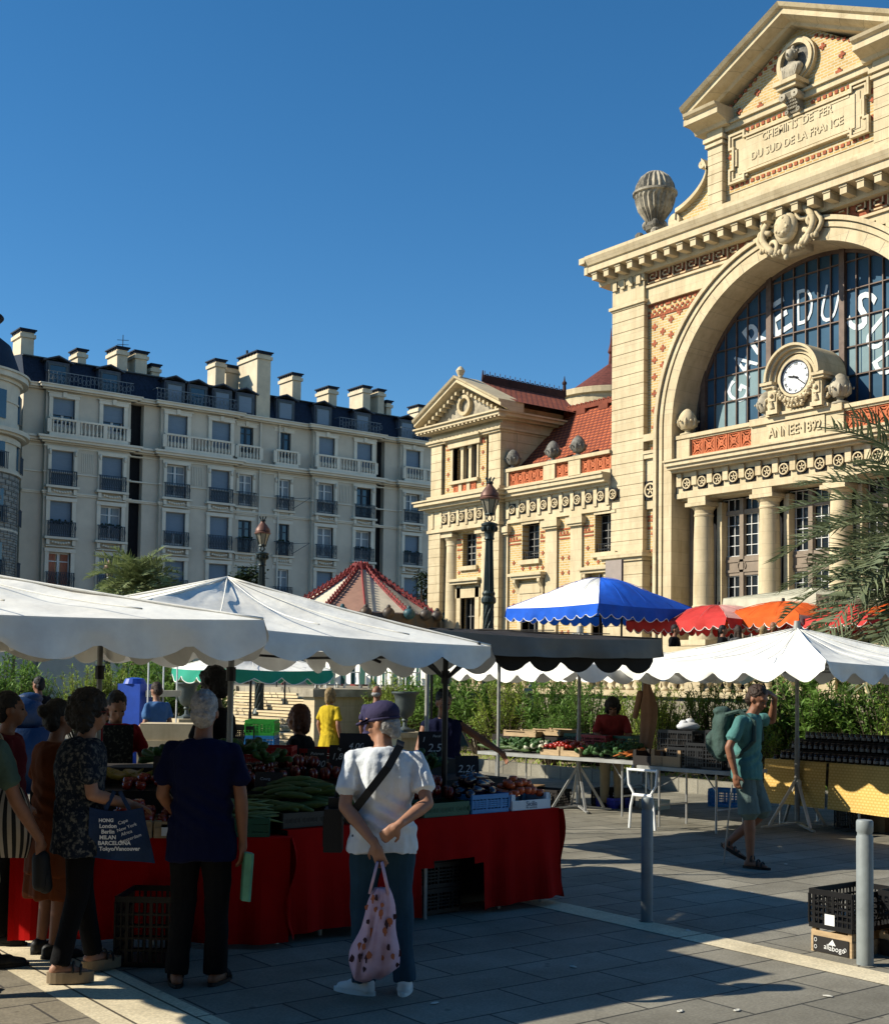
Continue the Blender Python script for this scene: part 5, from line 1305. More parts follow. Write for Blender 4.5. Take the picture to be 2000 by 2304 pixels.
# ------------------------------------------------------------------ market canopies
def cloth(name, c, tr=.15, c2=None):
    m = M(name, c, .75, .10, 2.2, bump=.55, bscale=5, trans=tr, spec=.2, **({'col2': c2} if c2 else {}))
    return m
cloth('canvas_white', (.92,.90,.83), .07); cloth('canvas_blue', (.012,.11,.62)); cloth('canvas_red', (.62,.05,.045)); cloth('canvas_orange', (.80,.13,.02)); cloth('canvas_pink', (.68,.36,.32)); cloth('canvas_dark', (.035,.032,.03), .05); cloth('canvas_taupe', (.22,.20,.17), .05); cloth('canvas_black', (.018,.015,.013), .02); cloth('canvas_cream', (.62,.60,.46)); cloth('canvas_darkred', (.40,.02,.03)); cloth('canvas_green', (.03,.33,.22))
M('steel', (.52,.52,.50), .4, .15, 6, metal=.6); M('steel_dull', (.30,.30,.28), .6, .2, 6, metal=.2); M('black_metal', (.015,.015,.017), .5, .2)
rU, rV = Vector((1,0,0)), Vector((0,1,0))
def canopy(label, cx, cy, w, d, zt, za, vh, cols='WWWW', vcols=None, pole=True, base='tripod', ns=6, group=None, zb=0, sag=.05, ridge=0, mats=None, lean=0, amp=.06, name='market_parasol', nstripe=0):
    """w along X, d along Y; zt top of the valance, za apex; sides 0: -Y, 1: +X, 2: +Y, 3: -X"""
    MT = {'W':'canvas_white','B':'canvas_blue','R':'canvas_red','O':'canvas_orange','P':'canvas_pink','D':'canvas_dark','T':'canvas_taupe','C':'canvas_cream','K':'canvas_darkred','G':'canvas_green'}
    MT_ = MT
    o = thing(name, label, 'parasol', (cx, cy, 0), 0, group); h, k = w/2, d/2
    cor = [Vector((-h,-k,zt)), Vector((h,-k,zt)), Vector((h,k,zt)), Vector((-h,k,zt))]; ap = [Vector((-ridge/2,0,za)), Vector((ridge/2,0,za)), Vector((ridge/2,0,za)), Vector((-ridge/2,0,za))]
    vcols = vcols or cols
    random.seed(int(abs(cx*31+cy*17)*10))
    for s_ in range(4):
        a, b = cor[s_], cor[(s_+1) % 4]; p, q = ap[s_], ap[(s_+1) % 4]; N, Q = 30, 18; mb = MB(); vs = []; ph = random.random()*6
        for i in range(Q+1):
            t_ = i/Q
            for j in range(N+1):
                u = j/N; e = a.lerp(b, u); m_ = p.lerp(q, u); P = e.lerp(m_, t_)
                P.z -= sag*math.sin(PI*t_)*(.35+1.3*math.sin(PI*u))+.035*math.sin(PI*u)*(1-t_)
                P.z += .012*math.sin(u*19+ph+t_*5)*math.sin(PI*t_)*math.sin(PI*u)+.022*noise.noise(Vector((P.x*2.2+ph, P.y*2.2, 0)))*min(1, 5*t_)*min(1, 4*(1-t_))+.010*noise.noise(Vector((u*26, t_*3+ph, 5)))*min(1, 4*t_)
                vs.append(P)
        for i in range(Q):
            for j in range(N): c_ = i*(N+1)+j; mb.add([vs[c_], vs[c_+1], vs[c_+N+2], vs[c_+N+1]], [(0,1,2,3)])
        me = mb.mesh('x'); bm = bmesh.new(); bm.from_mesh(me); bmesh.ops.remove_doubles(bm, verts=bm.verts, dist=1e-4); bm.to_mesh(me); bm.free()
        me.polygons.foreach_set('use_smooth', [True]*len(me.polygons)); me.materials.append(MATS[MT[cols[s_]]]); c = bpy.data.objects.new('canopy_panel', me); C.objects.link(c); c.parent = o
        mb = MB(); L = (b-a).length; n = int(L*22); out = Vector(((b-a).y, -(b-a).x, 0)).normalized(); nsc = max(3, round(L/.5)) if ns == 6 else ns
        st = [MB(), MB()]
        for j in range(n+1):
            pass
        def vp(u, v):
            e = a.lerp(b, u); am = amp*(1+.5*noise.noise(Vector((u*nsc*1.3, ph, 0)))); uu = u+.02*noise.noise(Vector((u*9, ph, 3))); z = e.z-.035*math.sin(PI*u)-v*(vh-amp+am*(2*abs(math.sin(PI*uu*nsc))**.8-1)+.02*noise.noise(Vector((u*3, ph, 9))))
            wv = .03*math.sin(u*L*5+ph)+.012*math.sin(u*L*13+ph*2)+.03*noise.noise(Vector((u*L*4, v*2, ph)))+.012*noise.noise(Vector((u*L*14, v*1.5, ph))); P = e+out*(.004+v*(.03+wv)); P.z = z; return P
        for j in range(n):
            u0, u1 = j/n, (j+1)/n; tgt = st[int(u0*nstripe) % 2] if nstripe else mb
            for r_ in range(4): tgt.add([vp(u0, (r_+1)/4), vp(u1, (r_+1)/4), vp(u1, r_/4), vp(u0, r_/4)], [(0,1,2,3)])
        if nstripe:
            st[0].build('valance', MT['W'], o, True); st[1].build('valance_stripe', MT['G'], o, True)
        else:
            me = mb.mesh('x'); bm = bmesh.new(); bm.from_mesh(me); bmesh.ops.remove_doubles(bm, verts=bm.verts, dist=1e-4); bm.to_mesh(me); bm.free()
            me.polygons.foreach_set('use_smooth', [True]*len(me.polygons)); me.materials.append(MATS[MT[vcols[s_]]]); c = bpy.data.objects.new('valance', me); C.objects.link(c); c.parent = o
            if vcols[s_] != 'W' and vcols[s_] not in 'DTC':
                hm = MB(); hm.tube([vp(j/n, 1.0)+out*.002 for j in range(n+1)], .009, 4); hm.build('valance_hem', 'canvas_white', o)
    sm_ = MB()
    for s_ in range(4):
        a, b = cor[s_], cor[(s_+1) % 4]; p, q = ap[s_], ap[(s_+1) % 4]
        for u in (0, .25, .5, .75):
            e = a.lerp(b, u); m_ = p.lerp(q, u); pts = []
            for i in range(13): t_ = i/12; P = e.lerp(m_, t_); P.z -= sag*math.sin(PI*t_)*(.35+1.3*math.sin(PI*u))-.035*math.sin(PI*u)*(1-t_)-.006; pts.append(P)
            sm_.tube(pts, .005 if u else .008, 4)
    sm_.build('seam', MT_[cols[0]], o, True)
    fm = MB()
    cor = [Vector((e.x*.97, e.y*.97, e.z-.05)) for e in cor]
    for e in cor: fm.bar(e-Vector((0,0,.03)), Vector((0,0,za-.14)), .025)
    for s_ in range(4): fm.bar(cor[s_]-Vector((0,0,.03)), cor[(s_+1) % 4]-Vector((0,0,.03)), .022); m_ = (cor[s_]+cor[(s_+1) % 4])/2; fm.bar(m_-Vector((0,0,.07)), Vector((0,0,za-.15)), .022); fm.bar(Vector((m_.x*.5, m_.y*.5, (zt+za)/2-.2)), Vector((0,0,zt-.05)), .02)
    fm.build('frame', 'black_metal' if base != 'tripod' else 'steel_dull', o)
    if pole:
        m = MB(); m.tube([(0,0,zb+.1), (0,0,za+.05)], .024, 10); m.tube([(0,0,zb+.1), (0,0,zb+1.1)], .032, 10); m.tube([(0,0,za-.02), (0,0,za+.09)], [.05,.035], 10); m.build('pole', 'steel_dull' if base == 'tripod' else 'black_metal', o, 40)
        if base == 'tripod':
            for q in range(4):
                a_ = PI/4+q*PI/2+.3; x, y = math.cos(a_), math.sin(a_); m = MB()
                m.bar((0,0,zb+.62), (.36*x,.36*y,zb+.04), .03); m.bar((0,0,zb+.07), (.46*x,.46*y,zb+.02), .035, .02); m.build('tripod_foot', 'steel', o)
    return o
# near stall: two linked white canopies
def gridpt(lat, dep): return LD(lat, dep)
c1 = gridpt(-1.07, 7.48); W1, D1 = 3.05, 3.0
canopy('nearest white market canopy cut off by the left edge, above the shoppers', c1[0]-W1/2, c1[1]+D1/2, W1, D1, 2.09, 2.42, .23, base='x', group='white canopies of the near fruit stall', sag=.03, amp=.05)
c2 = gridpt(.28, 9.55); W2, D2 = 3.05, 2.8
canopy('big white peaked canopy over the right half of the fruit stall', c2[0]-W2/2, c2[1]+D2/2, W2, D2, 2.08, 2.52, .20, base='x', group='white canopies of the near fruit stall', sag=.04, amp=.055, pole=False).rotation_euler.y = .045
for (px, py, dep, l_) in ((516, 1700, 9.0, 'pale pole just behind the grey-haired man holding up the awning'), (1000, 1700, 9.9, 'dark pole behind the right end of the stall with spread struts'), (222, 1600, 9.4, 'thin pole behind the curly-haired woman')):
    p = atD(px, py, dep); o = thing('awning_pole', l_, 'pole', (p.x, p.y, 0)); m = MB(); m.tube([(0,0,0), (0,0,2.03)], .022, 8); m.build('tube', 'black_metal' if px == 1000 else 'steel_dull', o)
    m = MB(); m.tube([(0,0,1.72), (0,0,1.82)], .035, 8)
    if px == 1000:
        for s_ in (-1, 1): m.bar((0,0,1.75), (s_*.42, .0, 2.03), .018); m.bar((0,0,1.75), (0, s_*.42, 2.03), .018)
    m.build('bracket', 'black_metal', o)
# dark canopy further right
c3 = gridpt(2.25, 13.1); W3, D3 = 3.0, 2.6
canopy('dark taupe market canopy with black underside and deep scallops, in the centre', c3[0]-W3/2, c3[1]+D3/2, W3, D3, 2.2, 2.27, .19, 'DDDD', 'TTTT', base='x', sag=.0, ns=5, amp=.004, pole=False)
m = MB(); a_ = 2.03; nn = 60
def dv(u, v): return (c3[0]-W3+W3*u, c3[1]+.12, a_-v*(.06+.13*abs(math.sin(PI*u*7))**.6))
for j in range(nn): m.quad(dv(j/nn,1), dv((j+1)/nn,1), dv((j+1)/nn,0), dv(j/nn,0))
o = m.build('inner_valance', 'canvas_black'); tag(o, 'black scalloped inner valance hanging under the dark taupe canopy', 'valance')
for i, (lx, ly) in enumerate(((c3[0]-.9, c3[1]+D3-.1), (c3[0]-W3+.1, c3[1]+.15), (c3[0]-.1, c3[1]+D3-.1))):
    m = MB(); m.tube([(0,0,0), (0,0,2.2)], .02, 8); o = m.build('awning_pole', 'steel_dull'); o.location = (lx, ly, 0)
    tag(o, ['slim rear pole under the middle of the dark canopy', 'slim pole under the left end of the dark canopy, by the vest-wearing vendor', 'slim rear pole of the dark canopy'][i], 'pole')
p = gridpt(1.85, 17.3); canopy('white parasol on a tripod half hidden behind the dark canopy', p[0], p[1], 2.6, 2.6, 1.98, 2.42, .22, group='white tripod parasols')
p = gridpt(4.32, 15.5); canopy('white parasol on a tripod over the jars, right', p[0], p[1], 3.05, 3.05, 2.0, 2.44, .20, group='white tripod parasols', zb=0)
p = gridpt(3.3, 21.0); canopy('white parasol further back whose grey shaded side shows behind the dark canopy', p[0], p[1], 3, 3, 2.0, 2.3, .22, group='white tripod parasols')
p = gridpt(-.2, 21.5); canopy('pale parasol low behind the big white canopy peak slope', p[0], p[1], 3, 3, 2.2, 2.45, .18, group='white tripod parasols', base='x')
p = atD(565, 1500, 24); canopy('white and green banded parasol in front of the stone steps', p.x, p.y, 2.2, 2.2, 1.9, 2.35, .24, 'WWWW', 'GGGG', base='x')
# coloured parasols on the terrace
p = gridpt(3.98, 32.4); canopy('blue and white parasol in front of the station tower', p[0], p[1], 3.4, 3.4, 3.62, 4.42, .34, 'BBBW', 'BBBB', zb=TZ, base='x', ns=9, sag=-.13)
p = gridpt(7.0, 32.3); canopy('red parasol with a faded pink top in front of the left porch column', p[0], p[1], 3.3, 3.3, 3.32, 3.75, .28, 'PPPR', 'RRRR', zb=TZ, base='x', ns=10, sag=-.07)
p = gridpt(8.3, 31.0); canopy('orange-red parasol right of the faded red one on the terrace', p[0], p[1], 2.6, 2.9, 3.36, 3.78, .26, 'OOOO', 'COCO', zb=TZ, base='x', ns=9, sag=-.07)
p = gridpt(9.9, 34.2); canopy('cream parasol with scalloped edge highest on the terrace before the doors', p[0], p[1], 3.6, 3.0, 4.05, 4.4, .34, 'CCCC', zb=TZ, base='x')
p = gridpt(9.6, 30.0); canopy('deep red parasol partly hidden by the palm fronds', p[0], p[1], 3.2, 3.2, 3.3, 3.7, .25, 'KKKR', 'KKKR', zb=TZ, base='x', ns=9)
p = gridpt(10.9, 29.2); canopy('orange parasol at the right edge under the palm fronds', p[0], p[1], 2.8, 2.8, 3.35, 3.8, .25, 'OOOO', zb=TZ, base='x', ns=9)
# striped cloth over a cafe table on the terrace
p0, p1 = atX(702, 1520, 19.9), atX(960, 1520, 19.9)
m = [MB(), MB()]; L = abs(p0.y-p1.y); n = 22
for j in range(n):
    y0, y1 = p1.y+L*j/n, p1.y+L*(j+1)/n; x_ = 19.9+.03*math.sin(j); m[j % 2].add([(x_, y0, TZ+.12), (x_, y1, TZ+.12), (x_, y1, TZ+.75), (x_, y0, TZ+.75)], [(0,1,2,3)]); m[j % 2].add([(x_, y0, TZ+.75), (x_, y1, TZ+.75), (x_+.8, y1, TZ+.75), (x_+.8, y0, TZ+.75)], [(0,1,2,3)])
sc_t = thing('terrace_table', 'long table under a green and white striped cloth on the terrace above the steps', 'table', (0,0,0)); m[0].build('tablecloth', 'canvas_white', sc_t); m[1].build('tablecloth_stripe', M('stripe_dark_green', (.01,.06,.045), .8, .1), sc_t)
m = MB(); 
for j in range(5): y = p1.y+.3+(L-.6)*j/4; m.box(20.0, 20.05, y-.02, y+.02, TZ, TZ+.75); m.box(20.6, 20.65, y-.02, y+.02, TZ, TZ+.75)
m.build('leg', 'steel', sc_t)
ch0 = thing('terrace_chair', 'white metal chair at the striped table, leftmost', 'chair', (19.5, p0.y-1.4, TZ), .3, 'white chairs on the terrace'); m = MB()
for x in (-.2,.2):
    for y in (-.2,.2): m.bar((x,y,0), (x*.9,y*.9,.45), .025)
m.build('leg', 'white_paint', ch0); m = MB(); m.box(-.22,.22,-.22,.22,.44,.47); m.build('seat', 'white_paint', ch0); m = MB(); m.tube([(-.2,.2,.45),(-.2,.24,.75),(-.1,.25,.86),(.1,.25,.86),(.2,.24,.75),(.2,.2,.45)], .014, 6)
for x in (-.1,0,.1): m.bar((x,.21,.47), (x,.25,.85), .012)
m.build('backrest', 'white_paint', ch0)
for i, dy in enumerate((2.9, 4.4, 5.6)): dup(ch0, ['white metal chair at the striped table, second from the left', 'white metal chair at the middle of the striped table', 'white metal chair near the right end of the striped table'][i], (19.45, p0.y-dy, TZ), 1+i)

# ------------------------------------------------------------------ bollards
M('bollard_grey', (.23,.26,.265), .55, .12, 4, bump=.1, bscale=20)
b0 = thing('bollard', 'light grey bollard in the sun beside the black crates at the right', 'bollard', tuple(LD(2.66, 8.02)), 0, 'round grey bollards')
m = MB(); m.lathe([(.052,0),(.052,.80),(.046,.81),(.046,.825),(.052,.835),(.052,.895),(.046,.905),(.001,.91)], (0,0,0), 28); m.build('post', 'bollard_grey', b0, 40)
m = MB(); m.lathe([(.07,0),(.07,.006),(.05,.007)], (0,0,0), 20); m.build('base_ring', 'slab_grey', b0)
dup(b0, 'shaded dark bollard standing on the pale stripe right of the red stall', LD(1.51, 9.37), sc=(.84,.84,1.0))

# ------------------------------------------------------------------ crates
M('plastic_black', (.006,.006,.007), .45, .2); M('plastic_blue', (.03,.22,.52), .4, .1); M('plastic_green', (.01,.09,.05), .45, .1); M('plastic_brightgreen', (.05,.40,.06), .45, .1); M('plastic_violet', (.05,.05,.38), .45, .1); M('plastic_red', (.42,.02,.02), .45, .1)
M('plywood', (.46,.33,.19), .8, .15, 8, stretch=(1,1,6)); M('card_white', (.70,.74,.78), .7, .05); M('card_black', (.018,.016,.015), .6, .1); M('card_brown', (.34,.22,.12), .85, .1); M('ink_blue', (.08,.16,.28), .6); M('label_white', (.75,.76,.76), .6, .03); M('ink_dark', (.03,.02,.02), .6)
def plastic_crate(label, loc, rz, w, d, h, mat, group=None, lab=False):
    o = thing('plastic_crate', label, 'crate', loc, rz, group); m = MB(); t = .012
    m.box(-w/2, w/2, -d/2, d/2, 0, .012)
    for s_ in (-1, 1):
        m.box(-w/2, w/2, s_*d/2-t/2, s_*d/2+t/2, h-.035, h); m.box(s_*w/2-t/2, s_*w/2+t/2, -d/2, d/2, h-.034, h+.001); m.box(-w/2, w/2, s_*d/2-t/2, s_*d/2+t/2, 0, .03); m.box(s_*w/2-t/2, s_*w/2+t/2, -d/2, d/2, 0, .031)
        for k in range(1, 5): z = .03+(h-.065)*k/5; m.box(-w/2, w/2, s_*d/2-t/3, s_*d/2+t/3, z-.006, z+.006); m.box(s_*w/2-t/3, s_*w/2+t/3, -d/2, d/2, z-.006, z+.006)
        n = int(w/.035)
        for k in range(n+1): x = -w/2+w*k/n; e = .008 if k % 4 else .02; m.box(x-e/2, x+e/2, s_*d/2-t/2.2, s_*d/2+t/2.2, .03, h-.03)
        n = int(d/.035)
        for k in range(n+1): y = -d/2+d*k/n; e = .008 if k % 4 else .02; m.box(s_*w/2-t/2.2, s_*w/2+t/2.2, y-e/2, y+e/2, .03, h-.03)
    m.build('body', mat, o)
    if lab:
        m = MB(); m.box(-w/2-.010, -w/2-.007, -.035, .04, .03, .10); m.build('label', 'label_white', o)
    return o
def wood_box(label, loc, rz, w, d, h, mat='plywood', side=None, group=None, name='wooden_box'):
    o = thing(name, label, 'box', loc, rz, group); m = MB(); t = .01
    m.box(-w/2, w/2, -d/2, d/2, 0, .01)
    for s_ in (-1, 1):
        m.box(-w/2, w/2, s_*d/2-t/2, s_*d/2+t/2, 0, h*.62); m.box(-w/2, w/2, s_*d/2-t/2, s_*d/2+t/2, h*.8, h*.95) if name == 'wooden_box' else None
        m.box(s_*w/2-t/2, s_*w/2+t/2, -d/2, d/2, .0, h*.9)
        for q in (-1, 1): m.box(s_*(w/2-.02)-.02, s_*(w/2-.02)+.02, q*(d/2-.018)-.015, q*(d/2-.018)+.015, 0, h)
    m.build('body', mat, o); return o
rb_ = 0
p = LD(2.63, 8.42)
wb1 = wood_box('black printed fruit box with plywood corners on the ground behind the bollard, left of two', (p[0]+.13, p[1]-.02, 0), 0, .50, .31, .155, 'plywood', name='fruit_box')
m = MB(); m.box(-.262, -.256, -.135, .135, .004, .105); m.build('printed_side', 'card_black', wb1)
text('all', .05, .001, 'print', 'label_white', wb1, (-.2635, .03, .045), (PI/2, 0, -PI/2)); text('abogo', .05, .001, 'print', 'label_white', wb1, (-.2635, -.05, .04), (PI/2, 0, -PI/2))
m = MB(); m.add([(-.264,.02,.06),(-.264,-.04,.06),(-.264,-.015,.098)], [(0,1,2)]); m.arcband(0,0,.0,.0,0,0,0,1,1) if False else None
for y, z in ((.115,.08),(.115,.035),(-.11,.045)):
    for q in range(8): a = q*PI/4; m.bar((-.264, y+.010*math.cos(a), z+.012*math.sin(a)), (-.264, y+.010*math.cos(a+.8), z+.012*math.sin(a+.8)), .003)
m.build('printed_mark', 'label_white', wb1)
cb1 = plastic_crate('tall black plastic crate with a white label on top of the left printed box', (p[0]+.13, p[1]-.02, .157), 0, .52, .33, .25, 'plastic_black', lab=True)
p = LD(3.02, 8.30)
wb2 = wood_box('black printed fruit box at the right edge behind the bollard, holding peaches', (p[0]+.16, p[1]-.02, 0), 0, .50, .31, .155, 'plywood', name='fruit_box')
m = MB(); m.box(-.262, -.256, -.15, .15, .004, .105); m.build('printed_side', 'card_black', wb2); text('abogo', .055, .001, 'print', 'label_white', wb2, (-.2635, .0, .05), (PI/2, 0, -PI/2))
plastic_crate('black plastic crate above the peaches at the right edge', (p[0]+.16, p[1]-.02, .24), .05, .52, .33, .18, 'plastic_black')
M('peach', (.55,.16,.10), .5, .3, 6); M('tomato', (.32,.02,.01), .25, .15, 3, spec=.6); M('tomato_orange', (.62,.10,.02), .25, .15, 3, spec=.6); M('courgette', (.03,.07,.015), .5, .3, 6, col2=(.10,.15,.04)); M('bean', (.14,.19,.06), .5, .2, 6); M('aubergine', (.02,.008,.02), .2, .1, spec=.7); M('banana', (.38,.25,.03), .5, .2, 5); M('onion_white', (.55,.55,.42), .5, .15); M('green_veg', (.03,.09,.018), .6, .4, 8); M('carrot', (.55,.16,.03), .6, .2); M('pepper_red', (.15,.008,.006), .25, .2, 4, spec=.6); M('foliage_veg', (.03,.09,.02), .7, .4, 8)
def proto_mesh(fn, mat):
    m = MB(); fn(m); me = m.mesh('p'); me.polygons.foreach_set('use_smooth', [True]*len(me.polygons)); me.materials.append(MATS[mat]); return me
TOM = proto_mesh(lambda m: m.lathe([(.002,.052),(.012,.050),(.03,.056),(.038,.035),(.034,.01),(.015,-.004),(.001,-.005)], (0,0,0), 12), 'tomato')
TOMO = proto_mesh(lambda m: m.lathe([(.002,.052),(.012,.050),(.03,.056),(.038,.035),(.034,.01),(.015,-.004),(.001,-.005)], (0,0,0), 12), 'tomato_orange')
PEA = proto_mesh(lambda m: m.ell((0,0,.033), .036, .036, .034, 10), 'peach'); ONI = proto_mesh(lambda m: m.ell((0,0,.03), .042, .042, .036, 10), 'onion_white')
COU = proto_mesh(lambda m: m.tube([(-.10,0,.02),(-.06,0,.021),(0,.006,.022),(.06,.004,.021),(.095,0,.02),(.115,0,.02)], [.008,.019,.021,.02,.012,.007], 9), 'courgette')
BEA = proto_mesh(lambda m: m.tube([(-.11,0,.012),(-.05,.012,.014),(.03,.014,.014),(.11,0,.012)], [.003,.009,.009,.002], 6), 'bean')
AUB = proto_mesh(lambda m: m.tube([(-.10,0,.03),(-.07,0,.034),(0,.01,.036),(.06,.0,.03),(.09,0,.028),(.12,0,.028)], [.012,.033,.037,.026,.014,.008], 10), 'aubergine')
PEP = proto_mesh(lambda m: [m.ell((.016*math.cos(a), .016*math.sin(a), .04), .026, .026, .045, 8) for a in (0, 2.1, 4.2)], 'pepper_red')
CAR = proto_mesh(lambda m: m.tube([(-.09,0,.014),(.0,0,.016),(.08,0,.016)], [.003,.013,.019], 7), 'carrot')
GRN = proto_mesh(lambda m: [m.cap((.0,0,.02), (.12*math.cos(a), .08*math.sin(a), .05+.03*math.sin(3*a)), .02, .03, 6) for a in (0,.7,1.5,2.6,3.6,4.8)], 'green_veg')
BAN = proto_mesh(lambda m: [m.tube([(-.08,.03*k,.05),(-.03,.03*k,.015+.004*k),(.03,.03*k,.015),(.09,.03*k-.01,.05)], [.006,.017,.017,.006], 7) for k in range(4)], 'banana')
def pile(me, name, cat, label, group, org, rz, w, d, n, z0, dome=.06, align=None, sc=1):
    random.seed(len(label)*7+n); cx, cy = org; co_, si = math.cos(rz), math.sin(rz); nx = max(1, int(math.sqrt(n*w/d))); ny = max(1, int(math.ceil(n/nx))); k = 0
    for i in range(nx):
        for j in range(ny):
            if k >= n: break
            u = (i+.5)/nx-.5+random.uniform(-.25,.25)/nx; v = (j+.5)/ny-.5+random.uniform(-.25,.25)/ny; x, y = u*w, v*d
            o = bpy.data.objects.new(name, me); C.objects.link(o); o.location = (cx+x*co_-y*si, cy+x*si+y*co_, z0+dome*(1-(2*u)**2)*(1-(2*v)**2)*1.2+random.uniform(0,.02))
            a = random.random()*6.28 if align is None else rz+align+random.uniform(-.25,.25); o.rotation_euler = (random.uniform(-.2,.2), random.uniform(-.2,.2), a); s_ = sc*random.uniform(.85,1.1); o.scale = (s_, s_, s_)
            tag(o, label, cat, group); k += 1
p = LD(3.02, 8.30)
pile(PEA, 'peach', 'peach', 'orange-pink peach in the printed box at the right edge', 'peaches in the box at the right edge', (p[0]+.16, p[1]-.02), 0, .42, .24, 24, .12, .05)

# ------------------------------------------------------------------ near fruit stall: tables, red cloth, produce
M('cloth_red', (.42,.004,.003), .9, .12, 2, bump=.4, bscale=4, trans=.1, spec=.1); M('cloth_edge', (.32,.34,.36), .7, .1); M('table_wood', (.02,.016,.014), .8, .2)
A1_, B1_ = Vector((*LD(-1.02, 8.42), 0)), Vector((*LD(.92, 10.12), 0))
A0_, B0_ = Vector((*LD(-2.75, 8.16), 0)), Vector((*LD(-.985, 8.335), 0))
def stall(label, A, B, H_, dep, hole=None, hem=.05):
    d = (B-A); L = d.length; u = d/L; n = Vector((-u.y, u.x, 0)); o = thing('stall_table', label, 'table', (A.x, A.y, 0), math.atan2(u.y, u.x))
    m = MB(); m.box(0, L, 0, dep, H_-.03, H_); m.build('table_top', 'table_wood', o)
    lg = MB()
    for x in (.35, L*.5, L-.08, L-.55):
        for y in (.10, dep-.1): lg.tube([(x, y, 0), (x, y, H_-.03)], .016, 6); lg.cut()
    lg.build('leg', 'steel', o)
    m = MB(); N = int(L*28); Q = 14
    def P(i, j):
        x = L*i/N; v = j/Q; z = H_+.004-(H_-hem-.02*math.sin(x*3.1))*v; w_ = v*(.035*math.sin(x*7+.8)+.018*math.sin(x*17+2)+.01*math.sin(x*31))
        return (x, -.012-.05*v+w_, z)
    for i in range(N):
        for j in range(Q):
            xm = L*(i+.5)/N
            if hole and hole[0] < xm < hole[1] and j > Q*(hole[2]-.10*math.sin(PI*(xm-hole[0])/(hole[1]-hole[0]))): continue
            m.add([P(i,j+1), P(i+1,j+1), P(i+1,j), P(i,j)], [(0,1,2,3)])
    for j in range(Q):
        w0, w1 = .03*math.sin(j*.5), .03*math.sin(j*.5+.5); z0, z1 = H_-(H_-hem)*j/Q, H_-(H_-hem)*(j+1)/Q
        m.add([(L+.012+w1, -.05, z1), (L+.02+w1, dep*.8, z1), (L+.02+w0, dep*.8, z0), (L+.012+w0, -.05, z0)], [(0,1,2,3)])
    m.box(0, L+.01, -.012, .25, H_+.001, H_+.006)
    me_o = m.build('red_cloth', 'cloth_red', o, True)
    return o, u, n
s1, u1, n1 = stall('right part of the fruit stall draped in red cloth with an arched opening', A1_, B1_, .74, .95, hole=(1.15, 1.75, .48))
s0, u0, n0 = stall('left part of the fruit stall draped in red cloth behind the shoppers', A0_, B0_, .70, .9)
def S1p(s_, t_): q = A1_+u1*s_+n1*t_; return (q.x, q.y)
def S0p(s_, t_): q = A0_+u0*s_+n0*t_; return (q.x, q.y)
r1, r0_ = math.atan2(u1.y, u1.x), math.atan2(u0.y, u0.x)
# tiered boards
for o_, p_, rr, L_, l_ in ((s1, S1p, r1, 2.5, 'dark raised rear shelf of the fruit stall, right part'), (s0, S0p, r0_, 1.75, 'dark raised rear shelf of the fruit stall, left part')):
    c_ = p_(L_/2, .75); m = MB(); m.box(-L_/2, L_/2, -.25, .3, .70, .90); m.box(-L_/2, L_/2, .30, .75, .70, 1.02); sh = m.build('display_shelf', 'table_wood'); sh.location = (c_[0], c_[1], .06); sh.rotation_euler = (0,0,rr); tag(sh, l_, 'shelf')
def crate_on(P_, rr, s_, t_, z, w, d, h, mat, label, box=False, bmat='plywood'):
    c_ = P_(s_, t_)
    return (wood_box(label, (c_[0], c_[1], z), rr, w, d, h, bmat) if box else plastic_crate(label, (c_[0], c_[1], z), rr, w, d, h, mat))
z1_ = .748
# positions along the right table measured from its left end
crate_on(S1p, r1, 1.42, .17, z1_, .44, .30, .10, 'plastic_green', 'dark green crate of red peppers left of the blue crate')
crate_on(S1p, r1, 1.86, .17, z1_, .38, .30, .14, 'plastic_blue', 'bright blue crate of aubergines between the green crate and the white box')
wbx = wood_box('white cardboard box of orange tomatoes at the right end of the stall', (*S1p(2.30, .17), z1_), r1, .42, .30, .12, 'card_white', name='cardboard_box')
text('Sicilia', .055, .001, 'print', 'ink_blue', wbx, (0, -.157, .045), (PI/2, 0, 0)); text('frutta', .02, .001, 'print', 'ink_blue', wbx, (0, -.157, .018), (PI/2, 0, 0), width=.12)
pile(TOMO, 'tomato', 'tomato', 'orange-red tomato in the white cardboard box at the right end', 'tomatoes in the white box', S1p(2.30, .2), r1, .38, .26, 30, z1_+.06, .10)
pile(AUB, 'aubergine', 'aubergine', 'glossy dark aubergine heaped in the bright blue crate', 'aubergines in the blue crate', S1p(1.86, .2), r1, .30, .26, 16, z1_+.08, .12, .4)
pile(PEP, 'red_pepper', 'pepper', 'dark red pepper heaped in and behind the green crate', 'red peppers behind the green crate', S1p(1.35, .42), r1, .75, .5, 44, z1_+.07, .16)
crate_on(S1p, r1, .25, .22, z1_, .5, .34, .10, 'plastic_black', 'black crate of courgettes behind the green crate of beans')
pile(COU, 'courgette', 'courgette', 'pale green courgette heaped between the navy-shirted man and the man in the cap', 'courgettes on the stall', S1p(.32, .34), r1, .62, .5, 46, z1_+.08, .15, -.9, 1.25)
crate_on(S0p, r0_, 1.42, .16, .708, .42, .30, .12, 'plastic_green', 'dark green crate of pale beans beside the navy-shirted man')
pile(BEA, 'green_bean', 'bean', 'long pale green bean in the dark green crate beside the navy-shirted man', 'beans in the green crate', S0p(1.42, .2), r0_, .40, .28, 60, .78, .10, .3, 1.2)
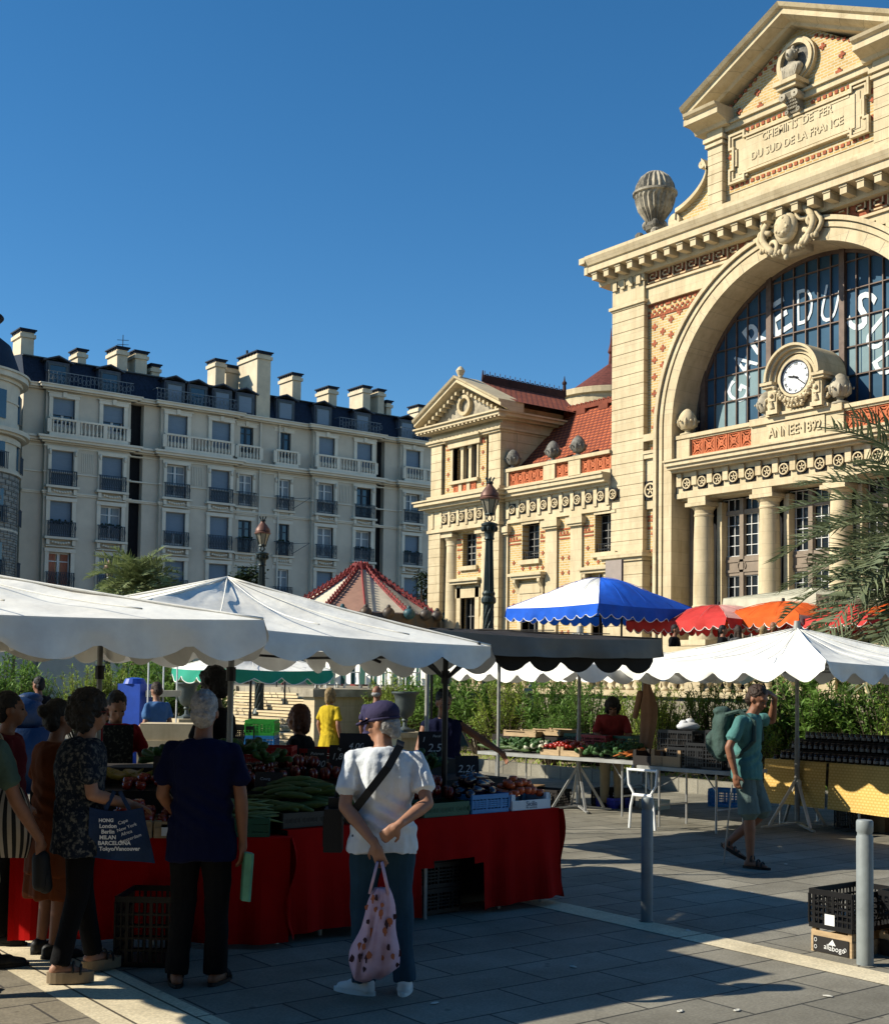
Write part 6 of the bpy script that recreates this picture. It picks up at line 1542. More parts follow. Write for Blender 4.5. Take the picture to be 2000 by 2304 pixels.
for i, (s_, l_) in enumerate(((.74, 'wooden box of red tomatoes left of the navy-shirted man, left of two'), (1.05, 'wooden box of red tomatoes against the navy-shirted man'))):
    o = crate_on(S0p, r0_, s_, .14, .708, .29, .38, .11, '', l_, True); m = MB(); m.box(-.10, .10, -.202, -.198, .015, .07); m.build('label', 'label_white', o)
    text('RIMA' if i else 'TA', .045, .001, 'print', 'ink_dark', o, (.0, -.204, .042), (PI/2, 0, 0))
    pile(TOM, 'tomato', 'tomato', 'ripe red tomato in the wooden boxes beside the navy-shirted man', 'tomatoes in the wooden boxes', S0p(s_, .2), r0_, .26, .34, 28, .77, .08)
pile(BAN, 'banana_bunch', 'bananas', 'yellow banana bunch lying behind the tomato boxes', 'banana bunches on the stall', S0p(.55, .82), r0_, .8, .25, 8, .98, .02, 0, 1.25)
pile(TOM, 'tomato', 'tomato', 'red tomato piled behind the curly-haired woman hand', 'tomatoes behind the woman', S0p(.95, .62), r0_, .7, .3, 26, .96, .05)
pile(GRN, 'greens_bunch', 'greens', 'dark bunch of leafy greens on the raised shelf behind the peppers', 'bunches of greens on the stall', S1p(1.6, .85), r1, 1.2, .35, 14, .98, .08)
pile(GRN, 'greens_bunch', 'greens', 'dark leafy bunch on the shelf left of the chalkboards', 'bunches of greens on the left shelf', S0p(1.2, 1.0), r0_, 1.0, .35, 10, 1.1, .08)
pile(PEP, 'red_pepper', 'pepper', 'dull red pepper on the raised shelf behind the courgettes', 'peppers on the raised shelf', S1p(.6, .85), r1, 1.0, .4, 26, .98, .08)
for (px, py, dep, z, m_, l_, w_) in ((700, 1700, 10.6, .95, 'plastic_red', 'large dark red crate on the rear shelf behind the courgettes', .5), (590, 1740, 10.2, .98, 'plastic_red', 'dark red crate behind the navy-shirted man shoulder', .5), (548, 1640, 12.6, 1.12, 'plastic_black', 'black crate stacked left of the green one', .26), (590, 1640, 12.6, 1.03, 'plastic_blue', 'dark blue crate under the bright green crate', .28), (590, 1640, 12.6, 1.18, 'plastic_brightgreen', 'bright green crate on top of the stack behind the grey-haired man', .28)):
    c_ = atD(px, py, dep); plastic_crate(l_, (c_.x, c_.y, z), TH-PI/2, w_, .36, .15 if dep > 12 else .22, m_)
m = MB(); c_ = atD(600, 1700, 12.6); m.box(-.5, .9, -.3, .3, 0, 1.0); o = m.build('crate_stack', 'table_wood'); o.location = (c_.x, c_.y, 0); o.rotation_euler = (0,0,TH-PI/2); tag(o, 'dark trestle behind the stall carrying the green crate', 'trestle')
# black stacks in the opening and baskets below
c_ = S1p(1.45, .35)
for k in range(3): plastic_crate(['black crate under the arched opening of the red cloth, bottom of three', 'black crate under the arched opening, middle of three', 'black crate under the arched opening, top of three'][k], (c_[0], c_[1], .01+.19*k), r1, .5, .34, .185, 'plastic_black')
for k, (P_, s_, w_, l_) in enumerate(((S1p, 1.95, .5, 'added dark box blocking light behind the red cloth, right of the black crates'), (S1p, .75, .5, 'added dark box blocking light behind the red cloth, left of the black crates'), (S1p, .05, .45, 'added dark box blocking light behind the red cloth at the joint of the tables'), (S0p, 1.55, .5, 'added dark box blocking light under the left table beside the joint'), (S1p, 1.45, .55, 'added dark box blocking light behind the stacked black crates'))):  # dark boxes added behind the cloth to block light through its gaps
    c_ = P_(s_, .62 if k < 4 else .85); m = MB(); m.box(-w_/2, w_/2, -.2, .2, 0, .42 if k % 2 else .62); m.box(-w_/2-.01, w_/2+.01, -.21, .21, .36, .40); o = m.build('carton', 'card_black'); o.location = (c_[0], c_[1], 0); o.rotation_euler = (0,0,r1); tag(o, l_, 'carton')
c_ = S0p(.95, -.35); plastic_crate('black slatted bin at the foot of the red cloth left of the navy-shirted man', (c_[0], c_[1], 0), .9, .42, .36, .42, 'plastic_black')
# chalkboards
M('slate_board', (.01,.012,.018), .5, .2); M('chalk', (.55,.58,.6), .8, .1)
def board(label, P_, rr, s_, t_, z, w, h, lines, tilt=-.25, yaw=0):
    c_ = P_(s_, t_); o = thing('price_board', label, 'sign', (c_[0], c_[1], z), rr+yaw); m = MB(); m.box(-w/2, w/2, -.005, .005, 0, h); m.xf(Matrix.Rotation(tilt, 4, 'X')); m.build('board', 'slate_board', o)
    for s2, sz, zz, xx, kk in lines:
        v = Matrix.Rotation(tilt, 3, 'X') @ Vector((xx, -.008, zz)); text(s2, sz, .001, 'chalk_writing', 'chalk', o, v, (PI/2+tilt, 0, .06*kk), shear=.25)
def boardpx(label, px, py, dep, w, h, lines, yaw=0):
    c_ = atD(px, py, dep); board(label, lambda s_, t_: (c_.x, c_.y), TH-PI/2, 0, 0, c_.z, w, h, lines, yaw=yaw)
boardpx('chalkboard reading 2,90 behind the bananas left of the navy-shirted man', 372, 1765, 8.9, .19, .20, [('2,90', .085, .06, .0, 1), ('Tomate', .03, .13, .0, 1), ('Bio', .03, .165, -.02, 1)])
boardpx('chalkboard reading 3,90 left of the capped man', 712, 1738, 9.6, .15, .18, [('3,90', .07, .06, 0, 1), ('Poivron', .032, .14, 0, 1)])
boardpx('chalkboard reading 1,80 right next to the 3,90 board', 762, 1730, 9.6, .15, .18, [('1,80', .07, .09, 0, 1), ('kg', .03, .15, 0, 1)])
boardpx('chalkboard reading 2,50 in front of the vendor in the dark vest', 975, 1706, 10.4, .24, .22, [('2,50', .095, .08, .03, 1), ('1', .06, .15, -.08, 1), ('Persil', .03, .18, .03, 1)], .15)
boardpx('small chalkboard reading 2,20 above the blue crate', 1052, 1748, 10.2, .19, .17, [('2,20', .085, .06, -.01, 1)], .2)
boardpx('slanted chalkboard with scribbles behind the beans', 600, 1795, 8.9, .2, .18, [('1,50', .06, .06, .03, 4), ('Courgette', .028, .13, 0, 4)], -.2)
boardpx('blue-backed price board behind the courgettes', 800, 1700, 11.4, .3, .2, [('4,00', .08, .08, 0, 1)])
# ------------------------------------------------------------------ tables further right
M('table_steel', (.36,.36,.34), .5, .15, 3, metal=.2)
def trestle(label, A, B, dep, H_, mat='table_steel'):
    d = B-A; L = d.length; u = d/L; o = thing('trestle_table', label, 'table', (A.x, A.y, 0), math.atan2(u.y, u.x)); m = MB(); m.box(0, L, 0, dep, H_-.045, H_); m.build('table_top', mat, o)
    for x in (.25, L-.25):
        for y in (.12, dep-.12):
            m = MB(); m.tube([(x, y, H_-.045), (x, y+(.0), .02)], .013, 6); m.build('leg', 'steel', o)
        m = MB(); m.tube([(x, .12, .28), (x, dep-.12, .28)], .011, 6); m.bar((x, .12, .5), (x+(.3 if x < L/2 else -.3), .3, H_-.05), .012); m.build('brace', 'steel', o)
    return o, u
# A-B runs towards the camera-right (decreasing Y); its back is towards +X
TA, TB = atZ(1074, 1690, .75), atZ(1424, 1713, .75)
tt, ut = trestle('long grey steel table heaped with vegetables under the dark canopy', TA, TB, .9, .75)
rT = math.atan2(ut.y, ut.x); nT = Vector((-ut.y, ut.x, 0)); LT_ = (TB-TA).length
def TP(s_, t_): q = TA+ut*s_+nT*t_; return (q.x, q.y)
pile(GRN, 'greens_bunch', 'greens', 'green vegetable bunch heaped on the left half of the long steel table', 'greens on the steel table', TP(LT_*.22, .45), rT, LT_*.40, .7, 34, .76, .07)
pile(ONI, 'white_onion', 'onion', 'pale onion in the middle of the long steel table', 'pale onions on the steel table', TP(LT_*.36, .35), rT, LT_*.18, .5, 26, .78, .06)
for i in range(2): c_ = TP(LT_*(.47+.13*i), .22); o = wood_box(['small plywood box of red tomatoes on the steel table, left of two', 'small plywood box of red tomatoes on the steel table, right of two'][i], (c_[0], c_[1], .752), rT, LT_*.12, .3, .12, 'plywood', name='fruit_box')
pile(TOM, 'tomato', 'tomato', 'red tomato in the two small plywood boxes on the steel table', 'tomatoes on the steel table', TP(LT_*.54, .28), rT, LT_*.25, .32, 44, .82, .06)
pile(GRN, 'greens_bunch', 'greens', 'dark green bunch right of the tomatoes on the steel table', 'greens right of the tomatoes', TP(LT_*.78, .45), rT, LT_*.32, .7, 26, .76, .08)
pile(CAR, 'carrot', 'carrot', 'orange carrot in the bunch at the right end of the steel table', 'carrots at the end of the table', TP(LT_*.95, .2), rT, .25, .3, 26, .78, .05, 1.2, 1.3)
pile(COU, 'courgette', 'courgette', 'green leek-like courgette left on the steel table', 'courgettes on the steel table', TP(LT_*.14, .25), rT, .8, .4, 18, .76, .05, .2, 1.3)
for i, (s_, t_, m_, l_) in enumerate(((.45, .95, 'plastic_green', 'green crate behind the vegetables at the foot of the big oleander'), (.56, .85, 'plastic_red', 'dark red crate behind the tomatoes'), (.68, 1.0, 'plastic_green', 'green crate right of the dark red crate'))):
    c_ = TP(LT_*s_, t_); plastic_crate(l_, (c_[0], c_[1], .76), rT, .5, .36, .26, m_)
c_ = TP(LT_*.1, .8); wood_box('pale wooden tray on the left end of the steel table', (c_[0], c_[1], .95), rT, .6, .4, .09); c_ = TP(LT_*.24, .95); wood_box('pale wooden tray beside the first, behind the greens', (c_[0], c_[1], .98), rT, .5, .4, .09)
m = MB(); m.box(-.8,.9,-.2,.3,.75,.96); o = m.build('crate_riser', 'table_wood'); c_ = TP(LT_*.17, .9); o.location = (c_[0], c_[1], 0); o.rotation_euler = (0,0,rT); tag(o, 'dark riser under the two wooden trays', 'riser')
# second table with boxes, white folding leg frame in front
UA, UB = atZ(1432, 1722, .75), atZ(1640, 1737, .75)
t2, u2 = trestle('dark folding table with crates between the steel table and the yellow one', UA, UB, .8, .75, 'steel_dull'); rU2 = math.atan2(u2.y, u2.x); n2 = Vector((-u2.y, u2.x, 0)); L2 = (UB-UA).length
def UP_(s_, t_): q = UA+u2*s_+n2*t_; return (q.x, q.y)
DK = [(.10,.2,.44,.3,.18,'b','dark wooden box of vegetables at the left end of the folding table'), (.30,.2,.42,.3,.2,'y','ochre cardboard box on the folding table'), (.50,.25,.5,.36,.24,'k','black crate right of the ochre box'), (.70,.25,.5,.36,.30,'k','tall black crate behind the walking man hip'), (.2,.6,.5,.36,.42,'k','black crate at the back of the folding table under the white bag'), (.45,.62,.5,.36,.40,'b','wooden box at the back of the folding table'), (.72,.62,.5,.36,.44,'k','black crate rearmost on the folding table'), (.9,.3,.4,.36,.3,'b','dark box at the right end of the folding table')]
for s_, t_, w_, d_, h_, k_, l_ in DK:
    c_ = UP_(L2*s_, t_)
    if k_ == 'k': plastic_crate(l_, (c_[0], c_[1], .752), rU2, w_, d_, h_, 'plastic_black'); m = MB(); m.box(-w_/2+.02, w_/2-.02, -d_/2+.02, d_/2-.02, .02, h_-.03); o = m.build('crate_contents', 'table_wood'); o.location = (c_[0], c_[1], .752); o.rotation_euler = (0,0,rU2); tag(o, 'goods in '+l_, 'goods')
    else: wood_box(l_, (c_[0], c_[1], .752), rU2, w_, d_, h_, 'card_brown' if k_ == 'y' else 'table_wood', name='cardboard_box')
M('bag_white', (.6,.62,.66), .6, .1, 5)
m = MB(); m.ell((0,0,.05), .17, .12, .055, 12); m.ell((.05,.02,.10), .07, .06, .05, 8); m.ell((-.06,.02,.08), .06, .06, .05, 8); o = m.build('plastic_bag', 'bag_white', None, True); c_ = UP_(L2*.25, .6); o.location = (c_[0], c_[1], 1.17); tag(o, 'crumpled whitish plastic bag on top of the dark crates', 'bag')
lf_ = thing('folding_leg_frame', 'white H-shaped metal leg frame standing before the folding table', 'leg frame', (*UP_(.15, -.08), 0), rU2); m = MB()
for s_ in (-1, 1): m.tube([(s_*.22,0,.72), (s_*.20,0,.52), (s_*.13,0,.42), (s_*.17,0,.26), (s_*.19,0,0)], .017, 8)
m.tube([(-.14,0,.40), (.14,0,.40)], .02, 8); m.tube([(-.22,0,.70), (.22,0,.70)], .016, 8); m.build('frame', M('metal_white', (.78,.8,.8), .4, .05), lf_)
# under-table crates
c_ = LD(2.47, 17.9); plastic_crate('violet-blue crate with a white label on the ground beside the tripod', (c_[0]-.1, c_[1], 0), -PI/2, .36, .28, .14, 'plastic_violet', lab=True)
o = MB(); o.box(-.17,.17,-.13,.13,0,.13); o = o.build('carton', M('carton_cream', (.66,.60,.44), .8, .05)); c_ = LD(2.95, 17.7); o.location = (c_[0], c_[1], 0); o.rotation_euler = (0,0,rT); tag(o, 'cream carton on the ground beside the white leg frame', 'carton')
for i, (px, py, m_) in enumerate(((1175, 1800, 'plywood'), (1235, 1820, 'table_wood'), (1380, 1775, 'table_wood'), (1640, 1800, 'plastic_blue'), (1180, 1755, 'card_brown'))):
    q = atD(px, py, 17.6+.2*i); plastic_crate(['pale crate on the ground behind the white cardboard box', 'dark crate on the ground left of the tripod', 'dark crate under the right end of the steel table', 'dim blue crate under the folding table', 'brown crate under the left of the steel table'][i], (q.x, q.y, 0), rT+.1*i, .5, .36, .25, m_)
# brown coat on a stand
M('coat_brown', (.30,.16,.09), .9, .12, 5, bump=.4, bscale=8)
q = atD(1455, 1560, 17.0); co_ = thing('coat', 'brown jacket hanging beside the seller in red', 'jacket', (q.x, q.y, 0), -.8)
m = MB()
rings = []
for k in range(13):
    t_ = k/12; z = 1.74-.92*t_; w_ = (.04+.075*min(1, t_*3))*(1-.3*t_*t_); cx = .04*math.sin(t_*3)-.03*t_; rings.append([Vector((cx+w_*math.cos(a)*(1+.12*math.sin(5*a+t_*4)), .06*math.sin(a)*(1+.3*math.sin(4*a)), z)) for a in [2*PI*j/16 for j in range(16)]])
m.loft(rings); m.cap((-.09,0,1.6), (-.15,.01,1.30), .045, .04); m.build('body', 'coat_brown', co_, True); m = MB(); m.tube([(0,0,0),(0,0,1.8)], .012, 6); m.build('hanger_post', 'steel', co_)

# ------------------------------------------------------------------ table of jars under a yellow cloth
M('cloth_yellow_plain', (.72,.46,.09), .7, .06); 
ym = brickmat('cloth_yellow', (.80,.57,.20), (.78,.54,.18), (.66,.42,.11), .05, .035, .008, 'yz', rough=.7, bump=.3)
YA, YB = atX(1722, 1712, 12.9), atX(2150, 1720, 12.9); YA.z = YB.z = 0
LY = YA.y-YB.y; yt = thing('jar_table', 'long table under a yellow honeycomb-patterned cloth carrying rows of dark jars', 'table', (12.9, YB.y, 0))
m = MB(); m.box(0, .95, 0, LY, .77, .81); m.build('table_top', 'table_wood', yt)
for ya, yb_ in ((0, LY*.63), (LY*.645, LY)):
    m = MB(); n = int((yb_-ya)*14)
    def Yp(i, j): y = ya+(yb_-ya)*i/n; v = j/6; return (-.015-.03*v+v*.02*math.sin(y*6), y, .815-.55*v-.012*math.sin(y*2.3)*v)
    for i in range(n):
        for j in range(6): m.add([Yp(i+1,j+1), Yp(i,j+1), Yp(i,j), Yp(i+1,j)], [(0,1,2,3)])
    m.box(-.015, .4, ya, yb_, .812, .818); m.build('yellow_cloth', 'cloth_yellow', yt, True)
for y in (.25, LY*.5, LY-.15):
    m = MB(); m.tube([(.1, y, 0), (.1, y, .77)], .015, 6); m.tube([(.85, y, 0), (.85, y, .77)], .015, 6); m.build('leg', 'steel', yt)
m = MB(); m.box(.35, .95, .05, LY-.02, .81, .93); m.box(.62, .95, .05, LY-.02, .93, 1.05); o = m.build('jar_riser', 'table_wood'); o.location = (12.9, YB.y, 0); tag(o, 'stepped dark riser under the upper rows of jars', 'riser')
M('jam_dark', (.02,.008,.008), .15, .3, 3, spec=.7); M('jar_lid', (.04,.02,.02), .35, .2); M('jar_label', (.34,.33,.32), .7, .15, 5)
jb = MB(); jb.lathe([(.030,0),(.034,.005),(.034,.07),(.028,.08),(.028,.084)], (0,0,0), 12); jl = MB(); jl.lathe([(.031,.084),(.031,.098),(.001,.099)], (0,0,0), 12); jj = MB(); jj.lathe([(.0345,.02),(.0345,.055)], (0,0,0), 10, a0=PI*.65, a1=PI*1.35)
jar0 = thing('jar', 'squat jar of dark preserve with a pale label in the rows on the yellow table', 'jar', (12.98, YA.y-.1, .77), 0, 'jars of preserve in rows'); jb.build('glass', 'jam_dark', jar0, True); jl.build('lid', 'jar_lid', jar0, 40); jj.build('label', 'jar_label', jar0, True)
cnt = 0
for row, (x, z) in enumerate(((.09,.82), (.20,.82), (.42,.932), (.54,.932), (.70,1.052))):
    y = LY-.12 if row else LY-.2
    while y > .1 and cnt < 210:
        dup(jar0, jar0['label'], (12.9+x, YB.y+y, z), random.uniform(-.3,.3)); y -= .083; cnt += 1
for k in range(4):
    m = MB(); m.box(-.14,.14,-.19,.19,0,.01); m.box(-.15,-.14,-.19,.19,0,.05); o = m.build('tray', 'card_black'); o.location = (13.80, YB.y+LY*.12+k*.45, 1.06); o.rotation_euler = (0,-.5,0); tag(o, ['dark tilted tray behind the jars, rightmost', 'dark tilted tray behind the jars, second from the right', 'dark tilted tray behind the jars, third from the right', 'dark tilted tray behind the jars, leftmost'][k], 'tray')
m = MB(); m.box(.3,.9,.3,1.0,0,.5); m.box(.35,.8,1.2,1.7,0,.45); o = m.build('storage_box', 'card_brown'); o.location = (13.03, YB.y, 0); tag(o, 'brown cartons stored under the yellow table', 'carton')
c_ = (13.43, YA.y-1.0); plastic_crate('black crate under the yellow table behind the tripod', (c_[0], c_[1], 0), 0, .5, .36, .4, 'plastic_black')
# left background: blue cabinet and sacks
M('blue_paint', (.015,.07,.42), .5, .1); M('tarp_blue', (.01,.035,.10), .5, .2, 3, bump=.4)
q = atD(302, 1600, 20); cb_ = thing('market_cabinet', 'bright blue portable cabinet with a cream shelf under the awning on the left', 'cabinet', (q.x, q.y, 0), .6)
m = MB(); m.box(-.17,.2,-.2,.2,.3,1.62); m.lathe([(.2,1.62),(.16,1.7),(.05,1.72)], (0,0,0), 16, 1, .9); m.build('body', 'blue_paint', cb_)
m = MB(); m.box(-.1,.75,-.4,-.26,1.42,1.52); m.build('shelf', 'carton_cream', cb_); m = MB()
for x in (-.15, .3, .72): m.tube([(x,-.33,0),(x,-.33,2.0)], .015, 6)
m.build('rack_post', 'metal_white', cb_)
q = atD(52, 1600, 19); m = MB(); m.ell((0,0,1.15), .35, .3, .28, 14); m.ell((.1,0,1.38), .2, .16, .1, 10); m.box(-.4,.4,-.3,.3,0,.95); o = m.build('covered_goods', 'tarp_blue', None, True); o.location = (q.x, q.y, 0); tag(o, 'rounded heap of goods under blue sheeting at the far left', 'goods')
q = atD(395, 1640, 17); m = MB(); m.box(-.45,.45,-.3,.3,.0,.9); m.box(-.42,.4,-.28,.28,.9,1.12); o = m.build('cream_block', 'stone'); o.location = (q.x, q.y, 0); o.rotation_euler = (0,0,-.6); tag(o, 'cream stone block below the metal vase, behind the dark-haired vendor', 'block')
# ------------------------------------------------------------------ people
def remeshed(mb, name, mat, parent, vox, smooth=4, fold=0, fs=9, fz=3.5, seed=0, cutz=None):
    me = mb.mesh('tmp'); o = bpy.data.objects.new('tmp', me); C.objects.link(o)
    md_ = o.modifiers.new('r', 'REMESH'); md_.mode = 'VOXEL'; md_.voxel_size = vox; md_.use_smooth_shade = True
    if smooth: sm = o.modifiers.new('s', 'SMOOTH'); sm.factor = .5; sm.iterations = smooth
    dg = bpy.context.evaluated_depsgraph_get(); m2 = bpy.data.meshes.new_from_object(o.evaluated_get(dg)); bpy.data.objects.remove(o)
    m2.name = name
    if fold:
        ns = [v.normal.copy() for v in m2.vertices]
        for v, n in zip(m2.vertices, ns):
            p = v.co; q = Vector((p.x*fs+seed, p.y*fs, p.z*fz)); f = noise.noise(q)+.5*noise.noise(q*2.1+Vector((3,1,7)))
            v.co = p+n*fold*f
    m2.polygons.foreach_set('use_smooth', [True]*len(m2.polygons)); m2.materials.clear(); m2.materials.append(MATS[mat] if isinstance(mat, str) else mat)
    r = bpy.data.objects.new(name, m2); C.objects.link(r); r.parent = parent
    return r
def skin(n, c): return M(n, c, .55, .08, 12, spec=.4)
skin('skin_fair', (.34,.17,.105)); skin('skin_tan', (.24,.105,.058)); skin('skin_brown', (.12,.055,.03)); skin('skin_dark', (.035,.018,.012))
M('hair_black', (.008,.007,.007), .6, .3, 20, bump=.6, bscale=60); M('hair_brown', (.035,.018,.010), .6, .3, 20, bump=.6, bscale=60); M('hair_grey', (.32,.31,.30), .7, .3, 30, bump=.7, bscale=70); M('hair_blond', (.28,.19,.08), .6, .3, 20, bump=.6, bscale=60); M('hair_auburn', (.10,.035,.015), .6, .3, 20, bump=.6, bscale=60)
def fab(n, c, **k): return M(n, c, .9, .10, 5, bump=.25, bscale=40, spec=.15, **k)
fab('fab_white', (.66,.70,.74)); fab('fab_navy', (.003,.005,.028)); fab('fab_black', (.005,.005,.006)); fab('fab_jeans', (.022,.055,.085)); fab('fab_teal', (.075,.20,.19)); fab('fab_greyteal', (.11,.16,.155)); fab('fab_cream', (.44,.37,.26)); fab('fab_khaki', (.35,.28,.17)); fab('fab_red', (.28,.01,.02)); fab('fab_orange', (.16,.045,.015)); fab('fab_yellow', (.50,.36,.02)); fab('fab_purple', (.04,.035,.08)); fab('fab_blue', (.06,.14,.30)); fab('fab_redshirt', (.30,.035,.03)); fab('fab_green', (.06,.10,.08)); fab('fab_darkred', (.10,.01,.015)); fab('fab_grey', (.10,.10,.10))
M('fab_floral', (.008,.014,.026), .9, .2, 38, col2=(.12,.12,.11), mixs=(.50,.62), spec=.15); M('fab_apron', (.012,.018,.022), .9, .2, 45, col2=(.12,.13,.11), mixs=(.55,.62))
M('sandal_black', (.008,.008,.008), .6); M('sole_cork', (.25,.19,.12), .8); M('shoe_white', (.72,.72,.70), .6, .05); M('strap_black', (.008,.008,.009), .7); M('glasses_red', (.12,.01,.01), .3)
M('eye_dark', (.02,.015,.012), .2)
def hand(mb, wr, d, n, side, curl=.5, s=1):
    d = d.normalized(); n = (n-d*n.dot(d)).normalized(); w = d.cross(n).normalized()*side      # w points to the thumb side
    rot = Matrix((w, n, d)).transposed()
    mb.ell(wr+d*.048*s, .041*s, .019*s, .052*s, 10, rot); mb.cap(wr-d*.02*s, wr+d*.03*s, .026*s, .03*s, 8)
    for k, L in enumerate((.070, .080, .074, .058)):
        off = w*(.030-.0195*k)*s; p0 = wr+d*.085*s+off; a1 = curl*.7; d1 = (d*math.cos(a1)+n*math.sin(a1)); p1 = p0+d1*L*.5*s; a2 = curl*1.6; d2 = (d*math.cos(a2)+n*math.sin(a2)); p2 = p1+d2*L*.5*s
        mb.cap(p0-d*.02*s, p1, .0105*s, .0098*s, 7); mb.cap(p1, p2, .0098*s, .0082*s, 7)
    t0 = wr+d*.025*s+w*.03*s; t1 = t0+(d*.6+w*.7+n*.3).normalized()*.038*s; t2 = t1+(d*.8+w*.2+n*.5).normalized()*.03*s
    mb.cap(t0, t1, .014*s, .011*s, 7); mb.cap(t1, t2, .011*s, .009*s, 7)
DEF = dict(hip=((-.09,0,.92),(.09,0,.92)), knee=((-.10,.02,.50),(.10,.02,.50)), ank=((-.105,-.03,.085),(.105,-.03,.085)), toe=((-.04,.14,0),(.04,.14,0)),
           pel=(0,0,.96), chest=(0,-.01,1.28), neck=(0,-.02,1.45), head=(0,.015,1.615), sho=((-.185,-.01,1.40),(.185,-.01,1.40)), elb=((-.235,-.04,1.12),(.235,-.04,1.12)), wri=((-.225,.04,.87),(.225,.04,.87)), hd=((0,.15,-1),(0,.15,-1)), hn=((.8,.2,0),(-.8,.2,0)), curl=(.5,.5))
def person(label, loc, face, H, sk='skin_fair', hair=('short','hair_black'), top=('tee','fab_white'), bot=('trousers','fab_black'), shoes='sandal', pose={}, yaw=0, nod=0, vox=.009, fat=1.0, z0=0, wide=1.0, group=None):
    P = dict(DEF); P.update(pose); V = Vector
    g = lambda k, i=None: V(P[k]) if i is None else V(P[k][i])
    o = thing('person', label, 'person', (loc[0], loc[1], z0), TH-PI/2-R(face), group); S = Matrix.Scale(H/1.75, 4)
    vox_ = vox*1.0; pel, chest, neck, head = g('pel'), g('chest'), g('neck'), g('head'); waist = (pel*.45+chest*.55)
    def torso(mb, inf, z_lo=0.0, sh=1.0):
        secs = [(pel+V((0,0,-.10)), .155, .105), (pel, .165, .115), (waist+V((0,0,-.03)), .148, .105), (chest, .168, .118), (chest+(neck-chest)*.55, .178, .105), (chest+(neck-chest)*.85, .13, .085), (neck, .06, .058)]
        rings = []
        for c, rx, ry in secs:
            rings.append([c+V(((rx*fat*wide+inf)*math.cos(t)*abs(math.cos(t))**-.12, (ry*fat+inf)*math.sin(t), 0)) for t in [2*PI*(k+.5)/20 for k in range(20)]])
        mb.loft(rings)
        for i in (0, 1): mb.cap(chest+(neck-chest)*.62, g('sho', i)-V((0,0,.02)), .062+inf, .040+inf*.6); mb.cap(neck-V((0,0,.05)), g('sho', i)-V((0,0,.012)), .050, .038+inf*.6)
    # body
    b = MB(); torso(b, -.004); b.cap(neck-V((0,0,.05)), head-V((0,0,.06)), .060, .052)
    hr_ = Matrix.Rotation(R(-yaw), 3, 'Z') @ Matrix.Rotation(R(-nod), 3, 'X')
    def hp(x, y, z): return head+hr_ @ V((x, y, z))
    b.ell(hp(0,-.005,.025), .074, .094, .095, 16, hr_); b.ell(hp(0,.022,-.035), .058, .070, .078, 14, hr_); b.ell(hp(0,.055,-.085), .034, .032, .028, 10, hr_)
    b.cap(hp(0,.088,.01), hp(0,.108,-.028), .010, .015, 8); b.ell(hp(0,.09,-.062), .024, .013, .011, 8, hr_); b.ell(hp(0,.078,.032), .06, .02, .016, 8, hr_)
    for s_ in (-1, 1): b.ell(hp(s_*.074,-.005,-.012), .012, .022, .032, 8, hr_); b.ell(hp(s_*.042,.062,-.035), .02, .018, .022, 8, hr_)
    for i in (0, 1):
        s_ = (-1, 1)[i]
        b.cap(g('sho', i)-V((0,0,.014)), g('elb', i), .040*fat, .040, 10); e, w_ = g('elb', i), g('wri', i); b.cap(e, e.lerp(w_, .35), .040, .042, 10); b.cap(e.lerp(w_, .3), w_, .041, .026, 10)
        hand(b, w_, g('hd', i), g('hn', i), s_ if True else 1, P['curl'][i])
        h_, k_, a_ = g('hip', i), g('knee', i), g('ank', i); t_ = V(P['toe'][i])
        b.cap(h_, k_, .085*fat, .055, 12); b.cap(k_, k_.lerp(a_, .35), .053, .056, 12); b.cap(k_.lerp(a_, .3), a_, .055, .034, 12)
        heel = a_+V((0,0,-.045))-t_*.2; b.cap(heel, a_+t_*.5+V((0,0,-.045)), .036, .036, 8); b.cap(a_+t_*.4+V((0,0,-.05)), a_+t_*1.05+V((0,0,-.062)), .036, .022, 8); b.cap(a_, heel, .034, .036, 8)
    b.xf(S); remeshed(b, 'body', sk, o, vox, 3)
    e_ = MB()
    for s_ in (-1, 1): e_.ell(hp(s_*.030,.084,.004), .013, .008, .007, 8, hr_)
    e_.xf(S); e_.build('eye', 'eye_dark', o, True)
    # hair
    kind, hm = hair; h = MB()
    if kind in ('short', 'curly', 'bob', 'bun', 'crop', 'afro', 'long'):
        up = {'curly': 1.25, 'afro': 1.2, 'bob': 1.1, 'long': 1.1}.get(kind, 1.04)
        h.ell(hp(0,-.022,.045), .080*up, .094*up, .090*up, 16, hr_); h.ell(hp(0,-.055,-.01), .074*up, .062*up, .085*up, 14, hr_)
        if kind == 'curly':
            random.seed(3)
            for k in range(60):
                a, el = random.random()*6.28, random.uniform(-.9, 1.4); q = V((math.cos(a)*math.cos(el), math.sin(a)*math.cos(el), math.sin(el)))
                if q.y > .35 and q.z < .5: continue
                h.ell(hp(q.x*.10, q.y*.11-.02, q.z*.12+.0), .034, .034, .034, 7, hr_)
            for s_ in (-1, 1): h.ell(hp(s_*.075,-.035,-.05), .045, .06, .09, 10, hr_)
        if kind == 'afro':
            random.seed(5)
            for k in range(46):
                a, el = random.random()*6.28, random.uniform(-.3, 1.5); q = V((math.cos(a)*math.cos(el), math.sin(a)*math.cos(el), math.sin(el)))
                if q.y > .5 and q.z < .45: continue
                h.ell(hp(q.x*.088, q.y*.10-.012, q.z*.105+.03), .026, .026, .026, 7, hr_)
        if kind in ('bob', 'long'):
            for s_ in (-1, 1): h.cap(hp(s_*.072,-.01,.03), hp(s_*.078,-.01,-.09 if kind == 'bob' else -.17), .034, .036); 
            h.cap(hp(0,-.07,.02), hp(0,-.07,-.10 if kind == 'bob' else -.24), .065, .055)
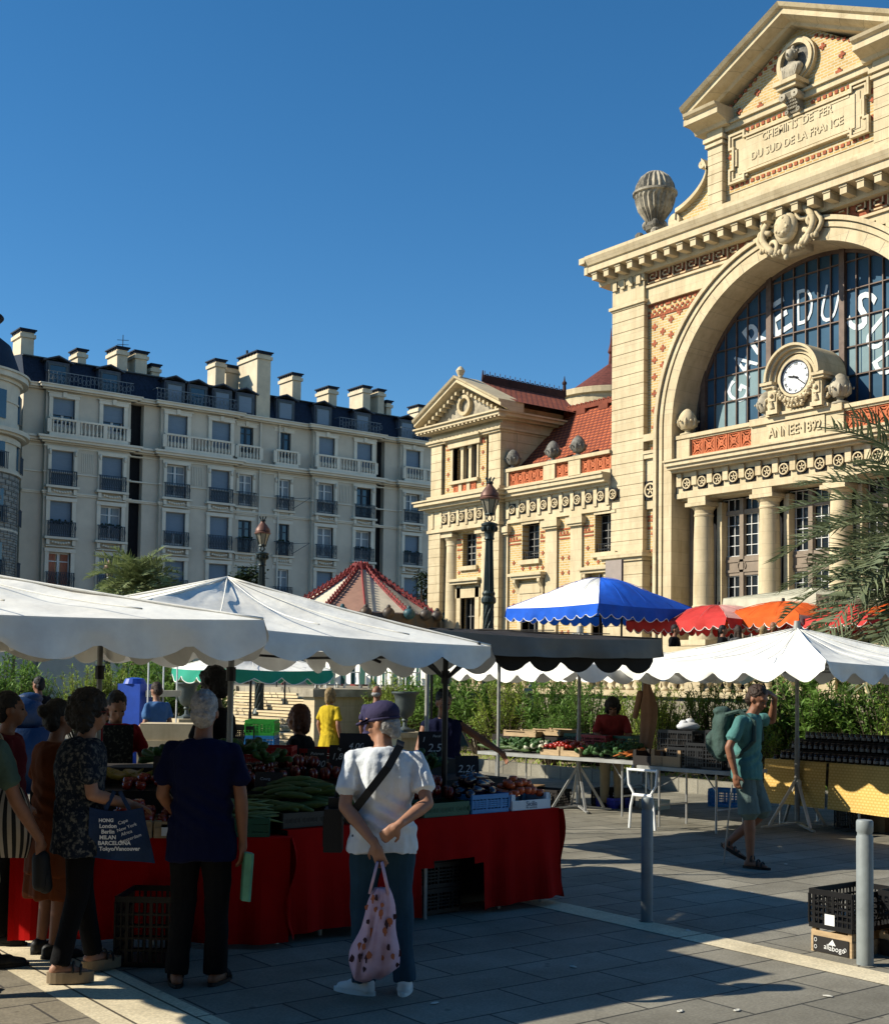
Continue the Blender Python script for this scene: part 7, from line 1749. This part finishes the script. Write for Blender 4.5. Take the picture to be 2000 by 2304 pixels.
        if kind == 'bun': h.ell(hp(0,-.12,.05), .045, .045, .045, 10, hr_)
    elif kind == 'bald': h.ell(hp(0,-.045,-.012), .077, .062, .045, 14, hr_)
    elif kind == 'cap': h.ell(hp(0,-.04,-.02), .080, .072, .062, 14, hr_); h.ell(hp(0,-.075,-.06), .055, .035, .05, 12, hr_)
    h.xf(S); remeshed(h, 'hair', hm, o, max(.007, vox*.8), 1, .006 if kind != 'curly' else .012, 45, 45)
    if kind == 'cap':
        h = MB(); h.ell(hp(0,-.008,.055), .090, .108, .078, 18, hr_); h.lathe([(.001,0),(.06,0),(.085,.004)], (0,0,0), 20)
        c_ = MB(); vs = []
        c_.ell(hp(0,-.008,.055), .090, .108, .078, 18, hr_); c_.ell(hp(0,-.008,.02), .091, .109, .02, 18, hr_)
        n_ = 12
        for (y, z, t) in ((.06,.015,0),): 
            rr = []
            for k in range(n_+1): a = R(20+140*k/n_); rr.append(hp(.085*math.cos(a), .07+.10*math.sin(a), .022-.012*math.sin(a)))
            for k in range(n_+1): a = R(20+140*k/n_); rr.append(hp(.080*math.cos(a), .04+.02*math.sin(a), .032))
            c_.add(rr+[q-V((0,0,.012)) for q in rr], [(k, k+1, n_+2+k, n_+1+k) for k in range(n_)]+[(2*n_+2+n_+1+k, 2*n_+2+n_+2+k, 2*n_+2+k+1, 2*n_+2+k) for k in range(n_)]+[(k+1, k, 2*n_+2+k, 2*n_+2+k+1) for k in range(n_)])
        c_.xf(S); c_.build('cap', 'fab_purple', o, True)
    # upper garment
    tk, tm = top; t = MB(); inf = .020
    torso(t, inf)
    if tk in ('tee', 'shirt', 'dress', 'longtee'):
        for i in (0, 1):
            s0_, e0_ = g('sho', i), g('elb', i); fr = .62 if tk != 'shirt' else .85; q = s0_.lerp(e0_, fr); t.cap(s0_-V((0,0,.014)), q, .052*fat, .062, 10); d_ = (e0_-s0_).normalized(); t.tube([q-d_*.06, q+d_*.025], [.060, .068], 12)
    hem = {'tee': -.13, 'shirt': -.13, 'longtee': -.22, 'vest': -.12, 'dress': -.40, 'apron': -.3}[tk]
    rings = []
    for f_ in (0, .35, .7, 1):
        c = pel+V((0,0,.02+(hem-.02)*f_)); k_ = 1+(.10*f_ if tk != 'dress' else .25*f_)
        rings.append([c+V(((.170*fat*wide+inf)*k_*math.cos(a), (.120*fat+inf)*k_*math.sin(a), .012*math.sin(3*a)*f_)) for a in [2*PI*k/20 for k in range(20)]])
    t.loft(rings[::-1]); t.xf(S)
    so_ = remeshed(t, {'dress':'dress','vest':'vest'}.get(tk, 'shirt'), tm, o, vox, 3, .012, 12, 5, seed=len(label))
    nn_ = [v.normal.copy() for v in so_.data.vertices]
    for v, n_v in zip(so_.data.vertices, nn_):
        c = v.co; f_ = math.exp(-((c.z/H-.60)/.07)**2); v.co = c+n_v*(.007*f_*math.sin(c.z*70+c.x*25+2*math.sin(c.x*9))+.005*math.sin(c.x*38+c.z*9)*math.exp(-((c.z/H-.72)/.06)**2))
    # lower garment
    bk_, bm_ = bot
    if bk_ in ('trousers', 'shorts', 'slim'):
        t = MB(); w_ = {'trousers': .020, 'shorts': .034, 'slim': .013}[bk_]
        rings = []
        for f_ in (0, .5, 1): c = pel+V((0,0,.06-.20*f_)); rings.append([c+V(((.160*fat*wide+.004)*math.cos(a), (.110*fat+.004)*math.sin(a), 0)) for a in [2*PI*k/18 for k in range(18)]])
        t.loft(rings[::-1])
        for i in (0, 1):
            h_, k_, a_ = g('hip', i), g('knee', i), g('ank', i)
            if bk_ == 'shorts': q = h_.lerp(k_, .93); t.cap(h_, q, .090*fat+.012, .075+w_*.5); d_ = (k_-h_).normalized(); t.tube([q-d_*.14, q+d_*.03], [.085+w_*.4, .092+w_*.4], 14)
            else: t.cap(h_, k_, .088*fat+w_*.7, .058+w_, 12); t.cap(k_, a_.lerp(k_, .08), .058+w_, .040+w_*1.2, 12); d_ = (a_-k_).normalized(); t.tube([k_.lerp(a_, .6), a_+d_*.015], [.050+w_, .046+w_*1.2], 14)
        t.xf(S); remeshed(t, bk_ if bk_ != 'slim' else 'trousers', bm_, o, vox, 4, .009 if bk_ != 'slim' else .003, 11, 6, seed=2+len(label))
    elif bk_ == 'skirt':
        t = MB(); rings = []
        for f_ in (0, .3, .6, 1):
            c = pel.lerp((g('knee',0)+g('knee',1))/2+V((0,0,-.1)), f_); k_ = 1+.3*f_
            rings.append([c+V(((.17*fat+.01)*k_*math.cos(a), (.13*fat+.01)*k_*math.sin(a), 0)) for a in [2*PI*k/20 for k in range(20)]])
        t.loft(rings[::-1]); t.xf(S); remeshed(t, 'skirt', bm_, o, vox*1.2, 4, .02, 12, 1.5)
    # shoes
    for i in (0, 1):
        a_ = g('ank', i); t_ = V(P['toe'][i]); u = t_.normalized(); sh = MB(); heel = a_+V((0,0,-.05))-t_*.25; toe = a_+t_*1.12+V((0,0,-.06)); zb = a_.z-.085
        if shoes in ('sneaker', 'shoe'):
            sh.cap(heel, a_+t_*.55+V((0,0,-.045)), .042, .043, 10); sh.cap(a_+t_*.4+V((0,0,-.05)), toe, .044, .031, 10); sh.cap(heel+V((0,0,.03)), a_+V((0,0,-.01)), .04, .042, 10); sh.xf(S)
            remeshed(sh, 'shoe', 'shoe_white' if shoes == 'sneaker' else 'sandal_black', o, .007, 2)
            so = MB(); rg = []
            for z in (zb, zb+.024): rg.append([heel.lerp(toe, .5)+u*(.145*math.cos(a))+V((-u.y, u.x, 0))*(.044*math.sin(a))+V((0,0,z-heel.lerp(toe, .5).z)) for a in [2*PI*k/20 for k in range(20)]])
            so.loft(rg); so.xf(S); so.build('sole', 'shoe_white' if shoes == 'sneaker' else 'sandal_black', o)
        elif shoes in ('sandal', 'wedge'):
            rg = []; hh = .022 if shoes == 'sandal' else .03
            for z in (zb-(.012 if shoes == 'sandal' else .035), zb+hh): rg.append([heel.lerp(toe, .5)+u*(.14*math.cos(a))+V((-u.y, u.x, 0))*(.045*math.sin(a))+V((0,0,z-heel.lerp(toe, .5).z)) for a in [2*PI*k/20 for k in range(20)]])
            sh.loft(rg); sh.xf(S); sh.build('sole', 'sandal_black' if shoes == 'sandal' else 'sole_cork', o)
            st = MB(); side = V((-u.y, u.x, 0))
            for c0, r_ in ((a_+t_*.15+V((0,0,.0)), .043), (a_+t_*.55+V((0,0,-.04)), .044), (a_+t_*.85+V((0,0,-.055)), .04)):
                pts = [c0+side*r_*math.cos(a)+V((0,0,1))*(r_*.95)*math.sin(a) for a in [PI*k/8 for k in range(-1, 10)]]
                st.tube(pts, .008, 5)
            st.xf(S); st.build('sandal_strap', 'sandal_black', o)
    o['_s'] = H/1.75
    return o
def fin(o):
    if '_s' in o: del o['_s']
    return o
# the man in the white shirt, seen from behind
pc_ = LD(-.33, 7.16); hc = H_c = 1.66
man = fin(person('person in white shirt, jeans and dark cap seen from behind, hands clasped behind', pc_, -4, hc, 'skin_fair', ('cap','hair_grey'), ('tee','fab_white'), ('trousers','fab_jeans'), 'sneaker',
    dict(neck=(0,.015,1.44), head=(-.01,.055,1.585), chest=(0,.0,1.27), sho=((-.19,-.01,1.385),(.19,-.01,1.385)), elb=((-.225,-.11,1.10),(.255,-.10,1.12)), wri=((-.05,-.225,.90),(.085,-.245,1.01)), hd=((.35,-.1,-1),(-.75,-.1,-.62)), hn=((.3,1,0),(.3,1,.2)), curl=(.55,.9),
         knee=((-.11,.02,.50),(.11,.02,.50)), ank=((-.10,-.03,.085),(.14,-.02,.085)), toe=((-.115,.075,0),(.02,.13,0))), yaw=-62, nod=8, vox=.0075, fat=1.04, wide=.98))
k_ = H_c/1.75
m = MB(); prev = None
for side, pts in ((0, [(.10,.04,1.475),(.09,-.07,1.45),(.02,-.148,1.33),(-.08,-.165,1.20),(-.17,-.125,1.08),(-.215,-.03,1.0)]),):
    for a, b in zip(pts, pts[1:]): m.bar(Vector(a)*k_, Vector(b)*k_, .045, .008, (0,-1,0))
m.build('bag_strap', 'strap_black', man)
q = man.matrix_world if False else None
def onp(o, loc, face, v, H): 
    rz = TH-PI/2-R(face); v = Vector(v)*(H/1.75); return Vector((loc[0]+v.x*math.cos(rz)-v.y*math.sin(rz), loc[1]+v.x*math.sin(rz)+v.y*math.cos(rz), v.z))
w0 = onp(man, pc_, -4, (-.29, .06, .82), H_c)
m = MB(); m.box(-.05,.05,-.08,.08,0,.24); m.box(-.056,-.05,-.06,.06,.03,.2); m.tube([(0,0,.24),(.02,0,.36)], .012, 6); m.box(-.03,.03,-.03,.03,.2,.3); o = m.build('shoulder_bag', 'strap_black'); o.location = w0; o.rotation_euler = (0,0,TH-PI/2); tag(o, 'small black shoulder bag at the left hip of the man in the white shirt', 'bag')
# pink carrier bag in his hand
M('bag_pink', (.52,.34,.44), .6, .14, 16, col2=(.60,.42,.52)); M('bag_print_dark', (.05,.02,.03), .7); M('bag_print_orange', (.42,.13,.06), .7)
hw = onp(man, pc_, -4, (-.02, -.245, .80), H_c)
bag = thing('carrier_bag', 'pink bag printed with orange and dark figures hanging from the clasped hands', 'bag', hw, TH-PI/2)
m = MB(); rings = []; NB = 26
def bagR(t, a):
    w_ = .040+.088*min(1, t*1.35)**.9+.008*math.sin(9*t); d_ = .028+.045*min(1, t*1.6); z = -.14-.44*t; sk_ = -.035*t+.015
    return Vector((sk_+w_*math.cos(a)*(1+.06*math.sin(5*a+6*t)), d_*math.sin(a)*(1+.22*math.sin(8*a+3*t)+.1*math.sin(13*a+9*t)), z+.035*math.cos(a*2+1)*t*t+.02*math.sin(3*a)*t))
for i in range(15): rings.append([bagR(i/14, 2*PI*j/NB) for j in range(NB)])
rings.append([bagR(1, 2*PI*j/NB)*.55+Vector((-.01,0,-.30)) for j in range(NB)]); m.loft(rings)
for s_ in (-1, 1):
    for e in (-.02, .02): m.bar((s_*.052, e, -.17), (s_*.012, e*.6, .0), .022, .012)
o = m.build('body', 'bag_pink', bag, True)
random.seed(12)
pd, po_ = MB(), MB()
for k in range(26):
    t = random.uniform(.10,.97); a = random.uniform(PI*1.05, PI*1.95); c = bagR(t, a); nrm = Vector((math.cos(a)*.3, -1, 0)).normalized(); u = Vector((1,0,0)); tgt = pd if k % 2 else po_
    base = c+nrm*.007; sz = random.uniform(.011,.019); pts_ = [base+Vector((sz*math.cos(2*PI*j/7)*random.uniform(.5,1.2), -.001, sz*1.4*math.sin(2*PI*j/7)*random.uniform(.6,1.2))) for j in range(7)]
    tgt.add(pts_, [tuple(range(7))]); 
    if k % 3 == 0: tgt.add([base+Vector((-.004,0,-.03)), base+Vector((.004,0,-.03)), base+Vector((.006,0,0)), base+Vector((-.006,0,0))], [(0,1,2,3)])
pd.build('dark_print', 'bag_print_dark', bag); po_.build('orange_print', 'bag_print_orange', bag)

# grey-haired man in navy
pg_ = LD(-1.37, 7.28)
gm_ = fin(person('grey-haired person in navy t-shirt seen from behind, holding a green folded bag', pg_, 0, 1.68, 'skin_tan', ('crop','hair_grey'), ('longtee','fab_navy'), ('trousers','fab_black'), 'sandal',
    dict(elb=((-.235,-.01,1.12),(.235,-.03,1.12)), wri=((-.18,.16,.98),(.245,.02,.84)), hd=((.3,.8,-.3),(0,.05,-1)), head=(0,.02,1.61), sho=((-.185,-.01,1.40),(.185,-.01,1.40)), ank=((-.12,-.03,.085),(.10,.02,.085))), vox=.0085, fat=1.04, wide=1.0))
q = onp(None, pg_, 0, (.25, .0, .50), 1.68); M('bag_green', (.12,.36,.22), .6, .15, 8)
m = MB(); rings = []
for i in range(9):
    t = i/8; rings.append([Vector((.02*t+.026*math.cos(a)*(1+.3*math.sin(4*a)), .06*math.sin(a)*(1-.15*t), .27*(1-t)-.0)) for a in [2*PI*j/12 for j in range(12)]])
m.loft(rings); o = m.build('folded_bag', 'bag_green', None, False, True); o.location = q; o.rotation_euler = (0, .12, TH-PI/2+.5); tag(o, 'green folded shopping bag held low by the grey-haired man in navy', 'bag')
# woman in floral blouse
pw = LD(-2.10, 7.40); Hw = 1.63
wo = fin(person('person with dark curly hair, glasses, floral blouse and dark slim trousers, reaching over the tomatoes', pw, 62, Hw, 'skin_fair', ('curly','hair_black'), ('longtee','fab_floral'), ('slim','fab_black'), 'wedge',
    dict(elb=((-.22,.03,1.13),(.235,.02,1.12)), wri=((-.10,.25,1.05),(.17,.27,1.04)), hd=((.2,1,-.1),(-.1,1,-.15)), hn=((0,-.1,-1),(0,-.1,-1)), knee=((-.10,.05,.50),(.10,-.02,.50)), ank=((-.12,.13,.10),(.12,-.12,.10)), head=(0,.05,1.615), neck=(0,.01,1.45)), yaw=8, nod=6, vox=.0085, fat=1.15, z0=.03))
rzw = TH-PI/2-R(62); hm_ = Matrix.Scale(Hw/1.75, 4)
m = MB(); hy = Matrix.Rotation(R(-8), 3, 'Z')
for s_ in (-1, 1):
    c0 = Vector((0,.05,1.615))+hy @ Vector((s_*.032, .102, 0)); 
    for k in range(12): a, b = 2*PI*k/12, 2*PI*(k+1)/12; m.bar(c0+hy @ Vector((.026*math.cos(a),0,.021*math.sin(a))), c0+hy @ Vector((.026*math.cos(b),0,.021*math.sin(b))), .005)
    m.bar(c0+hy @ Vector((s_*.026,0,.004)), Vector((0,.05,1.615))+hy @ Vector((s_*.078,.0,.0)), .005)
m.xf(hm_); m.build('glasses', 'glasses_red', wo)
tb_ = onp(None, pw, 62, (.27, .16, .74), Hw)
M('tote_blue', (.008,.03,.09), .8, .12, 5, bump=.3)
tote = thing('tote_bag', 'dark blue tote bag printed with white city names on the arm of the curly-haired woman', 'bag', (tb_.x, tb_.y, tb_.z+.03), TH-PI/2+.12)
m = MB(); Nn = 14
def tp(u, v, s_): return Vector(((u-.5)*.40+.10*(v)*(u), -.012*s_-.028*s_*math.sin(PI*u)*math.sin(PI*min(1, v*1.1))-.02*math.sin(u*7+v*5)*(.3+v), .38*(1-v)-.03*math.sin(PI*u)*(1-v)-.05*u*v))
for s_ in (-1, 1):
    for i in range(Nn):
        for j in range(Nn):
            a, b, c, d = tp(i/Nn, (j+1)/Nn, s_), tp((i+1)/Nn, (j+1)/Nn, s_), tp((i+1)/Nn, j/Nn, s_), tp(i/Nn, j/Nn, s_)
            m.add([a,b,c,d] if s_ == 1 else [d,c,b,a], [(0,1,2,3)])
m.build('body', 'tote_blue', tote, True)
m = MB(); m.bar((-.08,0,.36), (-.02,.02,.50), .03, .006, (0,1,0)); m.bar((.10,0,.36), (.02,.02,.50), .03, .006, (0,1,0)); m.build('handle', 'tote_blue', tote)
for i, (s_, sz, dx) in enumerate((('HONG', .036, -.065), ('London', .042, -.05), ('Berlin', .042, -.05), ('MILAN', .042, -.05), ('BARCELONA', .042, -.0), ('Tokyo/Vancouver', .042, .04))):
    text(s_, sz, .001, 'printed_words', 'label_white', tote, (dx+.0, -.062, .285-.043*i), (PI/2, 0, 0), bold=.0012)
for i, (s_, dx) in enumerate((('Cape', .06), ('New York', .09), ('Africa', .09), ('Amsterdam', .12))):
    text(s_, .036, .001, 'printed_words', 'label_white', tote, (dx, -.062, .275-.042*i), (PI/2, -.35, 0))
tote.scale = (.74,.74,.74)
# left edge group
pa = LD(-2.80, 7.62)
fin(person('person in a cream t-shirt and khaki shorts cut off by the left edge', pa, 45, 1.74, 'skin_tan', ('short','hair_black'), ('tee','fab_cream'), ('shorts','fab_khaki'), 'shoe',
    dict(elb=((-.25,0,1.12),(.26,.03,1.13)), wri=((-.15,.2,1.0),(.22,.22,.98)), ank=((-.12,-.1,.085),(.12,.1,.085))), vox=.010, fat=1.2))
pb_ = LD(-2.66, 6.95)
fin(person('nearest person at the left edge, dark green shirt, lowered arm holding a black pouch', pb_, 12, 1.74, 'skin_tan', ('short','hair_black'), ('tee','fab_green'), ('shorts','fab_khaki'), 'shoe',
    dict(neck=(0,.16,1.40), head=(0,.27,1.5), chest=(0,.08,1.24), sho=((-.18,.12,1.36),(.19,.12,1.36)), elb=((-.2,.2,1.1),(.25,.20,1.06)), wri=((-.1,.35,.95),(.33,.34,.82)), hd=((0,.3,-1),(0,.15,-1)), ank=((-.12,-.14,.085),(.10,.02,.085))), vox=.010, fat=1.1))
po2_ = LD(-2.42, 7.98)
fin(person('person with dark hair in a bun and a rust-orange dress behind the curly-haired woman', po2_, 50, 1.60, 'skin_tan', ('bun','hair_black'), ('dress','fab_orange'), ('skirt','fab_orange'), 'shoe', dict(wri=((-.15,.2,1.0),(.2,.2,1.0))), vox=.012, fat=1.1))
pp2 = LD(-2.86, 8.35)
fin(person('person with dark hair and glasses looking right, second head from the left edge', pp2, 70, 1.64, 'skin_tan', ('short','hair_black'), ('tee','fab_darkred'), ('trousers','fab_black'), 'shoe', {}, vox=.012, fat=1.1))
q = onp(None, pb_, 12, (.33, .36, .55), 1.74); m = MB(); m.cap((0,0,.02),(0,0,.16), .045, .05); m.cap((.03,0,.0),(.01,0,.14), .04, .04); o = m.build('pouch', 'strap_black', None, True); o.location = q; tag(o, 'small black pouch in the lowered hand at the left edge', 'pouch')
# striped bag of the left shopper
M('bag_stripe_light', (.45,.38,.30), .8, .1); q = LD(-2.48, 7.30)
sbg = thing('striped_bag', 'shoulder bag with thin black and cream stripes at the left edge', 'bag', (q[0], q[1], .70), TH-PI/2)
for par, mt, nm in ((0, 'bag_stripe_light', 'light_stripe'), (1, 'strap_black', 'dark_stripe')):
    m = MB()
    for i in range(34):
        if i % 2 != par: continue
        for j in range(16):
            def F(u, v): r_ = .135*math.sin(PI*min(.97, .12+v*.62))**.7; a = 2*PI*u; return Vector((r_*math.cos(a)*1.05, .06*math.sin(a)*math.sin(PI*min(.95,.15+v*.8)), .40*(1-v)))
            if i/34 <= 1: a_ = [F(i/34, (j+1)/16), F((i+1)/34, (j+1)/16), F((i+1)/34, j/16), F(i/34, j/16)]; m.add(a_, [(0,1,2,3)])
    m.build(nm, mt, sbg, True)
m = MB(); m.tube([(-.06,0,.38), (-.10,.0,.6), (-.16,.05,.74)], .006, 5); m.tube([(.06,0,.38), (.03,.0,.55), (-.1,.05,.72)], .006, 5); m.build('handle', 'sole_cork', sbg)
# vendors behind the stall
fin(person('vendor in a red t-shirt and patterned dark apron, looking down at the produce', LD(-2.62, 10.1), 150, 1.66, 'skin_fair', ('short','hair_black'), ('tee','fab_red'), ('trousers','fab_black'), 'shoe', dict(neck=(0,.04,1.44), head=(0,.09,1.58), elb=((-.25,.05,1.15),(.25,.05,1.15)), wri=((-.16,.25,1.02),(.2,.26,1.0))), nod=25, vox=.012))
m = MB(); m.box(-.12,.12,-.006,.006,.75,1.36); o = m.build('apron', 'fab_apron'); q = onp(None, LD(-2.62, 10.1), 150, (0,.155,0), 1.66); o.location = (q.x, q.y, 0); o.rotation_euler = (0,0,TH-PI/2-R(150)); tag(o, 'dark patterned apron worn by the vendor in red', 'apron')
fin(person('tall vendor with dark skin and thick black hair in a black top, facing left', LD(-1.80, 10.0), -75, 1.82, 'skin_dark', ('afro','hair_black'), ('tee','fab_black'), ('trousers','fab_black'), 'shoe', dict(elb=((-.24,.05,1.14),(.24,.05,1.14)), wri=((-.18,.26,1.06),(.2,.26,1.04))), nod=12, vox=.011))
fin(person('person with short auburn hair in a dark top, facing left behind the stall', LD(-1.20, 10.6), -80, 1.53, 'skin_tan', ('bob','hair_auburn'), ('tee','fab_black'), ('trousers','fab_black'), 'shoe', {}, vox=.012))
fin(person('vendor in a dark navy vest reaching to the right behind the chalkboards', LD(.0, 12.3), 165, 1.66, 'skin_tan', ('short','hair_black'), ('vest','fab_navy'), ('trousers','fab_black'), 'shoe', dict(elb=((-.38,.05,1.25),(.26,.02,1.13)), wri=((-.56,.18,1.12),(.2,.22,1.0)), hd=((-.5,.4,-.7),(0,.5,-1))), nod=18, vox=.011, fat=1.1))
m = MB(); m.box(-.03,.03,-.004,.004,0,.22); o = m.build('receipt_pad', 'label_white'); q = onp(None, LD(.0, 12.3), 165, (.02,.16,1.0), 1.66); o.location = q; o.rotation_euler = (0,.15,TH-PI/2-R(165)); tag(o, 'pale paper strip on the chest of the vendor in the navy vest', 'paper')
fin(person('person in a yellow dress with a blonde bob before the stone steps', LD(-1.78, 20.0), 40, 1.60, 'skin_fair', ('bob','hair_blond'), ('dress','fab_yellow'), ('skirt','fab_yellow'), 'shoe', {}, vox=.014))
fin(person('balding white-haired person in a dark purple top, just behind the man in the cap', LD(-1.0, 19.0), 15, 1.66, 'skin_tan', ('bald','hair_grey'), ('tee','fab_purple'), ('trousers','fab_black'), 'shoe', {}, vox=.014, fat=1.2))
fin(person('seller in a red shirt bending over the vegetable table under the dark canopy', LD(2.36, 17.75), 185, 1.62, 'skin_tan', ('curly','hair_black'), ('shirt','fab_redshirt'), ('trousers','fab_khaki'), 'shoe', dict(chest=(0,.07,1.25), neck=(0,.14,1.40), head=(0,.23,1.52), sho=((-.18,.1,1.36),(.18,.1,1.36)), elb=((-.25,.2,1.12),(.25,.2,1.12)), wri=((-.06,.34,1.0),(.06,.34,1.0)), hd=((0,1,-.3),(0,1,-.3))), nod=30, vox=.013, fat=1.1))
fin(person('distant person in a black t-shirt at the far left beside the blue sheeting', LD(-6.25, 19.6), -60, 1.72, 'skin_tan', ('short','hair_black'), ('tee','fab_black'), ('trousers','fab_black'), 'shoe', dict(wri=((-.1,.32,1.1),(.1,.32,1.1))), vox=.016))
fin(person('distant person in a blue work coat beside the blue cabinet', LD(-4.2, 18.6), -50, 1.66, 'skin_fair', ('short','hair_brown'), ('longtee','fab_blue'), ('trousers','fab_blue'), 'shoe', dict(wri=((-.15,.3,1.0),(.15,.3,1.0))), nod=20, vox=.016))
# people on the terrace
for px, dep, Hh, sk_, hr2, tp_, fc, l_ in ((1741, 29.6, 1.76, 'skin_tan', ('bald','hair_grey'), 'fab_grey', 190, 'bald person among the people under the red parasols on the terrace'), (1720, 28.6, 1.60, 'skin_fair', ('bob','hair_blond'), 'fab_cream', 60, 'blonde person in front of the bald one on the terrace'), (1662, 29.0, 1.62, 'skin_fair', ('long','hair_brown'), 'fab_grey', -20, 'person with long light brown hair seen from behind on the terrace'), (1628, 28.4, 1.60, 'skin_tan', ('short','hair_black'), 'fab_black', 100, 'dark-haired person in black under the red parasol on the terrace'), (1520, 27.6, 1.56, 'skin_tan', ('short','hair_black'), 'fab_black', 120, 'dark silhouette with a round head standing left under the red parasol'), (1835, 28.0, 1.70, 'skin_tan', ('short','hair_brown'), 'fab_darkred', 200, 'person in dark red below the palm fronds on the terrace')):
    fin(person(l_, LD((px-1000)/2854*dep, dep), fc, Hh, sk_, hr2, ('tee', tp_), ('trousers','fab_black'), 'shoe', {}, vox=.018, z0=TZ))
# walking man
pk_ = LD(2.93, 12.25); Hk = 1.77
wk = fin(person('walking person in a teal t-shirt and grey-green shorts with one hand raised to the forehead', pk_, 118, Hk, 'skin_tan', ('short','hair_brown'), ('tee','fab_teal'), ('shorts','fab_greyteal'), 'sandal',
    dict(pel=(0,.0,.96), chest=(0,.0,1.27), neck=(0,.03,1.45), head=(0,.10,1.59), sho=((-.19,.0,1.40),(.19,-.01,1.40)), elb=((-.36,.15,1.38),(.27,-.10,1.13)), wri=((-.14,.23,1.60),(.25,-.04,.88)), hd=((.75,-.15,.45),(0,.1,-1)), hn=((.4,-.7,-.2),(-.8,.2,0)), curl=(.5,.7),
         knee=((-.09,.12,.50),(.10,.05,.50)), ank=((-.08,-.20,.20),(.10,.06,.085)), toe=((0,.12,-.06),(.02,.14,0))), yaw=18, nod=26, vox=.009, fat=.98))
bp_ = onp(None, pk_, 118, (0, -.24, 1.02), Hk)
bpk = thing('backpack', 'grey-green backpack on the back of the walking man', 'backpack', (bp_.x, bp_.y, bp_.z), TH-PI/2-R(118)); M('pack_green', (.035,.07,.06), .8, .2, 6, bump=.4)
m = MB(); m.cap((0,0,.08), (0,.02,.36), .12, .11); m.cap((-.07,.02,.06), (-.06,.03,.36), .09, .08); m.cap((.07,.02,.06), (.06,.03,.36), .09, .08); m.ell((0,-.10,.14), .10, .06, .12, 12); m.ell((0,0,.45), .11, .09, .05, 12)
remeshed(m, 'body', 'pack_green', bpk, .012, 3, .012, 12, 8)
m = MB()
for s_ in (-1, 1): m.tube([(s_*.09,.06,.42), (s_*.12,.20,.46), (s_*.13,.345,.36), (s_*.15,.35,.18), (s_*.16,.2,.02), (s_*.12,.06,.03)], .022, 6)
m.build('strap', 'pack_green', bpk)
q = onp(None, pk_, 118, (.30, -.06, 0), Hk); m = MB(); m.tube([(.0,0,.80), (-.14,-.12,.02)], .008, 6); o = m.build('walking_stick', 'steel_dull'); o.location = (q.x, q.y, 0); o.rotation_euler = (0,0,TH-PI/2-R(118)); tag(o, 'thin stick in the lowered hand of the walking man', 'stick')

for o in SC.objects:
    if 'label' in o and not 4 <= len(str(o['label']).split()) <= 16: print('LABEL LENGTH', o.name, len(str(o['label']).split()), o['label'])
